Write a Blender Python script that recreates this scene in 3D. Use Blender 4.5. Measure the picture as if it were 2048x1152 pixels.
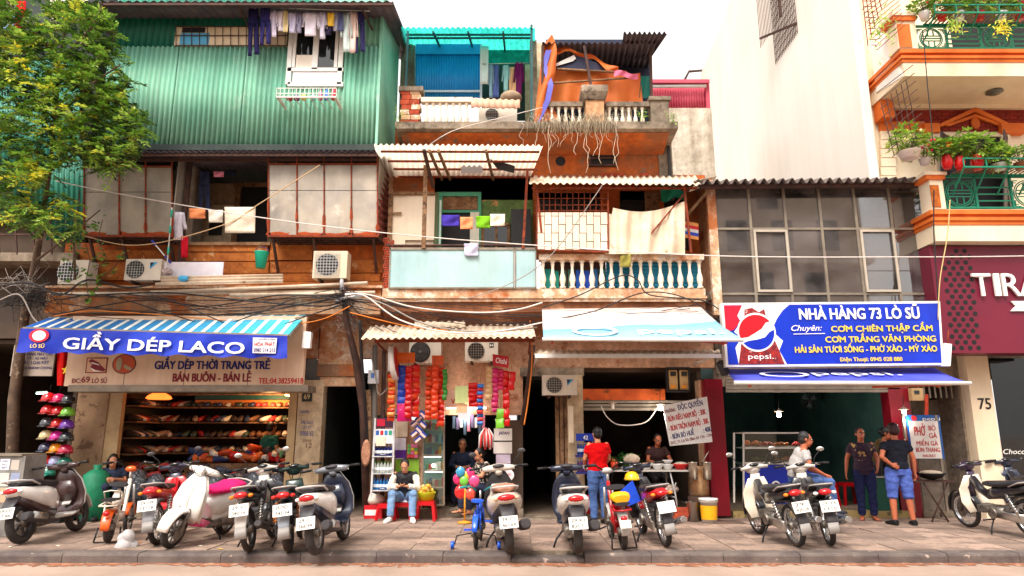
import bpy, bmesh, math, random
from math import sin, cos, pi, radians, sqrt
from mathutils import Vector, Matrix, Quaternion
random.seed(7)
for o in list(bpy.data.objects): bpy.data.objects.remove(o)
sc = bpy.context.scene
COL = sc.collection
# ---------------------------------------------------------------- camera
CH, PITCH, FPX = 1.53, radians(12.1), 1365.0
cam = bpy.data.cameras.new('camera'); cam.lens = FPX/2048*36; cam.sensor_width = 36; cam.clip_end = 600
camo = bpy.data.objects.new('camera', cam); COL.objects.link(camo)
camo.location = (0, 0, CH); camo.rotation_euler = (pi/2+PITCH, 0, 0); sc.camera = camo
# ---------------------------------------------------------------- overcast daylight
SUN_EL, SUN_AZ = radians(54), radians(202)      # azimuth clockwise from +Y (north); light comes over the camera's left shoulder
w = bpy.data.worlds.new('World'); sc.world = w; w.use_nodes = True
nt = w.node_tree; nt.nodes.clear()
sky = nt.nodes.new('ShaderNodeTexSky'); sky.sky_type = 'NISHITA'; sky.sun_disc = False
sky.sun_elevation = SUN_EL; sky.sun_rotation = SUN_AZ; sky.dust_density = 6; sky.air_density = 1.0; sky.ozone_density = 1
hs = nt.nodes.new('ShaderNodeHueSaturation'); hs.inputs['Saturation'].default_value = .12; hs.inputs['Value'].default_value = 1
tint = nt.nodes.new('ShaderNodeMix'); tint.data_type = 'RGBA'; tint.blend_type = 'MULTIPLY'; tint.inputs[0].default_value = 1
tint.inputs[7].default_value = (1, .965, .93, 1)
bg = nt.nodes.new('ShaderNodeBackground'); bg.inputs['Strength'].default_value = .15
wo = nt.nodes.new('ShaderNodeOutputWorld')
cloud = nt.nodes.new('ShaderNodeMix'); cloud.data_type = 'RGBA'; cloud.inputs[0].default_value = .6; cloud.inputs[7].default_value = (4.6, 4.6, 4.6, 1)   # even overcast layer
nt.links.new(sky.outputs[0], hs.inputs['Color']); nt.links.new(hs.outputs[0], cloud.inputs[6]); nt.links.new(cloud.outputs[2], tint.inputs[6])
nt.links.new(tint.outputs[2], bg.inputs[0]); nt.links.new(bg.outputs[0], wo.inputs[0])
sl = bpy.data.lights.new('sun', 'SUN'); sl.energy = 1.5; sl.angle = radians(24); sl.color = (1, .93, .84)
so = bpy.data.objects.new('sun', sl); COL.objects.link(so)
sd = Vector((sin(SUN_AZ)*cos(SUN_EL), cos(SUN_AZ)*cos(SUN_EL), sin(SUN_EL)))
so.rotation_euler = sd.to_track_quat('Z', 'Y').to_euler(); so.location = sd*60
vs = sc.view_settings; vs.view_transform = 'Standard'; vs.look = 'None'; vs.gamma = 1; vs.use_curve_mapping = False
vs.exposure = 1.3
sc.cycles.max_bounces = 8; sc.cycles.diffuse_bounces = 4; sc.cycles.glossy_bounces = 3; sc.cycles.transmission_bounces = 6
sc.cycles.transparent_max_bounces = 12; sc.cycles.use_denoising = True; sc.cycles.sample_clamp_indirect = 8
sc.cycles.caustics_reflective = False; sc.cycles.caustics_refractive = False
# ---------------------------------------------------------------- pixel (2048x1152) -> point
_c, _s = cos(PITCH), sin(PITCH)
def ray(x, y):
    v = (576-y)/FPX
    return Vector(((x-1024)/FPX, _c - v*_s, _s + v*_c))
def P(x, y, Y):
    d = ray(x, y); return Vector((0, 0, CH)) + d*(Y/d.y)
def G(x, y, z=0.0):
    d = ray(x, y); return Vector((0, 0, CH)) + d*((z-CH)/d.z)
def Zy(y, Y): return P(1024, y, Y).z
def Xx(x, y, Y): return P(x, y, Y).x
F = 13.6
# ---------------------------------------------------------------- mesh builder
W = {}
class MB:
    def __init__(s): s.v = []; s.f = []; s.sm = []
    def add(s, vs_, fs_, smooth=False):
        n = len(s.v); s.v += [tuple(p) for p in vs_]
        s.f += [tuple(i+n for i in f) for f in fs_]; s.sm += [smooth]*len(fs_)
        return s
    def hexa(s, p):   # 8 points: bottom ring 4, top ring 4
        return s.add(p, [(3,2,1,0),(4,5,6,7),(0,1,5,4),(1,2,6,5),(2,3,7,6),(3,0,4,7)])
    def box(s, x0, x1, y0, y1, z0, z1):
        if x0 > x1: x0, x1 = x1, x0
        if y0 > y1: y0, y1 = y1, y0
        if z0 > z1: z0, z1 = z1, z0
        return s.hexa([(x0,y0,z0),(x1,y0,z0),(x1,y1,z0),(x0,y1,z0),(x0,y0,z1),(x1,y0,z1),(x1,y1,z1),(x0,y1,z1)])
    def obox(s, c, size, rot=None):
        c = Vector(c); h = Vector(size)/2; R = rot.to_matrix() if hasattr(rot, 'to_matrix') else (rot or Matrix.Identity(3))
        return s.hexa([c + R@Vector((a*h.x, b*h.y, d*h.z)) for d in (-1, 1) for a, b in ((-1,-1),(1,-1),(1,1),(-1,1))])
    def pb(s, x0, y0, x1, y1, Y, dep=.05, yx=None):   # box whose front face fills the pixel rectangle on the plane at depth Y
        ym = (y0+y1)/2 if yx is None else yx
        return s.box(Xx(x0, ym, Y), Xx(x1, ym, Y), Y, Y+dep, Zy(y1, Y), Zy(y0, Y))
    def bar(s, a, b, wx, wz=None, up=(0,0,1)):        # square bar from a to b
        a, b = Vector(a), Vector(b); wz = wz or wx; d = (b-a).normalized(); u = Vector(up)
        if abs(d.dot(u)) > .98: u = Vector((0, 1, 0))
        r = d.cross(u).normalized()*wx/2; u = r.cross(d).normalized()*wz/2
        return s.hexa([a-r-u, a+r-u, a+r+u, a-r+u, b-r-u, b+r-u, b+r+u, b-r+u])
    def ringtube(s, rings, cap=True, smooth=True, closed=True):
        n = len(rings[0]); vs_ = [p for r in rings for p in r]; fs = []
        for i in range(len(rings)-1):
            for j in range(n if closed else n-1):
                k = (j+1) % n
                fs.append((i*n+j, i*n+k, (i+1)*n+k, (i+1)*n+j))
        s.add(vs_, fs, smooth)
        if cap and closed:
            m = len(s.v)-len(vs_)
            s.f.append(tuple(m+j for j in reversed(range(n)))); s.f.append(tuple(m+(len(rings)-1)*n+j for j in range(n))); s.sm += [False]*2
        return s
    def tube(s, pts, r, n=8, cap=True, ell=None):
        pts = [Vector(p) for p in pts]; rs = r if isinstance(r, (list, tuple)) else [r]*len(pts)
        rings = []; u = None
        for i, p in enumerate(pts):
            d = (pts[min(i+1, len(pts)-1)] - pts[max(i-1, 0)])
            d = d.normalized() if d.length > 1e-9 else Vector((0,0,1))
            if u is None:
                u = Vector((0,0,1)) if abs(d.z) < .9 else Vector((0,1,0))
            u = (u - d*u.dot(d)); u = u.normalized() if u.length > 1e-6 else d.orthogonal().normalized()
            q = d.cross(u); a, b = (rs[i]*ell if ell else rs[i]), rs[i]
            rings.append([p + q*(cos(2*pi*j/n)*a) + u*(sin(2*pi*j/n)*b) for j in range(n)])
        return s.ringtube(rings, cap)
    def lathe(s, prof, c=(0,0,0), n=16, R=None, cap=True):  # prof [(r, h)] about local Z
        c = Vector(c); R = R or Matrix.Identity(3)
        return s.ringtube([[c + R@Vector((r*cos(2*pi*j/n), r*sin(2*pi*j/n), h)) for j in range(n)] for r, h in prof], cap)
    def sweep(s, path, n=14, e=2.6, side=(0,1,0)):  # path [(pos, halfwidth, halfheight)] with superellipse section
        sd_ = Vector(side); rings = []
        ps = [Vector(p[0]) for p in path]
        for i, (p, a, b) in enumerate(path):
            d = (ps[min(i+1, len(ps)-1)] - ps[max(i-1, 0)]).normalized(); u = d.cross(sd_).normalized(); p = Vector(p)
            ring = []
            for j in range(n):
                t = 2*pi*j/n; cx, sx = cos(t), sin(t)
                ring.append(p + sd_*(math.copysign(abs(cx)**(2/e), cx)*a) + u*(math.copysign(abs(sx)**(2/e), sx)*b))
            rings.append(ring)
        return s.ringtube(rings)
    def ell(s, c, r, n=14, m=8, R=None):
        c = Vector(c); R = R or Matrix.Identity(3); r = (r, r, r) if not hasattr(r, '__len__') else r
        vs_ = [c + R@Vector((0,0,-r[2]))]
        for i in range(1, m):
            a = -pi/2 + pi*i/m
            vs_ += [c + R@Vector((cos(a)*cos(2*pi*j/n)*r[0], cos(a)*sin(2*pi*j/n)*r[1], sin(a)*r[2])) for j in range(n)]
        vs_.append(c + R@Vector((0,0,r[2])))
        fs = [(0, 1+(j+1) % n, 1+j) for j in range(n)]
        for i in range(m-2):
            fs += [(1+i*n+j, 1+i*n+(j+1) % n, 1+(i+1)*n+(j+1) % n, 1+(i+1)*n+j) for j in range(n)]
        k = 1+(m-2)*n
        fs += [(k+j, k+(j+1) % n, len(vs_)-1) for j in range(n)]
        return s.add(vs_, fs, True)
    def prism(s, pts, off):
        pts = [Vector(p) for p in pts]; off = Vector(off); n = len(pts)
        return s.add(pts + [p+off for p in pts], [tuple(range(n))[::-1], tuple(range(n, 2*n))] + [(i, (i+1) % n, n+(i+1) % n, n+i) for i in range(n)])
    def sheet(s, fn, nu, nv, th=0.0, smooth=True):  # fn(u,v)->point, optional thickness along normal
        pts = [[Vector(fn(i/nu, j/nv)) for j in range(nv+1)] for i in range(nu+1)]
        vs_ = [p for r in pts for p in r]; q = lambda i, j: i*(nv+1)+j
        fs = [(q(i, j), q(i+1, j), q(i+1, j+1), q(i, j+1)) for i in range(nu) for j in range(nv)]
        if not th: return s.add(vs_, fs, smooth)
        a = pts[0][0]; nn = (pts[nu][0]-a).cross(pts[0][nv]-a).normalized()*th
        m = len(vs_); vs2 = vs_ + [p+nn for p in vs_]
        fs2 = fs + [tuple(m+k for k in f[::-1]) for f in fs]
        edge = [q(i, 0) for i in range(nu+1)] + [q(nu, j) for j in range(1, nv+1)] + [q(i, nv) for i in range(nu-1, -1, -1)] + [q(0, j) for j in range(nv-1, 0, -1)]
        fs2 += [(edge[(k+1) % len(edge)], edge[k], m+edge[k], m+edge[(k+1) % len(edge)]) for k in range(len(edge))]
        return s.add(vs2, fs2, smooth)
    def corr(s, a, b, c, d, waves, amp=.018, seg=6, rows=2, th=.004, trap=False, jag=0):
        # corrugated sheet: a->b across the top edge, d->c across the bottom edge (waves run a->d)
        a, b, c, d = map(Vector, (a, b, c, d)); n = (b-a).cross(d-a).normalized(); N = waves*seg
        jg = [random.uniform(0, jag) for _ in range(waves+1)]
        def fn(u, v):
            w_ = sin(u*waves*2*pi)
            if trap: w_ = max(-1, min(1, w_*2.2))
            vv = v*(1+jg[int(u*waves)]/max((d-a).length, .01)) if v > .99 else v
            p = a.lerp(b, u).lerp(d.lerp(c, u), vv)
            return p + n*amp*w_
        return s.sheet(fn, N, rows, th)
    def obj(s, name, mat, parent=None, label=None, cat=None, group=None, kind=None, local=False, auto=False):
        return mkobj(name, s, mat, parent, label, cat, group, kind, local)
def mkmesh(name, mb, mat):
    me = bpy.data.meshes.new(name); me.from_pydata(mb.v, [], mb.f)
    me.polygons.foreach_set('use_smooth', mb.sm); me.materials.append(mat); me.update()
    return me
def link(name, data, parent=None, wm=None):
    o = bpy.data.objects.new(name, data); COL.objects.link(o)
    if parent is not None:
        o.parent = parent
        if wm is None: o.matrix_parent_inverse = W.get(parent.name, Matrix()).inverted(); W[o.name] = Matrix()
        else: W[o.name] = W.get(parent.name, Matrix()) @ wm
    return o
def tag(o, label=None, cat=None, group=None, kind=None):
    if label: o['label'] = label
    if cat: o['category'] = cat
    if group: o['group'] = group
    if kind: o['kind'] = kind
    return o
def mkobj(name, mb, mat, parent=None, label=None, cat=None, group=None, kind=None, local=False):
    if parent is None and kind != 'structure' and mb.v:
        xs, ys, zs = zip(*mb.v); c = Vector(((min(xs)+max(xs))/2, (min(ys)+max(ys))/2, min(zs)))
        mb.v = [(x-c.x, y-c.y, z-c.z) for x, y, z in mb.v]
        o = link(name, mkmesh(name, mb, mat)); o.location = c; W[o.name] = Matrix.Translation(c)
    else:
        o = link(name, mkmesh(name, mb, mat), parent, Matrix() if local else None)
    return tag(o, label, cat, group, kind)
def thing(name, label, cat, loc=(0,0,0), rz=0.0, group=None, rx=0.0, kind=None):
    o = bpy.data.objects.new(name, None); COL.objects.link(o); o.empty_display_size = .1
    o.location = loc; o.rotation_euler = (rx, 0, rz)
    W[o.name] = Matrix.LocRotScale(Vector(loc), o.rotation_euler, Vector((1,1,1)))
    return tag(o, label, cat, group, kind)
def copy_tree(o, parent=None):
    c = o.copy(); COL.objects.link(c); c.parent = parent
    if parent is not None: c.matrix_parent_inverse = o.matrix_parent_inverse.copy()
    for ch in [x for x in o.children]: copy_tree(ch, c)
    return c
# ---------------------------------------------------------------- materials
def S(r, g, b):
    f = lambda c: (c/255/12.92) if c <= 10.31 else ((c/255+.055)/1.055)**2.4
    return (f(r), f(g), f(b), 1)
_mc = {}
def mat(name, c1, c2=None, c3=None, s=2.0, rough=.75, bump=.1, metal=0.0, streak=0.0, thr=.56, thr2=.04, spec=.4, emit=0, trans=0, alpha=1, coat=0, st=(2.6, 2.6, .7), dirt=None, bscale=None, translucent=0):
    if name in _mc: return _mc[name]
    m = bpy.data.materials.new(name); m.use_nodes = True; n = m.node_tree.nodes; L = m.node_tree.links.new
    b = n['Principled BSDF']; b.inputs['Roughness'].default_value = rough; b.inputs['Metallic'].default_value = metal
    b.inputs['Specular IOR Level'].default_value = spec; b.inputs['Coat Weight'].default_value = coat
    b.inputs['Transmission Weight'].default_value = trans; b.inputs['Alpha'].default_value = alpha
    tc = n.new('ShaderNodeTexCoord'); col = None
    def noise(scale, det=6, rough_=.6, vec=None):
        t = n.new('ShaderNodeTexNoise'); t.inputs['Scale'].default_value = scale; t.inputs['Detail'].default_value = det
        t.inputs['Roughness'].default_value = rough_; L(vec or tc.outputs['Object'], t.inputs['Vector']); return t
    def ramp(src, a, b_, ca=(0,0,0,1), cb=(1,1,1,1)):
        r = n.new('ShaderNodeValToRGB'); r.color_ramp.elements[0].position = a; r.color_ramp.elements[1].position = b_
        r.color_ramp.elements[0].color = ca; r.color_ramp.elements[1].color = cb; L(src, r.inputs[0]); return r.outputs[0]
    def mix(fac, a, b_, mode='MIX'):
        x = n.new('ShaderNodeMix'); x.data_type = 'RGBA'; x.blend_type = mode
        for k, val in ((0, fac), (6, a), (7, b_)):
            if hasattr(val, 'is_output'): L(val, x.inputs[k])
            else: x.inputs[k].default_value = val
        return x.outputs[2]
    if c2 is None: c2 = tuple(min(1, c*.78) for c in c1[:3])+(1,)
    n1 = noise(s); col = ramp(n1.outputs['Fac'], .36, .64, c1, c2)
    if c3:
        n2 = noise(s*1.7, 9, .68); col = mix(ramp(n2.outputs['Fac'], thr, thr+thr2), col, c3)
    if streak >= .3:   # fine grain and small scabs on old plaster, sheet and timber
        n5 = noise(s*6, 8, .7); col = mix(.75, col, ramp(n5.outputs['Fac'], .33, .66, (.5,.46,.44,1), (1.12,1.12,1.12,1)), 'MULTIPLY')
    if dirt:
        n4 = noise(s*.6, 8, .7); col = mix(ramp(n4.outputs['Fac'], .5, .62), col, dirt)
    if streak:
        mp = n.new('ShaderNodeMapping'); mp.inputs['Scale'].default_value = st; L(tc.outputs['Object'], mp.inputs[0])
        n3 = noise(1.3, 6, .65, mp.outputs[0]); col = mix(streak, col, ramp(n3.outputs['Fac'], .38, .62, (.42,.36,.31,1), (1,1,1,1)), 'MULTIPLY')
    L(col, b.inputs['Base Color'])
    if emit:
        L(col, b.inputs['Emission Color']); b.inputs['Emission Strength'].default_value = emit
    if bump:
        bn = n.new('ShaderNodeBump'); bn.inputs['Strength'].default_value = bump; bn.inputs['Distance'].default_value = .02
        nb = noise(bscale or s*9, 8, .65); L(nb.outputs['Fac'], bn.inputs['Height']); L(bn.outputs[0], b.inputs['Normal'])
    if translucent:
        tr = n.new('ShaderNodeBsdfTranslucent'); L(col, tr.inputs['Color']); ms = n.new('ShaderNodeMixShader'); ms.inputs[0].default_value = translucent
        L(b.outputs[0], ms.inputs[1]); L(tr.outputs[0], ms.inputs[2]); L(ms.outputs[0], n['Material Output'].inputs[0])
    _mc[name] = m; return m
def flat(r, g, b, rough=.5, **k):   # plain paint / plastic / cloth of one sRGB colour
    key = 'paint_%d_%d_%d_%d' % (r, g, b, int(rough*10)) + ''.join('_%s%s' % i for i in sorted(k.items()))
    k.setdefault('bump', 0); k.setdefault('s', 6)
    c = S(r, g, b)
    return mat(key, c, tuple(x*.86 for x in c[:3])+(1,), rough=rough, **k)
def cloth(r, g, b, **k): return flat(r, g, b, .9, bump=.9, bscale=13, spec=.1, **k)
def metalm(r, g, b, rough=.35): return flat(r, g, b, rough, metal=.9)
def glassm(name, c=(.8,.85,.85,1), rough=.02, alpha=.35, dusty=False):
    if name in _mc: return _mc[name]
    m = bpy.data.materials.new(name); m.use_nodes = True; n = m.node_tree.nodes; L = m.node_tree.links.new; n.clear()
    out = n.new('ShaderNodeOutputMaterial'); tr = n.new('ShaderNodeBsdfTransparent'); tr.inputs[0].default_value = c
    gl = n.new('ShaderNodeBsdfGlossy'); gl.inputs['Roughness'].default_value = rough; fr = n.new('ShaderNodeFresnel'); fr.inputs[0].default_value = 1.5
    ad = n.new('ShaderNodeMath'); ad.operation = 'ADD'; ad.inputs[1].default_value = alpha*.25; L(fr.outputs[0], ad.inputs[0])
    ms = n.new('ShaderNodeMixShader'); L(ad.outputs[0], ms.inputs[0]); L(tr.outputs[0], ms.inputs[1]); L(gl.outputs[0], ms.inputs[2])
    if dusty:
        tc = n.new('ShaderNodeTexCoord'); nz = n.new('ShaderNodeTexNoise'); nz.inputs['Scale'].default_value = 1.4; nz.inputs['Detail'].default_value = 9; L(tc.outputs['Object'], nz.inputs['Vector'])
        rp = n.new('ShaderNodeValToRGB'); rp.color_ramp.elements[0].position = .35; rp.color_ramp.elements[1].position = .7; rp.color_ramp.elements[0].color = (.06,.06,.06,1); rp.color_ramp.elements[1].color = (.42,.42,.42,1); L(nz.outputs[0], rp.inputs[0])
        df = n.new('ShaderNodeBsdfDiffuse'); df.inputs[0].default_value = (.3,.26,.25,1); m2 = n.new('ShaderNodeMixShader'); L(rp.outputs[0], m2.inputs[0]); L(ms.outputs[0], m2.inputs[1]); L(df.outputs[0], m2.inputs[2]); ms = m2
    L(ms.outputs[0], out.inputs[0])
    _mc[name] = m; return m
# ---------------------------------------------------------------- lettering (flat print, real thin geometry)
def text(s_, mat_, parent, x0, x1, ybase, cap, bold=.0, shear=0, M=None, name='lettering', ext=.002, local=False):
    """lettering s_ fitted into width x1-x0 with capital height cap; M maps (x right, y up, z out) to world (or parent) space"""
    fix = {'Đ':'D','Ơ':'O','Ờ':'Ò','Ở':'Ỏ','Ớ':'Ó'}   # letters whose outlines overlap are drawn as base letter + bar / horn
    extra = [(k, c) for k, c in enumerate(s_) if c in fix]; s_ = ''.join(fix.get(c, c) for c in s_)
    def outl(t):
        cu = bpy.data.curves.new('t', 'FONT'); cu.body = t; cu.size = 1; cu.shear = shear; cu.resolution_u = 3
        to = bpy.data.objects.new('t', cu); COL.objects.link(to)
        me = bpy.data.meshes.new_from_object(to.evaluated_get(bpy.context.evaluated_depsgraph_get()))
        bpy.data.objects.remove(to); bpy.data.curves.remove(cu); return me
    def right(t):
        if not t.strip(): return 0.0
        q = outl(t); r = max(v.co.x for v in q.vertices); bpy.data.meshes.remove(q); return r
    me = outl(s_); add_ = []
    for k, c in extra:
        r = right(s_[:k+1])
        if c == 'Đ': l = r-.62; add_.append([(l-.03,.32),(l+.3,.32),(l+.3,.40),(l-.03,.40)])
        else: add_.append([(r-.12,.60),(r-.02,.60),(r+.08,.70),(r+.08,.80),(r+.0,.80),(r+.0,.70)])
    if not len(me.vertices): return None
    xs = [v.co.x for v in me.vertices]; a, b_ = min(xs), max(xs)
    sy = cap/.70; sx = (x1-x0-2*bold*sy)/(b_-a) if x1 is not None else sy
    mb = MB(); base = [(v.co.x, v.co.y) for v in me.vertices]; fs = [tuple(p.vertices) for p in me.polygons]; bpy.data.meshes.remove(me)
    for q in add_: fs.append(tuple(range(len(base), len(base)+len(q)))); base += q
    offs = [(0,0)] if not bold else [(-1,-1),(1,-1),(1,1),(-1,1),(0,0)]
    for k, (ox, oy) in enumerate(offs):   # bold strokes: the letters stacked with small shifts, each a hair above the last
        mb.add([M @ Vector((x0+bold*sy+(x-a)*sx+ox*bold*sy*.8, ybase+y*sy+oy*bold*sy*.45, ext+k*.0004)) for x, y in base], fs)
    o = mkobj(name, mb, mat_, parent, local=local)
    return o
def wallM(Y, tilt=0.0):   # text space = world x, world z on the vertical plane at depth Y facing the street
    return Matrix(((1,0,0,0),(0,0,-1,Y),(0,1,0,0),(0,0,0,1)))
def ptext(s_, mat_, parent, x0, x1, y1, y0, Y, **k):  # pixel box of the capitals: left, right, top y0, baseline y1
    ym = (y0+y1)/2
    return text(s_, mat_, parent, Xx(x0, ym, Y), Xx(x1, ym, Y), Zy(y1, Y), Zy(y0, Y)-Zy(y1, Y), M=wallM(Y), **k)
# ================================================================ materials
m_ochre = mat('ochre_plaster', S(206,104,36), S(196,140,88), S(224,186,150), s=1.5, streak=.4, thr=.53, rough=.9, bump=.5, dirt=S(140,108,86))
m_orange = mat('orange_plaster', S(206,104,38), S(190,100,46), S(140,116,98), s=1.3, streak=.35, thr=.58, rough=.9, bump=.5, dirt=S(150,92,58))
m_peach = mat('peach_plaster', S(228,192,158), S(212,166,126), S(240,222,200), s=2.0, streak=.35, thr=.52, rough=.9, bump=.3, dirt=S(178,104,58))
m_cream = mat('cream_plaster', S(226,206,176), S(208,184,150), S(178,140,104), s=1.2, streak=.35, thr=.62, rough=.9, bump=.2)
m_pinkish = mat('bare_pink_plaster', S(224,182,152), S(206,158,124), S(180,118,80), s=2.0, streak=.3, thr=.6, rough=.9, bump=.3)
m_greenpl = mat('green_peeling_plaster', S(112,142,84), S(84,118,66), S(206,150,104), s=1.5, streak=.3, thr=.58, rough=.9, bump=.3)
m_white = mat('white_render', S(242,234,224), S(236,226,214), s=.35, rough=.9, bump=.08, streak=.13, st=(1.2,1.2,.1))
m_conc = mat('weathered_concrete', S(176,160,140), S(120,108,94), S(70,66,56), s=1.6, streak=.5, thr=.57, thr2=.1, rough=.95, bump=.5)
m_stain = mat('stained_grey_wall', S(222,210,192), S(196,184,166), S(110,108,78), s=1.1, streak=.7, thr=.62, thr2=.12, rough=.95, bump=.4, st=(2.2, 2.2, .12))
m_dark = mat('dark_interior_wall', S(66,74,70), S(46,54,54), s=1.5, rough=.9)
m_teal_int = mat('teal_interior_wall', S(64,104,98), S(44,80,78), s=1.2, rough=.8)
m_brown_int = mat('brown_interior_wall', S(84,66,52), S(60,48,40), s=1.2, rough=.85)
m_tile_fl = mat('tiled_floor', S(150,130,112), S(126,108,94), s=2, rough=.5)
m_green_sh = mat('green_painted_steel', S(150,206,180), S(120,186,160), S(206,226,210), s=.8, rough=.6, bump=.05, streak=.28, thr=.6, thr2=.2, st=(7,7,.12), metal=.1)
m_green_dk = mat('dark_and_shaded_green_steel', S(24,124,100), S(18,104,88), s=.8, rough=.45, bump=.03, metal=.1, streak=.25)
m_rustfr = mat('rusty_steel', S(150,62,28), S(104,44,26), S(70,40,32), s=7, rough=.85, bump=.4)
m_darkst = mat('dark_rusty_steel', S(86,56,46), S(58,42,38), s=7, rough=.8, bump=.3)
m_zinc = mat('dull_zinc_sheet', S(176,164,148), S(146,138,130), S(200,192,180), s=1.5, rough=.55, bump=.08, metal=.35, streak=.29, thr=.6, thr2=.12, st=(2.4,2.4,.5))
m_rustpatch = mat('rust_stain', S(176,76,30), S(140,54,22), s=9, rough=.9, bump=.4)
m_asb = mat('fibre_cement_sheet', S(232,214,192), S(206,184,160), S(150,120,92), s=2.2, rough=.9, bump=.2, thr=.62, thr2=.08, streak=.25, st=(8,.6,8))
m_asb_tr = mat('thin_pale_sheet', S(252,240,220), S(246,228,204), S(190,140,100), s=2.2, rough=.8, bump=.1, thr=.66, thr2=.06, translucent=.7)
m_asbdk = mat('dark_fibre_cement', S(126,112,104), S(92,82,78), S(64,58,56), s=3, rough=.95, bump=.4)
m_greyroof = mat('grey_steel_roof', S(104,94,100), S(80,72,80), S(140,100,80), s=2, rough=.7, metal=.2, thr=.62)
m_turq = mat('turquoise_plastic_sheet', S(70,222,206), S(50,200,190), s=1.5, rough=.35, bump=.02, translucent=.72, streak=.3, st=(6,.4,6))
m_blue_sh = mat('blue_steel_sheet', S(36,156,226), S(26,136,208), s=.8, rough=.4, bump=.02, streak=.12)
m_pinkroof = mat('pink_red_steel_sheet', S(206,84,104), S(184,62,84), s=1, rough=.5)
m_ltblue = mat('pale_blue_panel', S(176,206,206), S(158,192,196), S(206,200,176), s=.9, rough=.5, bump=.05, streak=.22, thr=.62, thr2=.15)
m_wood = mat('weathered_timber', S(170,134,100), S(128,92,64), S(90,66,50), s=5, rough=.9, bump=.4, streak=.3, st=(.6,6,6))
m_board = mat('painted_white_board', S(240,224,202), S(228,206,180), S(196,150,110), s=1.2, rough=.8, bump=.1, streak=.15, thr=.66)
m_plank = mat('ochre_stained_plank', S(206,124,56), S(170,92,40), S(224,170,120), s=2.2, rough=.9, bump=.4, thr=.6, streak=.3, st=(.5,5,5))
m_brick = mat('red_brick', S(190,84,54), S(156,60,38), S(214,160,128), s=6, rough=.95, bump=.4, thr=.62)
m_balu = mat('white_baluster_paint', S(238,226,208), S(222,202,176), S(168,120,84), s=4, rough=.85, bump=.2, thr=.6)
m_alu = mat('dull_aluminium', S(150,138,122), S(124,112,100), s=4, rough=.5, metal=.3, bump=.05)
m_maroon = mat('maroon_panel', S(112,20,46), S(98,16,40), s=.7, rough=.4, bump=.02)
m_redtile = mat('maroon_glazed_tile', S(140,22,38), S(116,16,30), s=1.4, rough=.3, bump=.05)
m_cream75 = mat('cream_paint', S(242,224,196), S(232,208,176), s=.8, rough=.8, bump=.05, streak=.12)
m_or75 = mat('orange_moulding_paint', S(226,118,44), S(204,96,30), s=2, rough=.7, bump=.1)
m_redbr = mat('dark_red_brick', S(150,44,26), S(120,34,22), s=5, rough=.8, bump=.3)
m_grille = flat(22,128,98,.5)
m_black = flat(22,20,22,.6); m_blk2 = flat(40,38,40,.5); m_dkgl = mat('black_glass', S(22,26,28), S(14,16,18), rough=.06, bump=0, spec=.6)
m_kerb = mat('kerb_stone', S(112,100,94), S(82,72,70), S(166,148,136), s=3, rough=.85, bump=.4, thr=.62)
m_road = mat('dusty_asphalt', S(170,146,130), S(150,128,114), S(178,140,118), s=.9, rough=.9, bump=.25, bscale=60, thr=.62, thr2=.2)
m_whiteplastic = flat(236,232,226,.45); m_steel = metalm(190,186,180,.3); m_chrome = metalm(220,220,220,.15)
m_win = glassm('window_glass', (.6,.58,.58,1), .03, .7, True); m_clear = glassm('clear_glass', (.9,.94,.92,1), .02, .2)
# ================================================================ ground
mb = MB(); mb.sheet(lambda u, v: (-300+600*u, -300+600*v, -.125), 1, 1); mb.obj('road', m_road, kind='structure')
mb = MB(); mb.box(-16, 16, 9.76, 13.5, -.2, -.012); pave = mb.obj('pavement', m_conc, kind='structure')
SW = .55
slab_me = []
for k in range(6):
    mb = MB(); g = .006; mb.box(-SW/2+g, SW/2-g, -SW/2+g, SW/2-g, -.05, 0); slab_me.append(mkmesh('slab', mb, mat('paving_slab_%d' % k, *[S(*[int(c*(.86+.045*k)) for c in t]) for t in ((182,158,142),(162,138,124),(122,104,94))], s=1.3+.4*k, rough=.85, bump=.3, thr=.56, thr2=.15, streak=.31, dirt=S(120,102,92))))
mb = MB(); mb.box(-SW/2+g, SW/2-g, -SW/2+g, SW/2-g, -.05, 0); slab_wet = mkmesh('slab', mb, mat('wet_dark_slab', S(120,100,88), S(92,78,70), S(150,128,112), s=2, rough=.45, bump=.2, thr=.6, thr2=.15))
for r in range(7):
    for c in range(-20, 21):
        y = 9.78+SW*(r+.5); x = c*SW; wet = (Xx(1090,1000,y) < x < Xx(1470,1000,y) and r > 4) or (abs(x-Xx(380,1000,y)) < 1.8 and r > 3 and random.random() < .5)
        o = link('slab', (slab_wet if wet and random.random() < .85 else random.choice(slab_me)), pave)
        half = (y*.76)
        if abs(x) > half+.6: bpy.data.objects.remove(o); continue
        o.location = (x+random.uniform(-.003,.003), y, random.uniform(-.009, .004)); o.rotation_euler = (random.uniform(-.009,.009), random.uniform(-.009,.009), random.choice((0,pi)))
mb = MB(); mb.box(-16, 16, 9.6, 9.7, -.3, -.1); kerb = mb.obj('kerb', m_conc, kind='structure')
x = -9.2; ki = 0
while x < 9.2:
    ln = random.uniform(.85, 1.15); low = (Xx(1020,1105,9.6) < x+ln/2 < Xx(1180,1105,9.6))
    mb = MB(); z1 = -.06 if low else random.uniform(-.006,.004)
    prof = [(9.5, -.2), (9.5, z1-.035), (9.512, z1-.012), (9.54, z1), (9.755, z1), (9.755, -.2)]
    mb.prism([(x+.004, a, b) for a, b in prof], (ln-.008, 0, 0)); mb.obj('kerb_stone', m_kerb, kerb); x += ln
rr = random.Random(2); mb = MB()
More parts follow.
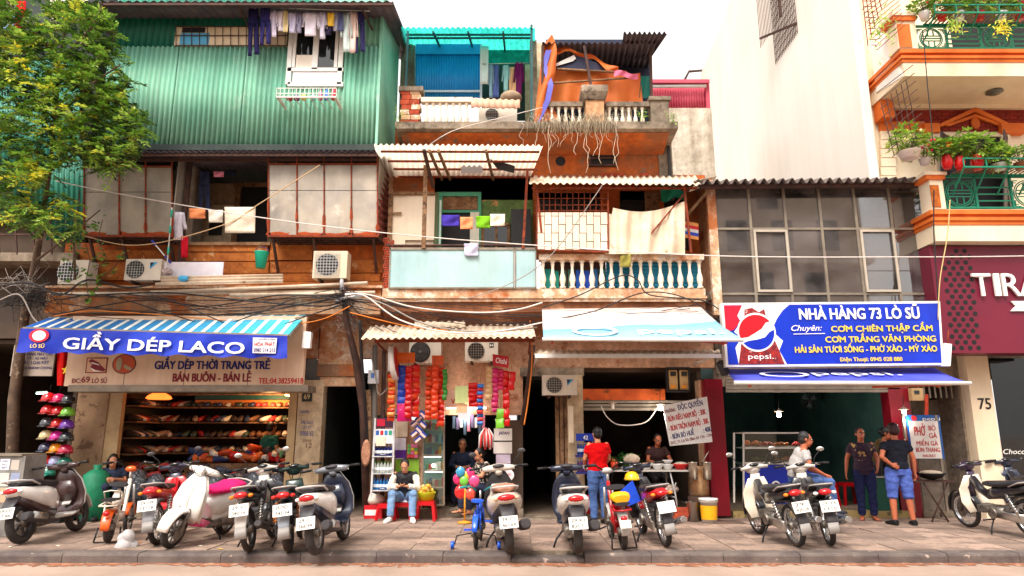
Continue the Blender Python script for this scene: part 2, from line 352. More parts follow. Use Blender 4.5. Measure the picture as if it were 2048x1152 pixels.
for k in range(230):
    x = -9+18*k/230; w0 = .1+.16*rr.random()+.06*sin(x*3); mb.add([(x,9.5,-.118),(x+.085,9.5,-.118),(x+.085+rr.gauss(0,.02),9.5-w0,-.12),(x+rr.gauss(0,.02),9.5-w0*rr.uniform(.6,1),-.12)], [(3,2,1,0)])
mb.obj('gutter_dirt', mat('red_brown_dirt', S(166,104,74), S(120,80,60), S(190,150,124), s=5, rough=.95, bump=.5, thr=.55), label='reddish dirt gathered in the gutter along the kerb', cat='dirt', kind='stuff')
# ================================================================ helpers for houses
def room(parent, x0, x1, y0, y1, z0, z1, mw, mf, back=True, t=.08):
    mb = MB(); mb.box(x0-t, x0, y0, y1, z0, z1).box(x1, x1+t, y0, y1, z0, z1).box(x0-t, x1+t, y1, y1+t, z0, z1)
    mb.box(x0-t, x1+t, y0, y1+t, z1, z1+t); mb.obj('room_wall', mw, parent)
    mb = MB(); mb.box(x0-t, x1+t, y0, y1+t, z0-.2, z0); mb.obj('room_floor', mf, parent)
def part(name, m, parent, *rects, dep=.08, Y=None):
    mb = MB()
    for r in rects: mb.pb(*r[:4], (r[4] if len(r) > 4 else Y), (r[5] if len(r) > 5 else dep))
    return mb.obj(name, m, parent)
def baluster(parent, x, y, z0, h, r, m, nm='baluster'):
    pr = [(r*.95,0),(r*.95,.06),(r*.55,.1),(r*.75,.18),(r*1.0,.3),(r*.85,.42),(r*.5,.55),(r*.42,.72),(r*.6,.84),(r*.5,.88),(r*.9,.93),(r*.9,1)]
    mb = MB(); mb.lathe([(a, b*h) for a, b in pr], (0,0,0), 10); o = link(nm, mkmesh(nm, mb, m), parent); o.location = (x, y, z0); return o
# ================================================================ house 67 (far left, mostly behind the tree)
h67 = thing('shop_house', 'dim house at the left edge with green corrugated upper storey behind the tree', 'house', (Xx(30,900,F), F, 0))
x0, x1 = Xx(-140,900,F), Xx(142,900,F)
room(h67, x0, x1-.1, F, F+3.5, .1, 3.3, m_brown_int, m_tile_fl)
part('pillar', m_brown_int, h67, (-160,600,-90,1030,F,.3))
mb = MB(); mb.box(x0-.3, x1, F-.1, F+3.6, 3.4, 4.1); mb.obj('lintel_wall', m_brown_int, h67)
mb = MB(); mb.box(x0-.3, Xx(160,560,F), F, F+3.5, 4.12, Zy(440,13.4)); mb.obj('upper_wall', m_brown_int, h67)
mb = MB(); Y = 13.4
mb.corr(P(-160,120,Y), P(160,120,Y), P(160,445,Y), P(-160,445,Y), 30, .018, 4, 1, trap=True); mb.obj('cladding_sheet', m_green_dk, h67)
mb = MB(); Y = 13.3
mb.corr(P(100,280,Y), P(172,280,Y), P(166,480,Y), P(92,480,Y), 7, .02, 4, 1, trap=True); mb.obj('cladding_sheet', m_green_dk, h67)
mb = MB(); mb.box(Xx(-160,100,13.5), Xx(205,100,13.5), 13.5, 17, Zy(430,13.5), 11.2); mb.obj('core_wall', m_dark, h67)
part('balcony_slab', m_conc, h67, (-160,505,150,522,13.0,.6))
mb = MB()
for i, xx in enumerate((-40,-5,30,65,100)): mb.bar(P(xx,440,13.0), P(xx+4,508,13.0), .025)
mb.bar(P(-120,470,13.0), P(140,468,13.0), .03); mb.obj('railing', m_darkst, h67)
# ================================================================ house 69: shoe shop below, metal bay windows, green shed on top
h69 = thing('shop_house', 'shoe shop house with rusty metal bay windows and a green corrugated shed on top', 'house', (Xx(400,1030,F), F, 0))
xl, xr = Xx(142,900,F), Xx(742,900,F)
xs0, xs1 = Xx(205,900,F), Xx(590,900,F)
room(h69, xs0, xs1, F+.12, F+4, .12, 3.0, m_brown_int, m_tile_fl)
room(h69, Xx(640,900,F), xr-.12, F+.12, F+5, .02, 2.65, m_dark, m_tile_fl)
part('pillar', m_cream, h69, (590,760,640,1032,F-.12,.3)); part('pillar', mat('shaded_beige_pillar', S(170,140,108), S(140,110,84), S(110,80,60), s=2, rough=.9, bump=.3), h69, (142,760,205,1032,F-.12,.3))  # left pillar: its shade is put into a duller, mottled beige
mb = MB(); mb.box(xl, xr, F, F+.25, 3.02, 3.78); mb.obj('lintel_wall', m_peach, h69)
# alley mouth lintels with peeling ochre plaster
part('alley_lintel', m_ochre, h69, (634,730,722,752,F-.14,.2)); part('alley_lintel', m_peach, h69, (640,753,722,772,F-.1,.2), (640,620,722,729,F-.1,.2))
part('alley_wall', m_ochre, h69, (636,696,722,729,F-.09,.2), (692,655,722,695,F-.08,.2))
part('vent_opening', m_black, h69, (638,656,690,696,F-.02,.1))
mb = MB()
for i in range(5): mb.bar(P(643+i*9.5,657,F-.05), P(643+i*9.5,695,F-.05), .018)
mb.lathe([(.07,-.015),(.09,-.015),(.09,.015),(.07,.015)], P(664,677,F-.06), 14, Matrix.Rotation(pi/2,3,'X'), cap=False); mb.obj('vent_grille', m_darkst, h69)
# roller-door frame
mb = MB(); mb.pb(205,776,234,1015,F-.1,.12).pb(572,776,588,1012,F-.1,.12).pb(205,770,590,785,F-.08,.14); mb.obj('door_frame', mat('beige_metal_frame', S(190,160,118), S(166,134,94), s=3, rough=.5), h69)
mb = MB(); mb.pb(225,786,236,1000,F+.0,.06); mb.obj('door_jamb', flat(206,166,96,.5), h69)
# plinth and step
mb = MB(); mb.box(xl, Xx(640,900,F), F-.25, F+.15, -.05, .12); mb.obj('step', m_conc, h69)
# balcony slab with thick peeling fascia
zs0, zs1 = Zy(628,12.75), Zy(578,12.75); ZS0, ZS1 = zs0, zs1
mb = MB(); mb.box(Xx(92,600,12.75), Xx(762,600,12.75), 12.75, F+.2, zs0, zs1); mb.obj('balcony_slab', m_ochre, h69)
part('fascia_patch', m_peach, h69, (370,592,760,628,12.735,.03)); part('fascia_patch', m_pinkish, h69, (405,600,590,622,12.725,.02))
mb = MB(); mb.box(Xx(92,575,12.7), Xx(765,575,12.7), 12.66, 12.95, zs1+.003, zs1+.05); mb.obj('ledge', m_peach, h69)
# long pale gutters and sheets lying on the ledge
for i, (a, b, c, d, Yg) in enumerate(((312,568,560,552,12.62),(300,585,735,566,12.58),(100,588,690,583,12.64),(460,590,750,585,12.6))):
    mb = MB(); mb.tube([P(a,b,Yg), P((a+c)/2,(b+d)/2+1,Yg), P(c,d,Yg)], .035, 8); mb.obj('ledge_pipe', m_asb, h69)
# parapet of ochre planks
Yp = 13.15
for i, (a, b, c, d) in enumerate(((372,488,535,503),(372,505,537,522),(540,486,625,520),(372,526,440,545),(540,523,625,545),(440,524,537,546),(540,547,760,562),(372,547,537,575),(700,520,765,545),(540,563,765,578),(160,500,340,520),(160,524,340,560))):
    mb = MB(); mb.pb(a,b,c,d,Yp-random.uniform(0,.02),.05); mb.obj('plank', m_plank, h69)
mb = MB(); mb.box(Xx(120,540,Yp), Xx(765,540,Yp), Yp+.06, Yp+.2, zs1, Zy(486,Yp+.06)); mb.obj('parapet_wall', m_orange, h69)
mb = MB(); mb.pb(372,484,540,490,Yp-.05,.16); mb.obj('coping', m_wood, h69)
# upstairs recess between the two metal bays
Yb = 14.3
mb = MB(); mb.box(Xx(150,400,Yb), Xx(775,400,Yb), Yb+.02, Yb+.2, zs1, Zy(290,Yb)+.6); mb.obj('upstairs_wall', mat('grey_beige_plaster', S(196,170,140), S(168,142,114), S(120,100,84), s=1.3, rough=.9, bump=.2, thr=.6, streak=.3), h69)
mb = MB(); mb.box(Xx(150,400,12.9), Xx(775,400,12.9), 12.5, Yb+.02, Zy(300,12.5), Zy(300,12.5)+.12); mb.obj('upstairs_ceiling', m_dark, h69)
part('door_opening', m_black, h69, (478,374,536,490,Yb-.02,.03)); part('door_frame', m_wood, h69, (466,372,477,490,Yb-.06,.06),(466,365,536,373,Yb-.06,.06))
part('lower_wall', m_cream, h69, (384,410,464,490,Yb-.05,.05)); part('vent_grille', m_blk2, h69, (418,440,444,470,Yb-.08,.02))
mb = MB(); mb.pb(345,310,378,490,13.2,.25); mb.obj('upstairs_column', m_stain, h69)
mb = MB(); mb.pb(363,300,372,575,12.9,.05); mb.obj('upright_post', m_darkst, h69)
def metal_bay(x0, y0, x1, y1, cols, Y, side):
    w_ = [x0+(x1-x0)*c for c in cols]; ymid = y0+(y1-y0)*.36
    for i in range(len(w_)-1):
        for (a, b, off) in ((y0, ymid, 0), (ymid+1.2, y1, .0)):
            mb = MB(); L_, R_ = w_[i]+1.5, w_[i+1]-1.5; dy = random.uniform(-.012,.012)
            pts = [P(L_,a,Y), P(R_,a,Y), P(R_,b,Y+dy), P(L_,b,Y)]
            mb.prism(pts, (0,.015,0)); mb.obj('sheet_panel', m_zinc, h69)
    # rust creeping from the frame: thin ragged strips proud of the sheets
    mb = MB()
    def rag(xa, ya, xb, yb, wd):
        n = 18; vert = abs(yb-ya) > abs(xb-xa)
        A = []; B = []
        for k in range(n+1):
            t = k/n; px, py = xa+(xb-xa)*t, ya+(yb-ya)*t; j = wd*random.uniform(.35,1.3)
            if vert: j *= .35+1.1*t**2
            A.append(P(px-j if vert else px, py if vert else py-j, Y-.006)); B.append(P(px+j*.9 if vert else px, py if vert else py+1.5, Y-.006))
        for k in range(n): mb.add([A[k],B[k],B[k+1],A[k+1]], [(0,1,2,3)])
    for i, xx in enumerate(w_):
        rag(xx, y0+10 if 0 < i < len(w_)-1 else y0, xx, y1, 3.2)
    rag(x0, y1-1, x1, y1-1, 5)
    mb.obj('rust_patch', m_rustpatch, h69)
    mb = MB()
    for i, xx in enumerate(w_): mb.bar(P(xx,y0-28,Y-.015), P(xx,y1+2,Y-.015), .022)
    mb.bar(P(x0-2,y1+2,Y-.02), P(x1+2,y1+2,Y-.02), .04); mb.bar(P(x0,y0-2,Y-.02), P(x1,y0-2,Y-.02), .025)
    mb.obj('bay_frame', m_rustfr, h69)
    z0, z1 = Zy(y1,Y), Zy(y0-30,Y); xa, xb = Xx(x0,y1,Y), Xx(x1,y1,Y)
    mb = MB(); mb.box(xa+.02, xa+.04, Y+.02, 13.9, z0, z1).box(xb-.04, xb-.02, Y+.02, 13.9, z0, z1).box(xa+.05, xb-.05, 13.5, 13.52, z0, z1); mb.obj('bay_side', m_zinc, h69)
    mb = MB(); n = 9
    for i in range(n+1): mb.bar((xa+(xb-xa)*i/n, Y, z0-.02), (xa+(xb-xa)*i/n, 13.2, z0-.02), .02)
    for k in range(5): mb.bar((xa, Y+.02+k*.13, z0-.035), (xb, Y+.02+k*.13, z0-.035), .02)
    for xx in (xa+.05, (xa*.6+xb*.4), xb-.1): mb.bar((xx, Y+.1, z0-.03), (xx, Yp, z0-.62), .045)
    mb.obj('bay_bracket', m_darkst, h69)
metal_bay(168, 335, 344, 470, (0,.40,.70,1), 12.65, 1)
metal_bay(537, 330, 755, 470, (0,.26,.51,.76,1), 12.6, 1)
# corrugated brown side screen right of the bay and the eave over both bays
mb = MB(); mb.corr(P(757,330,12.62), P(778,372,13.4), P(778,478,13.4), P(757,468,12.62), 3, .02, 6, 2)
s_ = MB(); s_.corr(P(752,320,12.6), P(756,470,12.6), P(780,478,13.5), P(776,350,13.5), 10, .016, 5, 2); s_.obj('side_screen', mat('rust_red_sheet', S(120,56,44), S(88,40,34), s=3, rough=.8), h69)
mb = MB(); Ya, Yc = 12.3, 13.9; za = Zy(303,Ya)
mb.corr((Xx(205,300,Ya),Ya,za), (Xx(752,300,Ya),Ya,za), (Xx(752,300,Ya),Yc,za+.16), (Xx(205,300,Ya),Yc,za+.16), 46, .022, 5, 2); mb.obj('eave_sheet', m_greyroof, h69)
mb = MB(); mb.bar((Xx(205,300,Ya),Ya+.06,za-.05),(Xx(752,300,Ya),Ya+.06,za-.05),.05); mb.bar((Xx(205,300,Ya),12.6,za-.05),(Xx(752,300,Ya),12.6,za-.05),.05); mb.obj('eave_beam', m_darkst, h69)
# green shed storey
Yg = 12.62
zt = Zy(-25,Yg); zb = Zy(291,Yg)
shx = [205, 342, 478, 578]
XL, XR = Xx(205,200,Yg), Xx(757,200,Yg)
zw = Zy(93,Yg)
edges = [XL, XL+(XR-XL)*.25, XL+(XR-XL)*.5, XL+(XR-XL)*.75, XR]
for i in range(4):
    mb = MB(); mb.corr((edges[i],Yg,zw), (edges[i+1]+.03,Yg,zw), (edges[i+1]+.03,Yg,zb), (edges[i],Yg,zb), 14, .026, 6, 1, trap=True); mb.obj('cladding_sheet', m_green_sh, h69)
for i in range(4):
    mb = MB(); mb.corr((edges[i],Yg+.06,zt), (edges[i+1]+.03,Yg+.06,zt), (edges[i+1]+.03,Yg+.06,zw-.1), (edges[i],Yg+.06,zw-.1), 11, .017, 6, 1, trap=True); mb.obj('cladding_sheet', m_green_dk if i < 3 else m_green_sh, h69)  # upper sheets: shade under the roof eave put into a darker green
mb = MB(); mb.corr((XR+.01,Yg,zt), (XR+.06,14.3,zt), (XR+.06,14.3,zb), (XR+.01,Yg,zb), 18, .015, 6, 1, trap=True); mb.obj('side_cladding', m_green_sh, h69)
mb = MB(); mb.box(XL, XR-.05, Yg+.12, 14.4, zb, zt); mb.obj('shed_core', m_dark, h69)
mb = MB(); mb.bar((XR,Yg-.03,zb),(XR,Yg-.03,zt),.05,.03); mb.obj('corner_trim', m_green_sh, h69)
Yr = 11.9; zr = Zy(3,Yr)
mb = MB(); mb.corr((Xx(120,0,Yr),Yr,zr), (XR+.35,Yr,zr), (XR+.35,15,zr+.6), (Xx(120,0,Yr),15,zr+.6), 40, .02, 4, 1); mb.obj('roof_sheet', m_greyroof, h69)
mb = MB(); mb.bar((Xx(120,0,Yr),Yr+.03,zr-.05), (XR+.35,Yr+.03,zr-.05), .05)
for px_ in (500, 745): mb.bar(P(px_,60,Yg-.02), (Xx(px_-25,0,Yr),Yr+.05,zr-.05), .03)
mb.obj('eave_beam', m_darkst, h69)
# slot window in the shed
mb = MB(); mb.pb(350,52,574,91,Yg-.02,.07); mb.obj('slot_window', flat(232,208,176,.8), h69)
mb = MB(); mb.pb(360,66,418,89,Yg-.03,.008); mb.obj('blue_curtain', flat(92,176,220,.8), h69)
mb = MB(); mb.pb(364,55,410,65,Yg-.03,.008); mb.obj('window_gap', m_black, h69)
mb = MB()
for i in range(15): mb.bar(P(352+i*15.6,53,Yg-.05), P(352+i*15.6,91,Yg-.05), .012)
for yy in (53,71,91): mb.bar(P(350,yy,Yg-.05), P(576,yy,Yg-.05), .014)
mb.obj('window_bars', m_darkst, h69)
# white window
wf = MB(); Yw = Yg-.06
for r in ((575,45,585,168),(677,45,686,168),(575,42,686,52),(575,135,686,142),(626,50,637,138),(575,164,686,172),(585,48,592,136),(670,48,676,136)): wf.pb(*r,Yw,.06)
wf = wf.obj('window_frame', m_whiteplastic, h69)
part('pane', m_dkgl, wf, (592,52,626,120,Yw+.03,.01)); part('pane', m_dkgl, wf, (637,52,670,135,Yw+.03,.01)); part('frosted_panel', flat(222,218,220,.4), wf, (585,142,677,164,Yw+.02,.02)); part('lower_blind', flat(240,226,210,.7), wf, (592,110,626,135,Yw+.02,.008))
# ================================================================ house 71 (middle)
h71 = thing('shop_house', 'narrow ochre house in the middle with crumbling balconies and a roof terrace', 'house', (Xx(1085,1030,F), F, 0))
xl, xr = Xx(742,900,F), Xx(1440,900,F)
zf = 3.1
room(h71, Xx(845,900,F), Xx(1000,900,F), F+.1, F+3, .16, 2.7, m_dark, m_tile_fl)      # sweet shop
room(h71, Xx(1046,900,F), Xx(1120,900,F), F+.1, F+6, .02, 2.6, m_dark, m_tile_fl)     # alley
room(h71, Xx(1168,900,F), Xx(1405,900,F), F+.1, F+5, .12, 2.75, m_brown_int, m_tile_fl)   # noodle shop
mb = MB(); mb.box(xl, Xx(1046,900,F), F-.02, F+.2, Zy(830,F), ZS0+.05).box(Xx(1046,900,F)+.001, xr, F, F+.2, Zy(735,F), ZS0+.05); mb.obj('front_wall', m_pinkish, h71)
part('pillar', m_pinkish, h71, (742,840,846,1030,F-.02,.2)); part('pillar', m_brown_int, h71, (1000,840,1046,1035,F-.02,.2))
part('pillar', m_cream, h71, (1136,750,1168,1035,F-.1,.3)); part('pillar', m_pinkish, h71, (1405,760,1442,1035,F-.06,.3))
part('shutter_stack', m_wood, h71, (1112,790,1119,1030,F-.05,.1),(1121,790,1128,1030,F-.07,.1),(1130,790,1136,1030,F-.05,.1))
part('door_beam', m_conc, h71, (1040,735,1168,752,F-.08,.15))
part('counter_valance', mat('stained_orange_fascia', S(206,92,30), S(170,66,20), S(120,60,24), s=3, rough=.7), h71, (1165,778,1330,800,F-.05,.04))
part('shutter_box', m_alu, h71, (1165,801,1420,806,F-.03,.04),(1165,808,1420,813,F-.02,.04),(1165,815,1420,821,F-.01,.04))
mb = MB(); mb.box(Xx(748,900,F), Xx(1046,900,F), F-.17, F+.1, -.05, .15); mb.obj('step', m_conc, h71)
mb = MB(); mb.box(Xx(1140,900,F), xr, F-.15, F+.1, -.05, .11); mb.obj('step', m_conc, h71)
mb = MB(); mb.prism([(Xx(1046,900,F),F-.5,-.01),(Xx(1138,900,F),F-.5,-.01),(Xx(1138,900,F),F+.1,.015),(Xx(1046,900,F),F+.1,.015)], (0,0,-.05)); mb.obj('ramp', m_conc, h71)
# balcony slab with corbel
x0, x1 = Xx(764,600,12.7), Xx(1412,600,12.7)
mb = MB(); mb.box(x0, x1, 12.7, F+.15, Zy(603,12.7), Zy(577,12.7)); mb.obj('balcony_slab', m_peach, h71)
mb = MB(); mb.prism([(x0,12.76,Zy(603,12.7)+.002),(x0,F+.1,Zy(603,12.7)+.002),(x0,F+.1,ZS0-.35),(x0,F-.2,ZS0-.32),(x0,13.0,ZS0-.12),(x0,12.78,ZS0+.05)], (x1-x0,0,0)); mb.obj('corbel', mat('brown_plaster', S(176,116,80), S(138,86,58), S(206,150,110), s=1.4, streak=.4, rough=.9, bump=.3), h71)
mb = MB(); mb.box(x0-.02, x1+.02, 12.67, 12.75, Zy(597,12.7), Zy(592,12.7)); mb.obj('string_course', m_peach, h71)
# hollow brick pier at the boundary
for i in range(17):
    yy = 622-i*8.9; xx = 773 + (2 if i % 2 else -1); b0 = P(xx,yy,12.9)
    mb = MB(); mb.obox((b0.x, 12.98, b0.z), (.11,.2,.078)); br = mb.obj('hollow_brick', m_brick, h71)
    mb = MB()
    for dx in (-.027,.027): mb.lathe([(.016,0),(.016,.012)], (b0.x+dx, 12.877, b0.z), 8, Matrix.Rotation(-pi/2,3,'X'))
    mb.obj('brick_hole', m_black, br)
part('rust_angle', m_rustfr, h71, (780,480,786,585,12.75,.05))
# ---- second floor, left bay: green wall, door, white boards, blue panels, canopy
Yw = 13.6
part('upstairs_wall', m_greenpl, h71, (868,345,1066,500,Yw,.2)); part('upstairs_wall', m_pinkish, h71, (765,345,869,500,Yw+.01,.2))
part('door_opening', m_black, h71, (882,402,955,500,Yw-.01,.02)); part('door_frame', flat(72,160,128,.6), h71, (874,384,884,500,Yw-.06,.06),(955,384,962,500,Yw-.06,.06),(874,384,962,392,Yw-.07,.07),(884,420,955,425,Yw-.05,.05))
part('transom_board', m_wood, h71, (884,393,955,419,Yw-.04,.03))
part('door_leaf', flat(226,222,206,.6), h71, (940,424,958,500,Yw-.09,.03))
part('window_frame', m_wood, h71, (962,450,968,497,Yw-.05,.05),(990,450,995,497,Yw-.05,.05),(1014,450,1020,497,Yw-.05,.05),(962,446,1020,452,Yw-.05,.05))
part('pane', m_dkgl, h71, (968,452,990,497,Yw-.02,.01)); part('pane', m_dkgl, h71, (995,452,1014,497,Yw-.02,.01))
part('dark_cupboard', m_blk2, h71, (1022,418,1062,500,Yw-.25,.24))
Yb2 = 13.0
part('white_board', m_board, h71, (782,388,812,490,Yb2+.02,.03)); part('white_board', m_board, h71, (812,385,869,480,Yb2,.03)); part('white_board', m_board, h71, (783,470,869,490,Yb2+.05,.03))
part('timber_post', m_wood, h71, (776,378,784,490,Yb2-.04,.06),(845,330,853,496,12.62,.06)); part('timber_rail', m_wood, h71, (780,383,870,389,Yb2-.05,.05),(784,424,803,428,Yb2-.03,.02))
part('side_stile', flat(86,98,66,.8), h71, (868,385,876,490,Yb2+.02,.03)); part('pale_pole', flat(206,228,214,.6), h71, (878,400,882,490,13.1,.03))
Yq = 12.68
for (a, b) in ((779,1028),(1030.5,1072)):
    mb = MB(); mb.pb(a,499,b,575,Yq,.02); pn = mb.obj('balcony_panel', m_ltblue, h71)
    mb = MB()
    for r in ((a,495,b,499.5),(a,574,b,577),(a-1,496,a+1.2,577),(b-1.2,496,b+1,577)): mb.pb(*r,Yq-.02,.05)
    mb.obj('panel_frame', m_alu, pn)
mb = MB(); mb.tube([P(772,491,12.66), P(1075,490,12.66)], .022, 8); mb.obj('hand_rail', m_darkst, h71)
mb = MB(); mb.bar(P(1055,340,12.6), P(1046,497,12.66), .05); mb.obj('rusty_post', m_rustfr, h71)
# canopy of pale translucent corrugated sheets seen from below
zc = Zy(289,12.0)
mb = MB(); Ca = (Xx(748,288,12.0),12.0,zc); Cb = (Xx(1086,292,12.0),12.0,zc-.02)
mb.corr(Ca, Cb, (Xx(1062,350,13.58),13.58,zc-.02), (Xx(765,350,13.58),13.58,zc-.02), 30, .022, 6, 3, th=0); mb.obj('canopy_sheet', m_asb_tr, h71)
mb = MB()
for t in (.12, .42, .68, .95):
    Y = 12.0+1.58*t; mb.bar((Xx(750+18*t,300,12)*(1-.02),Y,zc-.06), (Xx(1080,300,12),Y,zc-.07), .035)
mb.obj('canopy_purlin', m_rustfr, h71)
for px_ in (858, 876, 972):
    mb = MB(); mb.bar((Xx(px_,300,12.0),12.05,zc-.1), (Xx(px_+8,300,12.0)+.02,13.5,zc-.12), .05); mb.obj('canopy_rafter', m_wood, h71)
mb = MB(); mb.bar(P(848,300,12.1), P(866,375,12.9), .06); mb.obj('canopy_strut', m_darkst, h71)
mb = MB(); mb.pb(922,323,965,346,13.0,.01); mb.obj('hung_card', flat(160,160,172,.7), h71)
mb = MB(); mb.prism([P(978,316,12.7),P(1030,332,12.7),P(1028,346,12.75),P(995,338,12.75)],(0,.01,0)); mb.obj('hung_card', m_blk2, h71)
# ---- second floor, right bay
part('upstairs_wall', m_orange, h71, (1064,350,1415,515,Yw+.02,.2))
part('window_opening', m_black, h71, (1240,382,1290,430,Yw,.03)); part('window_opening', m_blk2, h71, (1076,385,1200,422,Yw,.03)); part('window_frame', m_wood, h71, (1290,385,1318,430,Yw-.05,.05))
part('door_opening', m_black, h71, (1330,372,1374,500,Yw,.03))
# steep white corrugated canopy
mb = MB(); zA, zB = Zy(352,13.55), Zy(369,12.3)
mb.corr((Xx(1062,352,13.55),13.55,zA), (Xx(1392,352,13.55),13.55,zA), (Xx(1402,370,12.3),12.3,zB), (Xx(1058,366,12.3),12.3,zB+.03), 26, .02, 6, 2, jag=.05); mb.obj('canopy_sheet', m_asb, h71)
mb = MB(); mb.bar((Xx(1064,372,12.4),12.45,zB-.02), (Xx(1395,372,12.4),12.45,zB-.02), .035)
for px_ in (1073, 1368): mb.bar(P(px_,372,12.45), P(px_+14,505,12.6), .04)
mb.bar(P(1300,470,12.5) , P(1375,380,12.5), .03); mb.obj('canopy_frame', m_rustfr, h71)
# cage with white slats
Yc = 12.55
mb = MB()
for i in range(13): mb.bar(P(1076+i*11.6,368,Yc), P(1076+i*11.6,424,Yc), .013)
for yy in (385,397,410,421): mb.bar(P(1074,yy,Yc), P(1216,yy,Yc), .013)
for i in range(11): mb.bar(P(1076+i*14,498,Yc), P(1078+i*13.6,498,13.2), .013)
mb.bar(P(1074,499,Yc), P(1216,504,Yc), .03); mb.bar(P(1074,370,Yc), P(1074,499,Yc), .03); mb.bar(P(1216,372,Yc), P(1216,504,Yc), .03); mb.obj('cage_bars', m_rustfr, h71)
cw = (1215-1075)/10
for c in range(10):
    off = 0 if c % 2 == 0 else 17
    y = 424 if c % 2 == 0 else 424
    cuts = [424, 432, 466, 499] if c % 2 == 0 else [424, 449, 483, 500]
    for k in range(3):
        mb = MB(); mb.pb(1075.6+c*cw, cuts[k]+.8, 1075.6+(c+1)*cw-1.2, cuts[k+1]-.8, Yc-.02+(k % 2)*.008, .012); mb.obj('white_slat', m_board, h71)
mb = MB(); mb.pb(1076,425,1214,499,Yc+.02,.01); mb.obj('cage_backing', m_wood, h71)
# dirty cloth hung over the balcony
def dirty(u, v):
    top = 412 - 4*u + 16*sin(pi*u)*1.0 + (14 if u < .08 else 0) - 6*u; bot = 508
    px_ = 1213+157*u - 3*v*(1-u); py = top + (bot-top)*v
    return P(px_, py, 12.52 + .05*sin(u*19+v*2)*v**.5 + .03*sin(u*43))
mb = MB(); mb.sheet(dirty, 60, 16); dc = mb.obj('hung_sheet', mat('dirty_canvas', S(232,214,190), S(206,184,156), S(150,110,80), s=2.5, rough=.95, bump=.3, thr=.6, thr2=.12), label='dirty white canvas sheet hung above the concrete balustrade', cat='sheet')
# balustrade
Yv = 12.72
mb = MB(); mb.pb(1078,508,1408,519,Yv-.08,.2); rail = mb.obj('balustrade_rail', m_peach, h71)
zb0 = Zy(577,Yv); hb = Zy(519,Yv)-zb0
for i in range(17): baluster(rail, Xx(1086+i*19.6,545,Yv), Yv+.02, zb0, hb, .062, m_balu)
for i in range(8):
    cols_ = [(26,150,140),(30,160,140),(60,110,96),(70,120,100),(30,90,190),(24,80,196),(40,110,170),(30,140,150)]
    mb = MB(); a = 1090+i*15.5; mb.pb(a,540+random.uniform(-4,4),a+12,576,Yv+.16,.02); mb.obj('back_board', flat(*cols_[i],.7), rail)
part('back_screen', m_darkst, rail, (1084,519,1212,577,Yv+.2,.02))
mb = MB(); Y = Yv+.17; mb.corr(P(1212,519,Y), P(1212,577,Y), P(1400,577,Y), P(1400,519,Y), 8, .012, 6, 1); mb.obj('back_sheet', mat('teal_corrugated_sheet', S(40,150,186), S(30,128,160), s=1, rough=.5, streak=.2), rail)
part('end_pier', m_ochre, h71, (1372,380,1420,600,14.2,.3))
# ---- orange upper wall with porthole and window, brick patch
mb = MB(); mb.pb(788,252,1345,400,F,.2); mb.obj('upper_wall', m_orange, h71)
mb = MB(); mb.lathe([(.105,0),(.105,.015)], P(1121,322,F-.012), 20, Matrix.Rotation(-pi/2,3,'X')); mb.obj('porthole', m_black, h71)
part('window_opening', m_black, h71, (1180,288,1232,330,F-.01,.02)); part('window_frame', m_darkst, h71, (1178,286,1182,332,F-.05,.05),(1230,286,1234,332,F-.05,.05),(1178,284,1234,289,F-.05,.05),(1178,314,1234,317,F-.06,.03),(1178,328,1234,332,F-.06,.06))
for r in range(4):
    for c in range(11):
        xx = 1122+c*16+(r % 2)*8; yy = 346+r*7
        if random.random() < .22 or (r == 0 and c < 4) or xx > 1285: continue
        mb = MB(); mb.pb(xx,yy,xx+14.5,yy+5.6,F-.02-random.uniform(0,.01),.03); mb.obj('brick', m_brick, h71)
part('drain_pipe', m_blk2, h71, (1336,260,1341,350,F-.1,.05)); part('wall_pilaster', m_conc, h71, (1318,258,1345,400,F-.04,.1))
# cornice
xa, xb = Xx(790,250,12.8), Xx(1356,250,12.8); zc0, zc1 = Zy(257,12.8), Zy(243,12.8)
mb = MB(); mb.prism([(xa,12.8,zc0),(xa,12.8,zc1),(xa,F+.1,zc1),(xa,F+.1,zc0-.05),(xa,F-.05,zc0-.06),(xa,12.86,zc0-.002)], (xb-xa,0,0)); cor = mb.obj('cornice_slab', m_conc, h71)
mb = MB(); mb.prism([(xa+.1,12.95,zc0-.02),(xa+.1,F-.02,zc0-.07),(xa+.1,F-.02,zc0-.24),(xa+.1,13.15,zc0-.1)], (xb-xa-.25,0,0)); mb.obj('cornice_soffit', m_orange, h71)
mb = MB(); mb.box(xa-.0, xb+.0, 12.84, 17, zc1-.05, zc1-.001); mb.obj('terrace_floor', m_conc, h71)
# terrace balustrades, brick pier, pedestal, end pier
Yt = 12.95; zt0 = zc1
for i in range(7):
    zz = zt0 + i*(Zy(178,Yt)-zt0)/7; hh = (Zy(178,Yt)-zt0)/7
    for c in range(2):
        mb = MB(); xx = Xx(800,215,Yt)+c*.2; mb.box(xx+(.03 if i % 2 else 0), xx+.19+(.03 if i % 2 else 0), Yt, Yt+.2, zz+.006, zz+hh-.006); mb.obj('pier_brick', m_brick if random.random() < .6 else m_peach, h71)
part('pier_cap', m_conc, h71, (797,172,846,181,Yt-.03,.28))
mb = MB(); mb.pb(842,194,945,203,Yt,.15); r2 = mb.obj('balustrade_rail', m_balu, h71)
hb2 = Zy(203,Yt)-zt0
for i in range(7): baluster(r2, Xx(852+i*13.4,225,Yt), Yt+.07, zt0, hb2, .05, m_balu)
part('balustrade_rail', m_conc, h71, (1212,203,1302,212,Yt,.15)); r3 = part('balustrade_rail', m_conc, h71, (1093,203,1165,212,Yt,.15))
for xx in (1104,1118,1132,1146,1160,1220,1233,1246,1259,1272,1286): baluster(r3, Xx(xx,228,Yt), Yt+.07, zt0, Zy(212,Yt)-zt0, .048, m_balu)
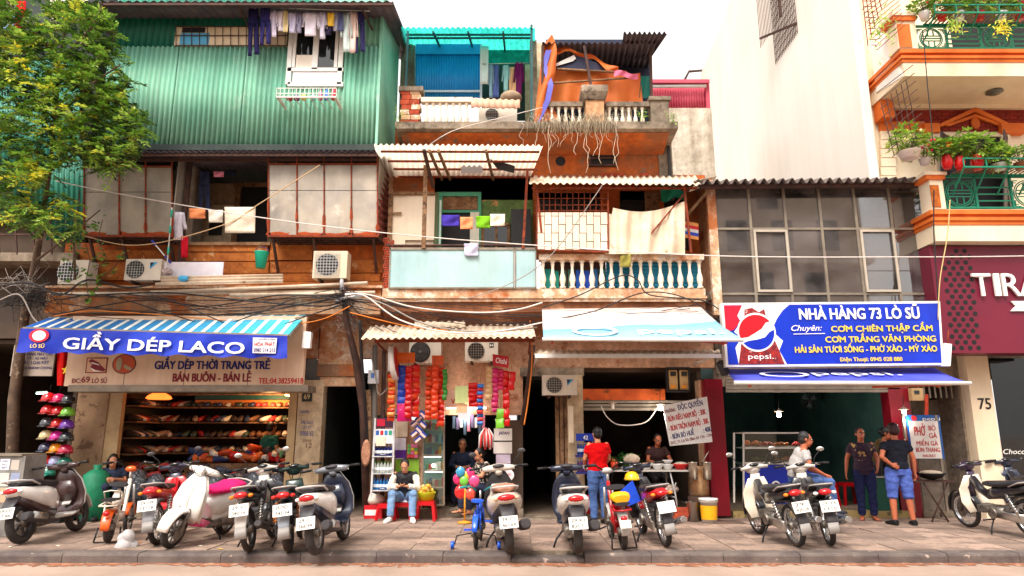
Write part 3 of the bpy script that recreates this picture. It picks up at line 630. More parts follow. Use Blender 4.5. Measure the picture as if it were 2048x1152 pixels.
part('pedestal_shaft', mat('faded_ochre_render', S(222,176,132), S(200,150,110), s=2, streak=.4, rough=.9), h71, (1172,190,1208,244,12.86,.36))
mb = MB(); a, b = P(1186,170,12.7), P(1186,196,12.86)
mb.ringtube([[ (Xx(1189,180,12.8)+sx*w_, 13.02+sy*w_*1.0, z) for sx, sy in ((-1,-1),(1,-1),(1,1),(-1,1))] for w_, z in ((.19,Zy(200,12.86)),(.27,Zy(184,12.8)),(.27,Zy(170,12.74)),(.25,Zy(168,12.74)))], smooth=False); mb.obj('pedestal_cap', m_conc, h71)
part('end_pier', m_conc, h71, (1302,198,1338,244,12.92,.3)); part('end_pier_cap', m_conc, h71, (1298,192,1342,199,12.88,.36))
# terrace back wall
part('terrace_wall', m_cream, h71, (800,85,832,240,14.6,.1)); part('terrace_wall', m_cream, h71, (1050,85,1092,240,15.0,.1))
part('terrace_column', m_conc, h71, (808,88,828,180,13.9,.15)); part('terrace_column', m_conc, h71, (1060,80,1074,240,13.6,.12))
# blue corrugated screen and turquoise roof
Ys = 13.8
mb = MB(); mb.corr(P(831,108,Ys), P(962,108,Ys), P(962,196,Ys), P(831,196,Ys), 26, .012, 5, 1, trap=True); mb.obj('blue_screen', m_blue_sh, h71)
part('blue_head', m_blue_sh, h71, (831,88,963,108,Ys-.03,.06)); part('screen_rail', flat(190,206,220,.4), h71, (833,180,962,184,Ys-.05,.03),(960,88,964,196,Ys-.04,.04))
part('dark_back', m_dark, h71, (964,120,1062,240,15.2,.05))
ya, yb = 12.6, 15.4
mb = MB(); z1, z2 = Zy(52,ya), Zy(88,15.4)
z1 = Zy(55,12.7); z2 = Zy(128,15.6)
mb.corr((Xx(802,55,12.7),12.7,z1), (Xx(1070,55,12.7),12.7,z1), (Xx(1064,128,15.6)+.1,15.6,z2), (Xx(815,128,15.6),15.6,z2), 24, .02, 6, 3, th=0); mb.obj('roof_sheet', m_turq, h71)
mb = MB()
for t in (.12,.2,.55,.75,.95):
    Y = 12.7+2.9*t; z = z1+(z2-z1)*t-.05; mb.bar((Xx(806,60,12.7),Y,z), (Xx(1066,60,12.7),Y,z), .035)
for px_ in (866,936,1006): mb.bar((Xx(px_,60,12.7),12.72,z1-.09), (Xx(px_,60,12.7)+.05,15.5,z2-.09), .04)
mb.bar(P(1063,50,12.75), P(1063,243,12.9), .045); mb.bar(P(816,62,12.75), P(812,175,12.95), .04); mb.obj('roof_frame', mat('teal_painted_bar', S(30,92,96), S(22,70,76), rough=.6), h71)
part('grey_mesh', m_turq, h71, (964,100,1062,128,14.2,.02))
# tarpaulin shelter on the right of the terrace
Yo = 13.3
mb = MB(); q = [P(1086,84,13.2), P(1250,84,13.2), P(1300,128,15.2), P(1090,128,15.2)]
zr1 = Zy(86,12.9); zr2 = Zy(112,15.4)-.1
mb.corr((Xx(1084,86,12.9),12.9,zr1), (Xx(1312,86,12.9),12.9,zr1), (Xx(1296,140,15.4),15.4,zr2-.3), (Xx(1086,140,15.4),15.4,zr2-.3), 20, .025, 6, 2); mb.obj('roof_sheet', m_greyroof, h71)
mb = MB(); mb.corr((Xx(1247,66,12.35),12.35,Zy(66,12.35)), (Xx(1336,66,12.35),12.35,Zy(66,12.35)), (Xx(1300,118,14.2),14.2,Zy(118,14.2)), (Xx(1240,100,14.2),14.2,Zy(118,14.2)), 9, .03, 6, 2); mb.obj('roof_sheet', m_greyroof, h71)
for a, b in ((P(1168,92,12.95), P(1182,172,12.9)), (P(1301,98,12.95), P(1303,195,12.95)), (P(1085,92,12.95), P(1085,235,13.0))): mb = MB(); mb.bar(a, b, .05); mb.obj('shelter_post', m_darkst, h71)
mb = MB(); mb.box(Xx(1092,150,15.2), Xx(1300,150,15.2), 15.0, 15.05, zt0, Zy(88,15.2)); mb.obj('shelter_back', mat('dark_blue_grey_screen', S(54,62,84), S(40,46,66), s=1.5, rough=.9), h71)
m_tarp = mat('orange_tarpaulin', S(240,134,62), S(226,106,44), s=1.4, rough=.6, bump=.25, bscale=5, translucent=.25); m_tblue = mat('blue_tarpaulin', S(104,104,196), S(84,84,180), s=2, rough=.6)
def tarp(u, v):
    top = 138 + 4*sin(u*9) + (6 if u > .85 else 0); bot = 207
    px_ = 1102+178*u + 6*v*u; py = top+(bot-top)*v
    return P(px_, py, Yo + .06*sin(u*22+v*1.5)*(.4+.6*v) + .04*sin(u*9+1)*v)
tp = thing('tarpaulin', 'orange tarpaulin with blue edging hung behind the roof terrace balustrade', 'tarpaulin', P(1190,207,Yo))
mb = MB(); mb.sheet(tarp, 60, 14); mb.obj('tarp_sheet', m_tarp, tp)
def flap(u, v):
    px_ = 1086+ (-18)*v + (18+26*v)*u + 8*sin(v*7)*u; py = 92+152*v - 4*u + (-20*u if v < .35 else 0)
    return P(px_, py, 13.0 + .1*sin(u*4+v*5) )
mb = MB(); mb.sheet(flap, 12, 24); mb.obj('tarp_flap', m_tarp, tp)
def edge_(u, v):
    base = [(1092,100),(1083,130),(1090,150),(1096,170),(1090,200),(1080,222),(1068,244)]; f = v*(len(base)-1); i = min(int(f), len(base)-2); t = f-i
    bx = base[i][0]*(1-t)+base[i+1][0]*t; by = base[i][1]*(1-t)+base[i+1][1]*t
    return P(bx+11*u, by, 12.93+.02*sin(v*9))
mb = MB(); mb.sheet(edge_, 3, 24); mb.obj('tarp_edge', m_tblue, tp)
def fold(u, v):
    px_ = 1092+145*u; c = 100+36*u**2-10*sin(u*pi*1.2)*(1-u) + 3*sin(u*17); return P(px_, c + (7+5*sin(u*9)**2)*v, 13.12+.08*sin(u*11+v*2))
mb = MB(); mb.sheet(fold, 40, 4); mb.obj('tarp_fold', m_tarp, tp)
mb = MB(); mb.prism([P(1097,134,13.1),P(1148,110,13.1),P(1152,117,13.1),P(1146,122,13.1),P(1100,136,13.1)], (0,.01,0)); mb.obj('banner_white', flat(226,220,214,.7), tp)
mb = MB(); mb.prism([P(1150,108,13.14),P(1205,130,13.14),P(1212,142,13.14),P(1110,140,13.14)], (0,.01,0)); mb.obj('banner_navy', flat(40,42,70,.7), tp)
mb = MB()
mb.tube([P(1098,137,13.05), P(1240,145,13.05)], .025, 6).tube([P(1096,167,13.05), P(1258,156,13.05)], .022, 6); mb.obj('tarp_pole', m_wood, tp)
mb = MB(); mb.sheet(lambda u, v: P(1228+48*u, 142+4*u+11*v-3*sin(u*6), 13.0+.03*sin(u*14+v*3)), 14, 4); mb.obj('folded_cloth', flat(222,110,140,.9), label='folded pink cloth lying on the terrace pole', cat='cloth')
mb = MB(); mb.sheet(lambda u, v: P(1282+20*u-4*v, 152+44*v, 13.25+.03*sin(u*9)), 8, 6); mb.obj('side_tarp', mat('green_tarpaulin', S(20,120,104), S(14,96,86), rough=.7), tp)
# ================================================================ walls behind, between 71 and 75
h_rear = thing('rear_building', 'grey mould-stained rear wall carrying a pink-red corrugated shed', 'building', (Xx(1390,400,17.2), 17.2, 0))
mb = MB(); mb.box(Xx(1300,300,17.2), Xx(1428,300,17.2), 17.2, 20, 5.2, Zy(216,17.2)); mb.obj('stained_wall', m_stain, h_rear)
mb = MB(); mb.corr(P(1300,172,17.3), P(1414,172,17.3), P(1414,218,17.3), P(1300,218,17.3), 22, .015, 5, 1, trap=True); mb.obj('shed_sheet', m_pinkroof, h_rear)
mb = MB(); mb.bar(P(1298,164,17.1), P(1418,164,17.1), .12, .1); mb.bar(P(1414,170,17.25), P(1416,218,17.25), .1); mb.obj('shed_fascia', m_pinkroof, h_rear)
mb = MB(); mb.tube([P(1300,173,17.15), P(1412,172,17.15)], .05, 8); mb.obj('shed_gutter', m_whiteplastic, h_rear)
# ================================================================ house 73: restaurant with glazed upper floor
h73 = thing('shop_house', 'restaurant house with a wide grid of aluminium windows under a corrugated roof', 'house', (Xx(1660,1030,F), F, 0))
xl, xr = Xx(1442,900,F), Xx(1932,900,F)
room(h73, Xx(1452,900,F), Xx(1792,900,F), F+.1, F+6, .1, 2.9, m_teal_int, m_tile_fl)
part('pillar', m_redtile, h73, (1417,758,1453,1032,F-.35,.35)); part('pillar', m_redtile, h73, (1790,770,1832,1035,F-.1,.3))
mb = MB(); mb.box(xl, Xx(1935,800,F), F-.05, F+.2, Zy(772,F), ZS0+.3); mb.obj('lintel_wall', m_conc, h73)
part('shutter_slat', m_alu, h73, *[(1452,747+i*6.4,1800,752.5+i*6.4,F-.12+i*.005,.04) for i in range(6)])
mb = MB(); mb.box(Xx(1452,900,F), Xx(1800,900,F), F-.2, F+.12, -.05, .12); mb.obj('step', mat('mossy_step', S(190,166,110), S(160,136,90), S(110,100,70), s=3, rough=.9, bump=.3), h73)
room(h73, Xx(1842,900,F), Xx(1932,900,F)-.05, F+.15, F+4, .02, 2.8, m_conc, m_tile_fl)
part('stair_wall', mat('grey_render', S(150,138,126), S(128,116,106), s=1.2, rough=.9, streak=.3), h73, (1836,800,1928,1030,F+.6,.1))
part('transom_grille', m_alu, h73, *[(1836+i*11,770,1839+i*11,796,F-.02,.03) for i in range(9)])
Yg3 = 12.9
mb = MB(); mb.box(Xx(1395,480,Yg3)+.2, Xx(1868,480,Yg3), Yg3+.05, F+.3, ZS0+.32, ZS0+.5); mb.obj('upper_floor', m_conc, h73)
zgt, zgb = Zy(372,Yg3), Zy(610,Yg3)
# left side wall of brick and plaster, right pier
xg0 = Xx(1432,480,Yg3); xg1 = Xx(1858,480,Yg3)
mb = MB(); mb.box(xg0-.12, xg0-.02, Yg3, 15.2, ZS0, zgt+.15); mb.obj('side_wall', mat('brick_and_plaster', S(196,140,96), S(166,110,72), S(140,60,40), s=1.2, rough=.95, bump=.4, streak=.5, thr=.58), h73)
mb = MB(); mb.box(xg0-.14, xg0+.03, Yg3-.06, Yg3+.06, ZS0, zgt+.1); mb.obj('corner_pier', m_peach, h73)
mb = MB(); mb.box(xg1+.02, xg1+.24, Yg3-.1, Yg3+.3, ZS0, zgt+.1); mb.obj('corner_pier', m_stain, h73)
# room behind the glass (pale walls, dark lower clutter)
mb = MB(); mb.box(xg0, xg1, 15.5, 15.6, zgb, zgt+.2).box(xg0, xg0+.04, Yg3+.1, 15.5, zgb, zgt+.2).box(xg1-.04, xg1, Yg3+.1, 15.5, zgb, zgt+.2).box(xg0, xg1, Yg3+.1, 15.6, zgt+.06, zgt+.12); mb.obj('upstairs_room_wall', mat('dim_room_wall', S(150,132,116), S(120,106,98), s=1, rough=.9), h73)
vx = [xg0+(xg1-xg0)*k/6 for k in range(7)]; zz = [Zy(374,Yg3), Zy(458,Yg3), Zy(588,Yg3), zgb]
mb = MB()
for k, x in enumerate(vx): mb.box(x-.025, x+.025, Yg3-.03, Yg3+.04, zgb, zgt)
for z in zz: mb.box(xg0, xg1, Yg3-.026, Yg3+.036, z-.022, z+.022)
mb.obj('window_frame', m_alu, h73)
for i in range(6):
    for j in range(3):
        mb = MB(); mb.box(vx[i]+.027, vx[i+1]-.027, Yg3+.0, Yg3+.008, zz[j+1]+.024, zz[j]-.024); mb.obj('pane', m_win, h73)
for i in (1, 4):    # two opening casements
    mb = MB(); a, b, c, d = vx[i]+.03, vx[i+1]-.0, zz[2]+.03, zz[1]-.03
    mb.box(a,a+.045,Yg3-.06,Yg3-.032,c,d).box(b-.045,b,Yg3-.06,Yg3-.032,c,d).box(a+.046,b-.046,Yg3-.06,Yg3-.032,c,c+.045).box(a+.046,b-.046,Yg3-.06,Yg3-.032,d-.045,d); mb.obj('casement', flat(186,174,158,.5), h73)
# clutter behind glass
for (a, b, c, d, Yz, m, nm) in ((1655,484,1702,545,14.0,m_alu,'cooler_box'),(1600,500,1625,585,14.4,m_blk2,'cupboard'),(1720,470,1765,530,14.8,m_blk2,'wardrobe'),(1700,432,1750,470,15.0,m_blk2,'wardrobe'),(1450,520,1510,560,14.0,m_board,'poster')):
    part(nm, m, h73, (a,b,c,d,Yz,.3))
mb = MB(); mb.sheet(lambda u, v: P(1820+14*u*(1-abs(.3-v))+3*v, 468+92*v, 13.1+.04*sin(u*8+v*4)), 8, 16); mb.obj('hung_red_cloth', flat(206,20,40,.8), label='long red cloth hanging behind the right-hand upstairs window', cat='cloth')
# roof
Yr0, Yr1 = 12.45, 16.5; zr0 = Zy(364,Yr0)
mb = MB(); mb.corr((Xx(1392,364,Yr0),Yr0,zr0), (Xx(1862,360,Yr0),Yr0,zr0+.05), (Xx(1862,360,Yr0),Yr1,zr0+1.0), (Xx(1392,364,Yr0),Yr1,zr0+.95), 25, .05, 8, 2, th=.012); mb.obj('roof_sheet', m_asbdk, h73)
mb = MB(); mb.bar((Xx(1400,370,12.6),12.62,zr0-.04), (Xx(1860,370,12.6),12.62,zr0+.0), .07); mb.obj('roof_purlin', m_darkst, h73)
mb = MB(); mb.prism([P(1378,384,12.6),P(1398,360,12.5),P(1434,352,13.2),P(1420,370,13.3)], (0,0,.015)); mb.obj('loose_sheet', m_asb, h73)
mb = MB(); mb.bar(P(1418,380,12.7), P(1340,470,12.9), .05); mb.obj('roof_strut', m_wood, h73)
# ================================================================ house 75 (tall, right) with its white party wall
h75 = thing('town_house', 'tall cream house with orange mouldings, green iron balconies and a bare white side wall', 'house', (Xx(2000,1030,F), F, 0))
XW = Xx(1752,250,12.9)
zw0 = 5.9
mb = MB(); mb.prism([(XW,13.35,zw0),(XW,13.35,17),(XW,17.5,17),(XW,21.2,Zy(28,21.2)),(XW,24.5,Zy(140,24.5)-.2),(XW,24.5,zw0)][::-1], (.2,0,0))
mb.obj('party_wall', m_white, h75)
mb = MB(); mb.tube([P(1466,28,20.9), P(1416,140,24.3), P(1378,143,24.3), P(1366,166,24.3)], .05, 6); mb.obj('verge_pipe', m_darkst, h75)
# caged side window high on the party wall
mb = MB(); Yk0, Yk1, xk = 15.9, 17.4, XW-.4; zk = Zy(92,16.4)+.35
for i in range(16): y = Yk0+(Yk1-Yk0)*i/15; mb.bar((XW-.02,y,zk-.3), (XW-.02,y,zk+2.6), .012); mb.bar((xk,y,zk+.2), (xk,y,zk+2.6), .012)
for i in range(14): z = zk-.2+i*.2; mb.bar((XW-.02,Yk0,z), (XW-.02,Yk1,z), .012)
mb.bar((XW-.02,Yk0,zk), (xk,Yk1,zk+.5), .05); mb.bar((xk,Yk0,zk+.2), (xk,Yk0,zk+2.5), .05); mb.obj('side_cage', m_darkst, h75)
# front body
xF0 = XW+.2; xF1 = 12.5
mb = MB(); mb.box(xF0, xF1, F, F+.2, Zy(432,F), 17); mb.obj('front_wall', m_cream75, h75)
mb = MB(); mb.box(Xx(1930,800,F)+.02, xF1, F+.0, F+.2, 2.6, Zy(432,F)-.001); mb.obj('front_wall', m_conc, h75)
Yb = 12.3
def balcony(ytop_rail, yflo, ybot, x0p, n, fc_b):
    """slab front: cream fascia between yflo and ybot, orange mouldings at its top"""
    zt_, zb_ = Zy(yflo,Yb), Zy(ybot,Yb); xa = Xx(x0p,(yflo+ybot)/2,Yb); h = zt_-zb_
    mb = MB(); mb.box(xa, xF1, Yb, F-.002, zb_, zb_+h*.52); mb.obj('balcony_slab', m_cream75, h75)
    mb = MB(); z = zb_+h*.52
    for k, (dz, pr) in enumerate(((.06,.02),(.05,.05),(.05,.0),(.07,.06))):
        mb.box(xa-pr, xF1, Yb-pr, F-.01, z+.001, z+dz*h*2.0); z += dz*h*2.0
    mb.obj('balcony_moulding', m_or75, h75)
    mb = MB(); mb.box(xa-.04, xF1, Yb-.04, F-.01, z+.001, zt_); mb.obj('balcony_kerb', m_cream75, h75)
    return xa, zt_
def iron_rail(xa, z0, ztop, nm):
    """green railing: panels with a round fret, plain bars between"""
    mb = MB(); x = xa; Yr_ = Yb+.02; H = ztop-z0
    mb.bar((xa,Yr_,z0+.05),(xF1,Yr_,z0+.05),.035); mb.bar((xa,Yr_,ztop),(xF1,Yr_,ztop),.04)
    k = 0
    while x < xF1-.5:
        wd = .62 if k % 2 == 0 else .68
        mb.bar((x,Yr_,z0+.03),(x,Yr_,ztop),.04)
        if k % 2 == 0:
            c = Vector((x+wd/2, Yr_, z0+H*.5)); r = min(H, wd)*.42
            for rr in (r, r*.86):
                mb.tube([c+Vector((cos(t*pi/12)*rr,0,sin(t*pi/12)*rr)) for t in range(25)], .012, 5, cap=False)
            for dz in (-.2,0,.2): mb.bar(c+Vector((-r*.9*sqrt(1-dz*dz*4),0,dz*r*1.2)), c+Vector((r*.9*sqrt(1-dz*dz*4),0,dz*r*1.2)), .018)
            for sx in (-1,1):
                mb.bar(c+Vector((sx*r*.25,0,-r*.75)), c+Vector((sx*r*.25,0,-r*.3)), .018); mb.bar(c+Vector((sx*r*.25,0,r*.75)), c+Vector((sx*r*.25,0,r*.3)), .018)
                for sz in (-1,1):
                    q = c+Vector((sx*wd*.42,0,sz*H*.38)); mb.bar(q,q+Vector((-sx*wd*.16,0,0)),.016); mb.bar(q+Vector((0,0,-sz*H*.06)),q+Vector((-sx*wd*.1,0,-sz*H*.06)),.016); mb.bar(q,q+Vector((0,0,-sz*H*.18)),.016)
        else:
            for j in (.28,.48,.68): mb.bar((x,Yr_,z0+H*j),(x+wd,Yr_,z0+H*j),.024)
        x += wd; k += 1
    # flower shelf cantilevered outwards from the top rail
    zs_ = ztop-.0
    for yy in (Yr_-.42, Yr_-.02): mb.bar((xa+.18,yy,zs_+.03),(xF1,yy,zs_+.03),.03)
    mb.bar((xa+.18,Yr_-.42,zs_+.2),(xF1,Yr_-.42,zs_+.2),.025)
    x = xa+.18
    while x < xF1: mb.bar((x,Yr_-.42,zs_+.03),(x,Yr_-.42,zs_+.2),.02); mb.bar((x,Yr_-.42,zs_+.03),(x,Yr_,zs_-H*.55),.022); x += .42
    mb.obj('iron_railing', m_grille, h75)
    mb = MB(); x = xa+.2
    while x < xF1: mb.box(x,x+.035,Yr_-.41,Yr_-.03,zs_+.046,zs_+.056); x += .085
    mb.obj('shelf_slats', m_wood, h75)
# upper balcony (soffit visible), lower balcony, the piers with carved panels
xa, zt_ = balcony(0, 100, 152, 1806, 3, 0)
iron_rail(Xx(1832,75,Yb), zt_, Zy(52,Yb), 'u')
mb = MB(); mb.box(Xx(1790,60,Yb-.02), Xx(1828,60,Yb), Yb-.06, Yb+.3, zt_+.001, Zy(32,Yb)); mb.obj('corner_pier', m_cream75, h75)
part('carved_panel', m_or75, h75, (1797,48,1822,94,Yb-.075,.02)); part('pier_cap', m_or75, h75, (1786,30,1832,40,Yb-.1,.45)); part('pier_cap', m_cream75, h75, (1784,24,1834,30,Yb-.12,.5))
mb = MB(); mb.prism([P(1753,186,13.3),P(1740,90,13.3),P(1800,20,12.34),P(1806,152,12.34)], (.12,.02,0)); mb.obj('wing_wall', m_white, h75)
xa2, zt2 = balcony(0, 420, 482, 1868, 3, 0)
iron_rail(Xx(1888,390,Yb), zt2, Zy(353,Yb), 'l')
mb = MB(); mb.box(Xx(1858,385,Yb), Xx(1884,385,Yb), Yb-.06, Yb+.3, zt2+.001, Zy(352,Yb)); mb.obj('corner_pier', m_cream75, h75)
part('carved_panel', mat('carved_ochre_panel', S(216,120,44), S(180,90,30), s=12, rough=.9, bump=1), h75, (1863,370,1880,414,Yb-.075,.02)); part('pier_cap', m_or75, h75, (1852,349,1890,358,Yb-.1,.45)); part('pier_cap', m_cream75, h75, (1848,343,1894,349,Yb-.12,.5))
# recessed facade details behind the lower balcony
Yf = F-.03
part('brick_band', m_redbr, h75, (1775,216,2060,262,Yf,.03)); part('ceiling_cove', m_cream75, h75, (1775,204,2070,216,Yf-.1,.12))
part('moulding_band', m_or75, h75, (1760,243,1850,262,Yf-.05,.06))
for r in range(6):
    for c in range(12):
        a = 1860+c*16+(r % 2)*8; mb = MB(); mb.pb(a,218+r*7.4,a+14.6,218+r*7.4+6,Yf-.012,.02); mb.obj('brick', m_redbr, h75)
def gable(cx, y0, y1, hw):
    mb = MB(); th = 9
    mb.prism([P(cx-hw,y1,Yf-.1),P(cx,y0,Yf-.1),P(cx,y0+th,Yf-.1),P(cx-hw+8,y1+3,Yf-.1)], (0,.09,0)); mb.prism([P(cx,y0,Yf-.1),P(cx+hw,y1,Yf-.1),P(cx+hw-8,y1+3,Yf-.1),P(cx,y0+th,Yf-.1)], (0,.09,0))
    mb.prism([P(cx-hw+14,y1,Yf-.07),P(cx,y0+14,Yf-.07),P(cx,y0+20,Yf-.07),P(cx-hw+24,y1+2,Yf-.07)], (0,.05,0)); mb.prism([P(cx,y0+14,Yf-.07),P(cx+hw-14,y1,Yf-.07),P(cx+hw-24,y1+2,Yf-.07),P(cx,y0+20,Yf-.07)], (0,.05,0))
    mb.ell(P(cx,y0+32,Yf-.04), (.1,.03,.14), 10, 6); mb.obj('pediment', m_or75, h75)
gable(1951, 214, 250, 76)
part('capital', m_or75, h75, (1850,246,1880,264,Yf-.12,.14)); part('capital', m_or75, h75, (2004,246,2050,266,Yf-.12,.14))
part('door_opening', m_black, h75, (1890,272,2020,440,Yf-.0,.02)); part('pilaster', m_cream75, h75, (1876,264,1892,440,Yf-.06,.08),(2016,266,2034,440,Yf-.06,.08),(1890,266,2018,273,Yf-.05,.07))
mb = MB(); mb.prism([P(1898,275,Yf),P(1898,440,Yf),P(1880,440,Yf-.5),P(1880,262,Yf-.5)], (.03,0,0)); mb.prism([P(2014,275,Yf),P(2014,440,Yf),P(2006,440,Yf-.6),P(2006,258,Yf-.6)], (.03,0,0)); mb.obj('door_leaf', flat(42,30,34,.5), h75)
part('side_pilaster', m_cream75, h75, *[(1762,262+i*18,1792,278.5+i*18,Yf-.06,.07) for i in range(10)])
part('corbel', m_or75, h75, (1762,192,1788,234,Yf-.3,.3))
mb = MB(); c = P(1985,182,12.95); mb.lathe([(.02,.0),(.15,-.005),(.16,-.03),(.1,-.05),(.09,-.07),(.03,-.085)], (c.x,12.9,Zy(152,Yb)-.003), 18); mb.obj('ceiling_lamp', flat(110,106,96,.4), h75)
# upper dark door wall behind the top balcony
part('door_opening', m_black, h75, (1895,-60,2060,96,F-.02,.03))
# ground floor of 75: white pillar, dark shopfront
mb = MB(); mb.pb(1952,706,1998,1040,F-.35,.4); mb.obj('pillar', m_cream75, h75)
mb = MB(); mb.pb(1930,706,1951,1040,F-.1,.3); mb.obj('pillar', m_conc, h75)
mb = MB(); mb.box(Xx(1998,900,F), xF1, F-.1, F-.08, .02, 3.0); sf = mb.obj('shop_window', m_dkgl, h75)
ptext('75', m_black, h75, 1956, 1982, 818, 796, F-.355, bold=.02, name='house_number')
ptext('Chocolate', m_whiteplastic, h75, 2006, 2075, 908, 898, F-.105, bold=.02, shear=.25)
# anti-climb iron rods by the party wall
rk = thing('iron_spikes', 'rusty iron rod rack fixed beside the white party wall', 'rack', P(1800,250,Yb-.1))
mb = MB()
for i in range(9): mb.bar(P(1753+i*4,186+i*16,12.0), P(1826+i*3,130+i*16,11.9), .014)
for i in range(6): mb.bar(P(1762+i*10,205-i*9,11.98), P(1788+i*9,310-i*9,11.98), .012)
mb.obj('lower_rods', m_darkst, rk); mb = MB()
for i in range(11): mb.bar(P(1722+i*2,-20+i*11,12.2), P(1752,-20+i*11,12.2), .012); mb.bar(P(1724+i*3,20+i*8,12.2), P(1790+i*2,-30+i*8,12.1), .012)
for i in range(5): mb.bar(P(1722+i*7,-30,12.2), P(1736+i*7,92-i*18,12.2), .014)
mb.obj('upper_rods', m_rustfr, rk)
# ================================================================ awnings, signs, air conditioners, cables, laundry
def planeM(o, ux, uy):   # text space -> world: origin o, unit right ux, unit up uy
    o, ux, uy = Vector(o), Vector(ux).normalized(), Vector(uy); uy = (uy-ux*uy.dot(ux)).normalized(); n = ux.cross(uy)
    return Matrix(((ux.x,uy.x,n.x,o.x),(ux.y,uy.y,n.y,o.y),(ux.z,uy.z,n.z,o.z),(0,0,0,1)))
def ctext(s_, m, parent, TL, TR, BL, Y, fx0, fx1, fy0, fy1, **k):
    """lettering inside a pixel parallelogram TL,TR,BL on the plane at Y; fx,fy are fractions (fy from the top)"""
    a, b, c = P(*TL,Y), P(*TR,Y), P(*BL,Y); M = planeM(c, b-a, a-c); wd = (b-a).length; ht = (a-c).length
    return text(s_, m, parent, fx0*wd, fx1*wd, (1-fy1)*ht, (fy1-fy0)*ht, M=M, **k)
def disc(mb, c, rx, rz, th=.004, n=28, Y=None):
    return mb.prism([Vector(c)+Vector((cos(2*pi*k/n)*rx, 0, sin(2*pi*k/n)*rz)) for k in range(n)][::-1], (0, th, 0))
# ---- shoe shop awning
aw = thing('awning', 'blue and white striped awning with blue lettered valance over the shoe shop', 'awning', P(320,700,12.2))
fl, fr, bl, br = P(48,655,11.6), P(577,670,11.6), P(98,636,12.72), P(612,630,12.72)
N = 41
for i in range(N):
    white_ = i % 2 == 1; wv = lambda t: (t//2)*(1/20.5) + (.034 if t % 2 else 0)
    a, b = min(1, wv(i)), min(1, wv(i+1)); t = i/N
    q = [fl.lerp(fr,a), fl.lerp(fr,b), bl.lerp(br,b), bl.lerp(br,a)]
    mb = MB(); n_ = Vector((0,0,.016 if white_ else .006)); mb.prism([p+n_ for p in q], (0,0,-.012))
    c = (230,232,226) if white_ else tuple(int(x*(1-t)+y*t) for x, y in zip((24,92,176),(70,184,206)))
    mb.obj('stripe', flat(*c,.6), aw)
mb = MB(); mb.bar(fl+Vector((0,-.01,-.01)), fr+Vector((0,-.01,-.01)), .035); mb.bar(bl, br, .04)
for p, q in ((fl,bl),(fr,br)): mb.bar(p-Vector((0,0,.03)), q-Vector((0,0,.03)), .03)
mb.obj('awning_frame', m_alu, aw)
def val(u, v):
    top = fl.lerp(fr, u)+Vector((-.03+.02*u,-.03,-.02)); d = .40-.02*u + .018*sin(u*60)
    return top + Vector((-.03*v*(1-2*u), .025*sin(u*34+v*3)*v, -d*v))
mb = MB(); mb.sheet(val, 110, 8); mb.obj('valance', mat('blue_vinyl', S(24,60,196), S(14,36,164), s=1.2, rough=.45, bump=.5, bscale=5, streak=.2), aw)
k_ = (670-655)/(577-48)
def vtext(s_, m, x0, x1, yb, yt, **kw):
    Y = 11.535; yo = lambda x, y: y
    a, b, c = P(x0,yt,Y), P(x1,yt+k_*(x1-x0),Y), P(x0,yb,Y); M = planeM(c, b-a, a-c)
    return text(s_, m, aw, 0, (b-a).length, 0, (a-c).length, M=M, **kw)
m_txtw = flat(250,246,240,.6); m_navy = flat(28,32,110,.6); m_red = flat(196,20,36,.6); m_dkred = flat(128,20,38,.6); m_yel = flat(250,214,40,.6)
vtext('GIẦY DÉP LACO', m_txtw, 124, 487, 697, 675, bold=.035)
mb = MB(); disc(mb, P(78,671,11.53), .17, .115); em = mb.obj('emblem', flat(214,30,60,.6), aw)
mb = MB(); disc(mb, P(78,671,11.525), .115, .085); mb.obj('emblem_centre', m_txtw, em)
vtext('69', m_blk2, 68, 88, 677, 665, bold=.01); vtext('LÒ SŨ', m_yel, 60, 88, 695, 688, bold=.02)
mb = MB(); mb.prism([P(506,675,11.535),P(554,676,11.535),P(551,707,11.535),P(505,706,11.535)],(0,.004,0)); mb.obj('phone_sticker', flat(240,232,236,.7), aw)
Ys_ = 11.53
for s_, m, a, b, yb, yt in (('HÒA PHÁT', m_red, 509, 550, 692, 684), ('0983 314 213', m_navy, 508, 550, 704, 696), ('NGUYỄN DI ĐỘNG', m_navy, 518, 551, 680, 677)):
    ptext(s_, m, aw, a, b, yb, yt, Ys_, bold=.01)
# ---- shoe shop sign board
sg = thing('shop_sign', 'long cream shoe shop sign with navy and red lettering below the blue valance', 'sign', P(372,772,12.45))
Y = 12.42; mb = MB(); mb.pb(137,632,609,772,Y,.12); mb.obj('sign_board', mat('cream_sign_panel', S(236,206,178), S(220,184,152), s=1.2, rough=.5, bump=.02, streak=.25, st=(3,3,.3)), sg)
mb = MB(); mb.pb(136,770,616,783,Y-.02,.5); mb.obj('sign_soffit', m_alu, sg)
mb = MB()
for x in (250,370,497): mb.pb(x,700,x+.9,771,Y-.003,.004)
mb.obj('panel_joint', m_blk2, sg); Y -= .004
ptext('GIẦY DÉP THỜI TRANG TRẺ', m_navy, sg, 309, 541, 738, 722, Y, bold=.045); ptext('BÁN BUÔN - BÁN LẺ', m_dkred, sg, 345, 503, 763, 747, Y, bold=.045)
ptext('ĐC:', m_dkred, sg, 144, 162, 766, 757, Y, bold=.03); ptext('69', m_dkred, sg, 163, 180, 765, 753, Y, bold=.03); ptext('LÒ SŨ', m_dkred, sg, 184, 214, 766, 757, Y, bold=.03); ptext('TEL:04.38259418', m_red, sg, 517, 607, 767, 756, Y, bold=.025)
mb = MB(); mb.pb(172,715,214,746,Y-.004,.006); fr_ = mb.obj('picture_frame', m_dkred, sg); part('picture', flat(222,176,140,.6), fr_, (174,717,212,744,Y-.008,.005))
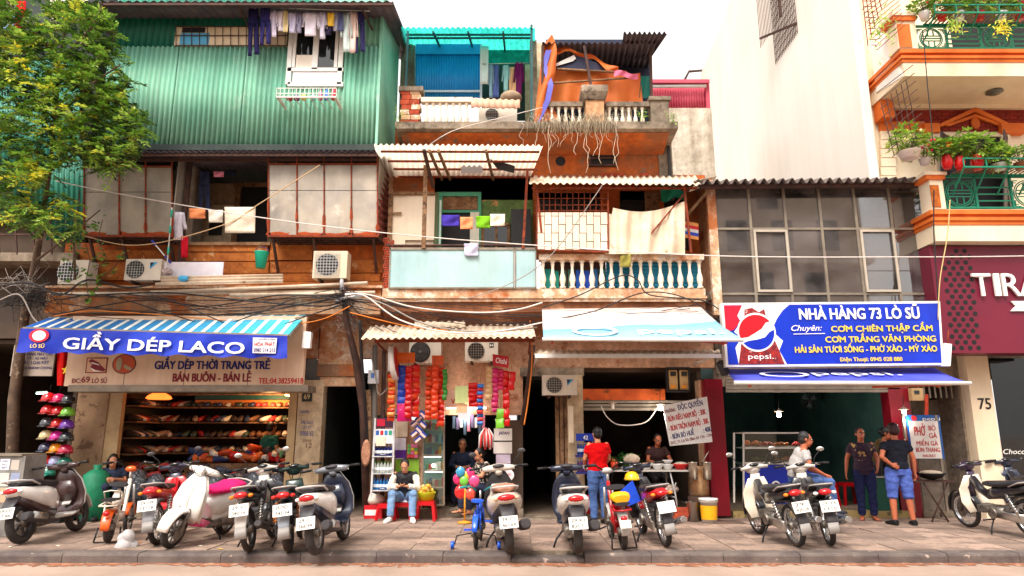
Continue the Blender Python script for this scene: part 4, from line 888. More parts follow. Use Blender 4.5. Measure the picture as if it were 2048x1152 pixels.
mb = MB(); mb.prism([P(x,y,Y-.012) for x, y in ((177,722),(183,718),(196,724),(200,729),(206,734),(211,740),(205,743),(186,739),(178,736),(184,730))][::-1], (0,.005,0)); mb.obj('trainer_print', m_dkred, fr_)
mb = MB(); mb.prism([P(x,y,Y-.014) for x, y in ((181,724),(196,728),(199,731),(184,727))][::-1], (0,.003,0)); mb.prism([P(x,y,Y-.014) for x, y in ((177,733),(190,740),(206,743),(188,743))][::-1], (0,.003,0)); mb.obj('trainer_sole_print', m_txtw, fr_)
c = P(248.5,728,Y); mb = MB(); disc(mb, c+Vector((0,-.004,0)), .215, .18, .006); rd = mb.obj('round_picture', m_blk2, sg); mb = MB(); disc(mb, c+Vector((0,-.008,0)), .2, .166, .005); mb.obj('picture', flat(196,84,46,.6), rd)
mb = MB(); disc(mb, P(238,728,Y-.014), .055, .12, .004, 14); mb.prism([P(x,y,Y-.014) for x, y in ((246,732),(250,729),(264,737),(262,741),(252,738))][::-1], (0,.004,0)); mb.obj('slipper_print', flat(170,160,130,.6), rd)
# ---- house number plate 69 and electrical box
np_ = thing('number_plate', 'small dark house number plate on the pillar right of the shoe shop', 'plate', P(613,800,F-.15))
mb = MB(); mb.pb(604,783,624,803,F-.145,.02); mb.obj('plate', flat(40,48,44,.5), np_); ptext('69', flat(220,200,150,.6), np_, 608, 620, 798, 788, F-.15, bold=.01)
# graffiti stamps on that pillar
gr = thing('stencil_graffiti', 'blue stencilled phone graffiti on the pale pillar beside the shoe shop', 'graffiti', P(612,880,F-.12))
for i, (s_, a, b, yb, yt) in enumerate((('KHOAN', 600,618,826,820),('096.3612',602,626,848,841),('CẮT BT',604,622,858,852),('0988 62',601,627,872,862),('TOM A2',604,622,884,879),('12',612,624,896,886))): ptext(s_, flat(60,84,150,.8) if i < 4 else flat(110,90,84,.8), gr, a, b, yb, yt, F-.123, bold=.0)
# ---- candy shop canopy
cn = thing('canopy', 'short pale fibre-cement canopy above the sweet shop', 'canopy', P(897,680,12.3))
mb = MB(); zf_, zb_ = Zy(677,12.1), Zy(652,12.75); mb.corr((Xx(742,652,12.75),12.75,zb_), (Xx(1066,652,12.75),12.75,zb_+.02), (Xx(1072,676,12.1),12.1,zf_+.03), (Xx(722,680,12.1),12.1,zf_), 24, .022, 6, 2, jag=.03); mb.obj('canopy_sheet', m_asb, cn)
mb = MB(); mb.bar(P(750,682,12.3), P(1070,681,12.3), .05); mb.bar((Xx(752,680,12.3),12.3,zf_-.03),(Xx(752,680,12.3),F,zf_-.1),.03); mb.bar((Xx(1060,680,12.3),12.3,zf_-.03),(Xx(1060,680,12.3),F,zf_-.1),.03); mb.obj('canopy_beam', m_rustfr, cn)
mb = MB(); mb.corr((Xx(830,645,12.74),12.72,Zy(643,12.72)), (Xx(930,645,12.74),12.72,Zy(643,12.72)), (Xx(932,655,12.6),12.55,Zy(655,12.55)), (Xx(828,655,12.6),12.55,Zy(655,12.55)), 7, .015, 6, 1); mb.obj('loose_offcut', m_asb, cn)
# ---- faded soda awning (noodle shop)
ap = thing('awning', 'faded white and pale blue soft-drink awning over the noodle shop', 'awning', P(1270,690,12))
A, B, C, D = P(1084,618,12.62), P(1402,614,12.62), P(1484,678,11.4), P(1087,676,11.4)
def aws(u, v):
    p = A.lerp(B,u).lerp(D.lerp(C,u),v); return p + Vector((0,0,-.05*sin(pi*v) + .01*sin(u*14)*v))
m_awn = bpy.data.materials.new('faded_awning_print'); m_awn.use_nodes = True
n = m_awn.node_tree.nodes; L = m_awn.node_tree.links.new; b_ = n['Principled BSDF']; b_.inputs['Roughness'].default_value = .6
tc = n.new('ShaderNodeTexCoord'); sx = n.new('ShaderNodeSeparateXYZ'); L(tc.outputs['Generated'], sx.inputs[0]); nz = n.new('ShaderNodeTexNoise'); nz.inputs['Scale'].default_value = 3
ad = n.new('ShaderNodeMath'); ad.operation = 'MULTIPLY_ADD'; ad.inputs[1].default_value = .25; L(nz.outputs[0], ad.inputs[0]); L(sx.outputs['Y'], ad.inputs[2])
a2 = n.new('ShaderNodeMath'); a2.operation = 'MULTIPLY_ADD'; a2.inputs[1].default_value = -.22; L(sx.outputs['X'], a2.inputs[0]); L(ad.outputs[0], a2.inputs[2])
rp = n.new('ShaderNodeValToRGB'); e = rp.color_ramp.elements; e[0].position = .2; e[0].color = S(140,190,210); e[1].position = .75; e[1].color = S(226,204,196)
for pos, c in ((.48,S(110,176,204)),(.53,S(244,242,236)),(.6,S(240,236,230))): q = e.new(pos); q.color = c
L(a2.outputs[0], rp.inputs[0]); L(rp.outputs[0], b_.inputs['Base Color'])
mb = MB(); mb.sheet(aws, 40, 12, .006); cl_ = mb.obj('awning_cloth', m_awn, ap)
M = planeM(D+Vector((0,-.0,.0)), C-D, A-D); ln = (C-D).length
def awt(s_, fx0, fx1, y0, h, m, MM=None, **k): return text(s_, m, ap, fx0*ln, fx1*ln, y0, h, M=MM or M, ext=.012, **k)
m_fade = flat(246,246,242,.6)
awt('pepsi.', .49, .93, .2, .24, m_fade, bold=.015)
mb = MB(); R0 = M.to_3x3(); c0 = M @ Vector((.27*ln, .31, .012))
mb.ringtube([[c0 + R0@Vector((cos(2*pi*k/28)*r*1.9, sin(2*pi*k/28)*r, h)) for k in range(28)] for r, h in ((.21,0),(.21,.004),(.165,.004),(.165,0))], cap=False); mb.obj('logo_ring', m_fade, ap)
mb = MB(); mb.tube([D+Vector((-.02,0,-.02)), C+Vector((.02,0,-.02))], .032, 8); mb.obj('front_bar', m_whiteplastic, ap)
mb = MB(); pass
for a, b in ((P(1130,682,11.7), P(1180,681,11.9)), (P(1400,683,11.6), P(1455,686,11.5)), (D+Vector((.15,.05,-.08)), A+Vector((.15,0,-.3))), (C+Vector((-.3,.05,-.08)), B+Vector((-.2,0,-.3)))): mb = MB(); mb.bar(a, b, .035); mb.obj('folding_arm', flat(200,70,40,.5), ap)
gt = thing('gutter_canopy', 'narrow white corrugated gutter ledge under the faded awning', 'canopy', P(1255,715,12.4))
mb = MB(); mb.corr((Xx(1070,703,12.9),12.9,Zy(700,12.9)), (Xx(1440,703,12.9),12.9,Zy(700,12.9)), (Xx(1440,706,12.2),12.2,Zy(707,12.2)), (Xx(1068,706,12.2),12.2,Zy(708,12.2)), 26, .015, 5, 1); mb.obj('ledge_sheet', m_asb, gt)
mb = MB(); mb.bar(P(1070,712,12.18), P(1442,712,12.18), .05, .07); mb.bar((Xx(1075,712,12.2),12.2,Zy(712,12.2)),(Xx(1075,712,12.2),F,Zy(712,12.2)),.03); mb.bar((Xx(1430,712,12.2),12.2,Zy(712,12.2)),(Xx(1430,712,12.2),F,Zy(712,12.2)),.03); mb.obj('ledge_gutter', m_whiteplastic, gt)
# ---- restaurant sign
rs = thing('restaurant_sign', 'large blue restaurant sign with soft-drink bottle artwork and yellow menu lettering', 'sign', P(1665,733,12.2))
Y = 12.12; TL, TR, BL, BR = (1442,606), (1880,602), (1452,734), (1888,730)
mb = MB(); mb.prism([P(*TL,Y),P(*BL,Y),P(*BR,Y),P(*TR,Y)][::1], (0,.14,0)); mb.obj('sign_box', m_whiteplastic, rs)
m_pblue = mat('sign_blue', S(16,56,196), S(12,44,176), s=1, rough=.35, bump=0, streak=.2, st=(3,3,.3)); Y1 = Y-.004
def sq(fx, fy, Yz):   # fractions of the sign face -> point
    t = [TL[i]+(TR[i]-TL[i])*fx for i in (0,1)]; b = [BL[i]+(BR[i]-BL[i])*fx for i in (0,1)]
    return P(t[0]+(b[0]-t[0])*fy, t[1]+(b[1]-t[1])*fy, Yz)
def spoly(nm, m, pts, Yz, par=None):
    mb = MB(); mb.prism([sq(a,b,Yz) for a, b in pts], (0,.003,0)); return mb.obj(nm, m, par or rs)
spoly('blue_ground', m_pblue, [(.012,.035),(.012,.965),(.99,.965),(.99,.035)], Y1)
spoly('white_splash', flat(244,244,246,.4), [(.09,.04),(.07,.2),(.085,.3),(.05,.45),(.08,.55),(.05,.7),(.06,.96),(.28,.96),(.25,.75),(.27,.6),(.24,.5),(.23,.38),(.25,.25),(.28,.12),(.31,.04)], Y1-.004)
spoly('red_corner', flat(206,24,52,.4), [(.012,.04),(.012,.45),(.05,.42),(.08,.3),(.07,.2),(.095,.04)], Y1-.007)
m_cola = mat('cola_bottle_print', S(170,40,36), S(96,30,40), S(222,170,166), s=9, rough=.4, bump=0, thr=.6)
spoly('bottle_print', m_cola, [(.105,.1),(.10,.3),(.085,.5),(.075,.7),(.06,.96),(.27,.96),(.25,.75),(.225,.52),(.205,.3),(.195,.1),(.17,.15),(.14,.08)], Y1-.010)
cx = sq(.152,.46,Y1-.016); R1, R2 = .345, .315
mb = MB(); disc(mb, cx, R1, R1*1.02); lg = mb.obj('drink_logo', flat(248,248,248,.4), rs)
def arcpoly(a0, a1, wave): return [cx+Vector((cos(radians(t))*R2, -.005, sin(radians(t))*R2)) for t in range(a0, a1+1, 6)] + [cx+Vector((x*R2, -.005, z*R2)) for x, z in wave]
mb = MB(); mb.prism(arcpoly(38, 200, [(-.5,-.28),(-.1,-.05),(.3,.2),(.55,.55)])[::-1], (0,.004,0)); mb.obj('logo_red', flat(214,20,36,.4), lg)
mb = MB(); mb.prism(arcpoly(218, 372, [(.75,.02),(.45,-.3),(0,-.42),(-.5,-.5)])[::-1], (0,.004,0)); mb.obj('logo_blue', m_pblue, lg)
def stext(s_, m, fx0, fx1, fy0, fy1, **k): return ctext(s_, m, rs, TL, TR, BL, Y1-.018, fx0-.023*(1-fy1), fx1-.023*(1-fy1)-.005, fy0, fy1, **k)
stext('pepsi.', m_txtw, .105, .225, .80, .88, bold=.01); stext('NHÀ HÀNG 73 LÒ SŨ', m_txtw, .365, .92, .10, .27, bold=.035)
stext('Chuyên:', m_txtw, .32, .465, .36, .45, bold=.01, shear=.35)
for s_, a, b, c, d in (('CƠM CHIÊN THẬP CẨM',.50,.965,.38,.47),('CƠM TRẮNG VĂN PHÒNG',.465,.97,.545,.635),('HẢI SẢN TƯƠI SỐNG - PHỞ XÀO - MỲ XÀO',.32,.965,.70,.79),('Điện Thoại: 0945 028 880',.515,.80,.87,.93)): stext(s_, m_yel, a, b, c, d, bold=.03)
mb = MB(); mb.prism([sq(.32,.49,Y1-.018),sq(.32,.5,Y1-.018),sq(.465,.495,Y1-.018),sq(.465,.485,Y1-.018)],(0,.003,0)); mb.obj('underline', m_txtw, rs)
# ---- blue soda awning of the restaurant
ab = thing('awning', 'deep blue soft-drink awning below the restaurant sign', 'awning', P(1690,770,12))
A, B, C, D = P(1452,738,12.65), P(1868,735,12.65), P(1938,764,11.5), P(1472,763,11.5)
mb = MB(); mb.sheet(lambda u, v: A.lerp(B,u).lerp(D.lerp(C,u),v)+Vector((0,0,-.03*sin(pi*v)+.012*sin(u*16)*v)), 40, 10, .006); mb.obj('awning_cloth', mat('blue_awning_cloth', S(84,92,206), S(54,66,188), s=1, rough=.5, bump=.1, bscale=3), ab)
M = planeM(D, C-D, A-D); ln = (C-D).length
text('pepsi.', flat(236,236,246,.6), ab, .40*ln, .80*ln, .55, .34, M=M, ext=.012, bold=.012)
mb = MB(); R0 = M.to_3x3(); c0 = M @ Vector((.27*ln, .62, .012)); mb.ringtube([[c0 + R0@Vector((cos(2*pi*k/28)*r*1.8, sin(2*pi*k/28)*r, h)) for k in range(28)] for r, h in ((.24,0),(.24,.004),(.19,.004),(.19,0))], cap=False); mb.obj('logo_ring', flat(226,226,244,.6), ab)
mb = MB(); mb.tube([D+Vector((-.03,0,-.02)), C+Vector((.03,0,-.02))], .033, 8); mb.obj('front_bar', m_whiteplastic, ab)
mb = MB(); pass
for a, b in ((P(1745,774,11.8), P(1900,769,11.9)), (D+Vector((.3,.2,-.06)), A+Vector((.3,0,-.12))), (C+Vector((-.4,.2,-.06)), B+Vector((-.2,0,-.12)))): mb = MB(); mb.bar(a, b, .04); mb.obj('folding_arm', flat(220,96,40,.5), ab)
mb = MB(); mb.bar(P(1440,724,12.3), P(1452,748,12.4), .12); mb.obj('awning_motor', m_blk2, ab)
# fluorescent tubes under the awning
def tube_lamp(x0, y0, x1, y1, Y, label, on=False):
    t = thing('tube_light', label, 'lamp', P((x0+x1)/2,(y0+y1)/2,Y)); mb = MB(); mb.bar(P(x0,y0-3,Y+.03), P(x1,y1-3,Y+.03), .04); mb.obj('fitting', m_whiteplastic, t)
    mb = MB(); mb.tube([P(x0+2,y0,Y), P(x1-2,y1,Y)], .016, 8); mb.obj('tube', flat(255,250,240,.4,emit=(6 if on else 0)), t)
tube_lamp(1512,767,1620,765,11.9,'unlit tube light under the left part of the blue restaurant awning')
# ---- noodle menu board, hung askew
mn = thing('menu_board', 'white noodle menu board with red prices hung askew beside the noodle shop', 'sign', P(1378,888,13.1))
Y = 13.05; TL, TR, BL, BR = (1326,811), (1414,793), (1340,892), (1425,884)
mb = MB(); mb.prism([P(*TL,Y),P(*BL,Y),P(*BR,Y),P(*TR,Y)], (0,.03,0)); mb.obj('board', flat(238,234,230,.5), mn)
for s_, m, a, b, c, d in (('B PHƯƠNG',m_dkred,.04,.30,.12,.20),('ĐỘC QUYỀN',m_navy,.37,.93,.06,.19),('- BÚN RIÊU NAM BỘ  : 30K',m_red,.05,.95,.29,.42),('- BÚN TRỘN NAM BỘ : 30K',m_red,.06,.96,.52,.65),('- BÚN BÒ HUẾ         : 40K',m_navy,.05,.97,.73,.85),('Đ/C: 71 Lò Sũ (Bán từ 11h - 23h)',m_dkred,.03,.97,.90,.97)): ctext(s_, m, mn, TL, TR, BL, Y-.003, a, b, c, d, bold=.02)
# ---- pho sign
ph = thing('menu_sign', 'white pho menu sheet with red lettering on a soft-drink A-board', 'sign', P(1852,1020,13.1))
Y = 13.0; part('advert_panel', flat(24,92,170,.5), ph, (1818,830,1884,918,Y+.03,.03)); part('sign_sheet', flat(240,234,228,.6), ph, (1822,842,1880,917,Y,.01))
mb = MB(); disc(mb, P(1828,836,Y+.022), .05, .05, .004, 16); mb.obj('drink_logo', flat(214,30,40,.5), ph); ptext('pepsi', m_txtw, ph, 1845, 1880, 841, 834, Y+.025, bold=.01)
mb = MB(); mb.pb(1816,826,1820,1025,Y+.02,.04).pb(1882,830,1887,1025,Y+.02,.04); mb.obj('sign_leg', m_alu, ph)
for s_, a, b, yb, yt in (('PHỞ',1828,1850,871,853),('BÒ',1857,1871,861,851),('GÀ',1858,1874,876,866),('MIẾN GÀ',1833,1876,891,882),('BÚN THANG',1832,1880,904,895),('30K/BÁT',1845,1872,914,909)): ptext(s_, m_red, ph, a, b, yb, yt, Y-.003, bold=.015)
# ---- cafe sign of 75
cs = thing('cafe_sign', 'maroon cafe sign box with round perforations and raised white letters', 'sign', P(1965,706,12.6))
Y = 12.55; mb = MB(); mb.pb(1872,492,2120,706,Y,.5,yx=600); mb.obj('sign_box', m_maroon, cs)
hole = MB(); hole.lathe([(.043,0),(.043,.006)], (0,0,0), 14, Matrix.Rotation(pi/2,3,'X')); hm = mkmesh('perforation', hole, m_black)
for r in range(18):
    for c in range(4 if r % 2 else 3):
        px_ = 1886+c*17+(9 if r % 2 == 0 else 0)+r*1.2; py = 502+r*11.4
        if r in (0,1) and c == 0: continue
        o = link('perforation', hm, cs); o.location = P(px_,py,Y-.0005)
for s_, a, b in (('T',1945,1982),('I',1988,1999),('R',2004,2040),('A',2038,2084)):
    l = ptext(s_, m_txtw, cs, a, b, 592, 546, Y-.05, bold=.0, name='raised_letter'); md = l.modifiers.new('thick','SOLIDIFY'); md.thickness = .045; md.offset = 0
mb = MB(); mb.prism([P(x,y,Y-.04) for x, y in ((2022,602),(2110,602),(2110,622),(2022,622),(2032,612))], (0,.03,0)); mb.obj('ribbon', m_txtw, cs)
# ---- small lamps and boxes on fronts
def floodlight(x0,y0,x1,y1,Y,label):
    t = thing('floodlight', label, 'lamp', P((x0+x1)/2,y1,Y)); mb = MB(); a, b = P(x0,y0,Y), P(x1,y1,Y)
    mb.prism([P(x0+2,y0,Y),P(x0-2,y1,Y-.1),P(x1-3,y1,Y-.1),P(x1,y0+2,Y)], (0,.12,0)); mb.obj('lamp_case', m_whiteplastic, t)
    mb = MB(); mb.tube([P((x0+x1)/2,y0,Y+.05), P((x0+x1)/2+2,y0-26,Y+.1)], .012, 6); mb.obj('lamp_arm', m_rustfr, t)
floodlight(605,662,622,696,12.4,'white floodlight hung at the right end of the shoe shop sign')
floodlight(1886,686,1904,732,12.2,'white floodlight beside the right end of the blue restaurant sign')
# meters
mt = thing('meter_cabinet', 'pair of electricity meters in a glazed box above the noodle shop', 'meter box', P(1357,782,13.4))
mb = MB(); mb.pb(1333,736,1380,782,13.35,.02).pb(1333,736,1336,782,13.25,.1).pb(1377,736,1380,782,13.25,.1).pb(1333,734,1380,737,13.25,.12).pb(1333,781,1380,784,13.25,.12); mb.obj('cabinet', m_blk2, mt)
for x in (1338,1360): mb = MB(); mb.pb(x,740,x+17,779,13.28,.06); q = mb.obj('meter', flat(206,170,120,.5), mt); part('dial', m_dkgl, q, (x+3,743,x+14,752,13.265,.014)); part('seal', flat(236,150,40,.5), q, (x+4,770,x+13,776,13.265,.014))
jb = thing('junction_box', 'small grey junction box on the wall left of the sweet shop', 'junction box', P(746,767,13.2)); mb = MB(); mb.pb(736,740,757,767,13.15,.09); mb.obj('box_lid', flat(196,196,200,.5), jb); part('label_plate', flat(70,110,180,.6), jb, (742,746,748,756,13.145,.01))
m2 = thing('meter_box', 'beige electricity meter on the maroon pillar right of the restaurant', 'meter box', P(1834,800,13.3)); mb = MB(); mb.pb(1824,776,1847,801,13.35,.12); mb.obj('meter_case', flat(214,180,130,.6), m2); part('dial', m_dkgl, m2, (1829,781,1839,788,13.34,.012))
fh = MB(); fh.tube([P(1853+1.5*sin(k*2.2),790+k*1.3,13.3) for k in range(48)], .03, 7); fh.obj('corrugated_hose', flat(206,70,40,.6), label='orange corrugated hose on the pillar beside the pho sign', cat='hose')
# ================================================================ air conditioners
def ac(x0, y0, x1, y1, Y, label, fan=.36, fr=.40, flip=False, grille='grid', logo=None, dep=.3, case=(232,222,206)):
    t = thing('air_conditioner', label, 'air conditioner', P((x0+x1)/2, y1, Y+dep/2), group='outdoor air conditioning units')
    mb = MB(); mb.pb(x0,y0,x1,y1,Y,dep); cs_ = mb.obj('case', mat('yellowed_ac_paint_%d' % case[0], S(*case), S(*[int(c*.93) for c in case]), s=2, rough=.5, streak=.15), t)
    a, b = P(x0,y0,Y), P(x1,y1,Y); wd, ht = b.x-a.x, a.z-b.z; c = Vector((a.x+wd*fan, Y-.004, b.z+ht*.5)); r = ht*fr
    mb = MB(); mb.lathe([(r,0),(r,.006)], c, 24, Matrix.Rotation(pi/2,3,'X')); fo = mb.obj('fan_opening', m_blk2, t)
    mb = MB()
    for k in range(5):
        t0 = k*2*pi/5; mb.prism([c+Vector((cos(t0+d)*rr,-.012,sin(t0+d)*rr)) for d, rr in ((0,.02),(.1,r*.85),(.55,r*.85),(.3,.02))][::-1], (0,.004,0))
    mb.lathe([(r*.2,0),(r*.2,.02)], c, 10, Matrix.Rotation(pi/2,3,'X')); mb.obj('fan_blade', flat(70,66,64,.5), fo)
    mb = MB()
    if grille == 'grid':
        for k in range(-3,4): h = sqrt(max(0,1-(k/3.4)**2))*r; mb.bar(c+Vector((k/3.4*r,-.022,-h)), c+Vector((k/3.4*r,-.022,h)), .007); mb.bar(c+Vector((-h,-.024,k/3.4*r)), c+Vector((h,-.024,k/3.4*r)), .007)
    elif grille == 'box':
        hw = wd*.36*.95
        for k in range(9): mb.bar((c.x-hw+2*hw*k/8,Y-.03,b.z+ht*.06),(c.x-hw+2*hw*k/8,Y-.03,a.z-ht*.06),.008)
        for k in range(9): z = b.z+ht*(.06+.88*k/8); mb.bar((c.x-hw,Y-.034,z),(c.x+hw,Y-.034,z),.01)
    else:
        for k in range(1,6): mb.tube([c+Vector((cos(q*pi/12)*r*k/6,-.022,sin(q*pi/12)*r*k/6)) for q in range(25)], .004, 4, cap=False)
        mb.lathe([(r*.14,.02),(r*.14,.03)], c, 14, Matrix.Rotation(pi/2,3,'X'))
    mb.obj('fan_guard', m_steel if grille != 'ring' else flat(110,106,100,.5), t)
    mb = MB()
    for xx in (a.x+wd*.2, a.x+wd*.8): mb.box(xx-.02,xx+.02,Y+.02,Y+dep+.3,b.z-.05,b.z-.003)
    mb.obj('bracket', m_darkst, t)
    if logo:
        lx, ly = a.x+wd*logo[0], b.z+ht*logo[1]; sz = ht*.16
        mb = MB()
        if logo[2] == 'tri': mb.prism([(lx-sz,Y-.006,ly+sz),(lx+sz*1.2,Y-.006,ly+sz),(lx-sz*.8,Y-.006,ly-sz)][::-1], (0,.005,0)); mb.obj('badge', flat(60,160,214,.5), t); mb = MB(); mb.prism([(lx-sz*.9,Y-.008,ly+sz*.9),(lx+sz*.2,Y-.008,ly+sz*.9),(lx-sz*.8,Y-.008,ly-sz*.5)][::-1], (0,.005,0)); mb.obj('badge', m_blk2, t)
        else: mb.box(lx-sz*.7,lx+sz*.7,Y-.006,Y-.001,ly-sz*.7,ly+sz*.7); bd = mb.obj('badge', flat(60,60,60,.5), t); mb = MB(); mb.prism([(lx-sz*.5,Y-.009,ly+sz*.5),(lx,Y-.009,ly),(lx-sz*.5,Y-.009,ly-sz*.5)],(0,.003,0)); mb.prism([(lx+sz*.5,Y-.009,ly+sz*.5),(lx+sz*.5,Y-.009,ly-sz*.5),(lx,Y-.009,ly)],(0,.003,0)); mb.obj('badge_mark', m_whiteplastic, bd)
    return t
ac(118,520,176,568,12.7,'air conditioner half hidden by vines nearest the tree trunk', fan=.34, fr=.42)
ac(250,518,322,560,12.55,'air conditioner with blue triangle badge left of the leaning mop', fan=.30, fr=.42, logo=(.76,.68,'tri'))
ac(626,502,694,556,12.5,'weathered air conditioner with wire box guard under the right metal bay', fan=.42, fr=.40, grille='box', case=(226,206,176))
ac(818,682,882,726,13.2,'air conditioner with black round grille above the orange snack strip', fan=.36, fr=.46, grille='ring')
ac(930,682,996,722,13.2,'air conditioner with square dark badge above the sweet shop doorway', fan=.34, fr=.42, logo=(.80,.78,'sq'))
ac(1085,750,1154,790,13.1,'air conditioner with blue triangle badge over the dark alley mouth', fan=.34, fr=.40, logo=(.80,.62,'tri'))
ac(957,216,1034,243,13.05,'air conditioner under a corrugated offcut on the roof terrace', fan=.35, fr=.45)
ac(1211,218,1264,243,13.15,'air conditioner behind the balusters right of the terrace pedestal', fan=.4, fr=.5)
mb = MB(); mb.corr(P(942,196,12.85), P(1040,200,12.85), P(1040,216,12.8), P(942,213,12.8), 8, .02, 6, 2, jag=.03); mb.obj('corrugated_offcut', mat('pinkish_fibre_cement', S(222,176,150), S(196,150,124), s=2.2, rough=.9, bump=.2), label='wavy pink corrugated offcut covering the terrace air conditioner', cat='sheet')
mb = MB(); mb.ell(P(1022,196,13.1), (.23,.2,.14), 16, 10); mb.obj('sack', mat('grey_sacking', S(170,146,120), S(140,118,98), s=5, rough=.95, bump=.5), label='bulging grey sack resting above the terrace air conditioner', cat='sack')
# ================================================================ laundry
def garment(kind, x0, x1, y0, y1, col, Y, label, group=None, name=None):
    mb = MB(); ph_ = random.uniform(0,6); a_ = .02
    def S2(fx0, fx1, gx0, gx1, v0, v1, nu=6, nv=8):   # strip from top span fx to bottom span gx
        mb.sheet(lambda u, v: P(x0+(x1-x0)*((fx0+(fx1-fx0)*u)*(1-v)+(gx0+(gx1-gx0)*u)*v), y0+(y1-y0)*(v0+(v1-v0)*v), Y+a_*sin(u*7+ph_+v*3)+.02*sin(v*8+u*4+ph_)*v), nu, nv, .004)
    if kind == 'shirt': S2(.22,.78,.2,.8,0,1); S2(.1,.3,-.08,.14,.02,.62,3,6); S2(.7,.9,.86,1.08,.02,.62,3,6)
    elif kind == 'trousers': S2(.12,.88,.1,.9,0,.34); S2(.1,.48,.06,.36,.33,1,3,8); S2(.52,.9,.58,.96,.33,.97,3,8)
    else: S2(0,1,.02,.98,0,1,8,8)
    return mb.obj(name or kind, cloth(*col), label=label, cat='laundry' if kind != 'towel' else 'towel', group=group)
gs = [('trousers',494,520,14,112,(34,30,70),'navy trousers at the left end of the top clothes line'),('trousers',518,543,16,90,(46,42,92),'dark indigo trousers second from left on the top clothes line'),('shirt',538,556,20,74,(220,208,228),'narrow pale lilac shirt third from left on the top line'),('shirt',552,570,22,62,(234,222,232),'small white shirt left of the beige one on the top line'),('towel',566,576,20,64,(222,200,150),'thin beige cloth on the top clothes line'),('shirt',574,596,25,66,(204,198,224),'pale lavender shirt above the white window frame'),('shirt',590,606,26,66,(150,144,170),'grey shirt over the left pane of the white window'),('shirt',602,640,25,72,(236,226,238),'wide white long-sleeved shirt over the white window'),('shirt',636,654,24,78,(214,206,224),'limp lilac shirt right of the wide white one'),('towel',655,668,25,52,(244,198,70),'bright yellow cloth on the top clothes line'),('shirt',648,666,50,70,(52,44,70),'small dark top hanging below the yellow cloth'),('shirt',664,678,24,62,(208,204,220),'pale shirt right of the yellow cloth'),('towel',675,687,25,62,(92,96,134),'slate blue cloth on the top clothes line'),('shirt',682,704,26,104,(196,210,206),'long pale green shirt near the right end of the top line'),('shirt',696,716,22,106,(236,206,194),'long pale pink shirt near the right end of the top line'),('trousers',706,732,20,106,(48,44,84),'navy trousers at the right end of the top clothes line')]
for g in gs: garment(*g[:5], g[5], 12.2+random.uniform(-.04,.04), g[6], 'washing on the top clothes line')
mb = MB(); mb.tube([P(488,14,12.2), P(740,22,12.2)], .012, 6); mb.obj('clothes_rod', m_steel, label='thin rod under the green shed eave carrying the washing', cat='rod')
garment('towel',378,411,417,437,(240,150,100),12.45,'orange cloth pegged to the line between the metal bays')
garment('towel',417,446,420,445,(238,228,214),12.45,'small white cloth pegged beside the orange one')
garment('towel',449,511,414,466,(232,216,194),12.42,'cream lace cloth pegged before the dark upstairs door')
garment('shirt',340,372,424,480,(220,212,226),12.7,'pale lilac shirt hanging beside the left metal bay')
garment('towel',362,376,472,515,(206,30,50),12.72,'red and white bag hanging beside the lilac shirt')
garment('trousers',395,422,342,425,(66,74,110),13.3,'dark blue trousers hanging in the upstairs recess')
garment('towel',427,448,343,354,(240,150,180),13.0,'pink socks clipped to a hanger in the upstairs recess'); garment('towel',451,472,340,353,(30,34,48),13.0,'black socks clipped to a hanger in the upstairs recess')
for a, b, c, d, col, lb in ((883,919,430,452,(70,56,160),'purple towel on the middle balcony line'),(920,946,434,458,(236,150,104),'orange patterned towel on the middle balcony line'),(952,981,432,456,(126,190,40),'lime green towel on the middle balcony line'),(980,1010,428,452,(240,224,200),'cream towel at the right end of the middle balcony line'),(928,957,487,512,(208,206,230),'pale lilac cloth draped over the light blue balcony panel')): garment('towel',a,b,c,d,col,12.5 if c < 480 else 12.62,lb)
for i, (a, b, c, d, col, lb) in enumerate(((960,977,92,168,(206,216,214),'long pale sleeve hanging beside the blue terrace screen'),(976,988,128,196,(130,160,176),'grey blue trousers on the terrace line'),(986,998,130,195,(80,96,150),'blue cloth on the terrace line'),(1004,1020,130,184,(150,196,196),'pale aqua shirt on the terrace line'),(1018,1032,134,190,(206,160,120),'tan shirt on the terrace line'),(1028,1048,124,190,(110,30,90),'plum coloured shirt on the terrace line'))): garment('shirt' if i % 2 else 'towel',a,b,c,d,col,13.5,lb,'washing on the terrace line')
mb = MB(); mb.tube([P(962,128,13.5), P(1062,126,13.5)], .008, 5); mb.obj('clothes_line', m_steel, label='washing line under the turquoise terrace roof', cat='line')
garment('towel',1240,1262,508,534,(150,140,70),12.55,'crumpled olive cloth over the balustrade rail')
# ================================================================ cables and lines
def cable(pts, r, m, label, Y=12.5, cat='cable', group='cables across the house fronts'):
    ps = []
    pts = [(p[0], p[1], p[2] if len(p) > 2 else Y) for p in pts]; n = len(pts)
    for i in range(n-1):
        p0, p1, p2, p3 = pts[max(i-1,0)], pts[i], pts[i+1], pts[min(i+2,n-1)]
        for k in range(6):
            t = k/6; ps.append([.5*((2*b)+(-a+c)*t+(2*a-5*b+4*c-d)*t*t+(-a+3*b-3*c+d)*t**3) for a, b, c, d in zip(p0,p1,p2,p3)])
    ps.append(pts[-1]); mb = MB(); mb.tube([P(*p) for p in ps], r, 5)
    return mb.obj('cable', m, label=label, cat=cat, group=group if cat == 'cable' else None)
wr = flat(226,214,206,.6); bk = flat(34,30,32,.6); og = flat(226,128,40,.6); gy = flat(150,140,132,.6)
cable([(112,362),(250,390),(500,432),(770,466),(1075,491),(1440,512),(1850,514),(2060,512)], .011, wr, 'long pale line running across all the houses at second floor height', 12.35)
cable([(170,472),(250,490),(335,482),(460,445),(512,412),(640,330)], .01, flat(206,170,130,.7), 'tan washing line rising between the two metal bays', 12.4)
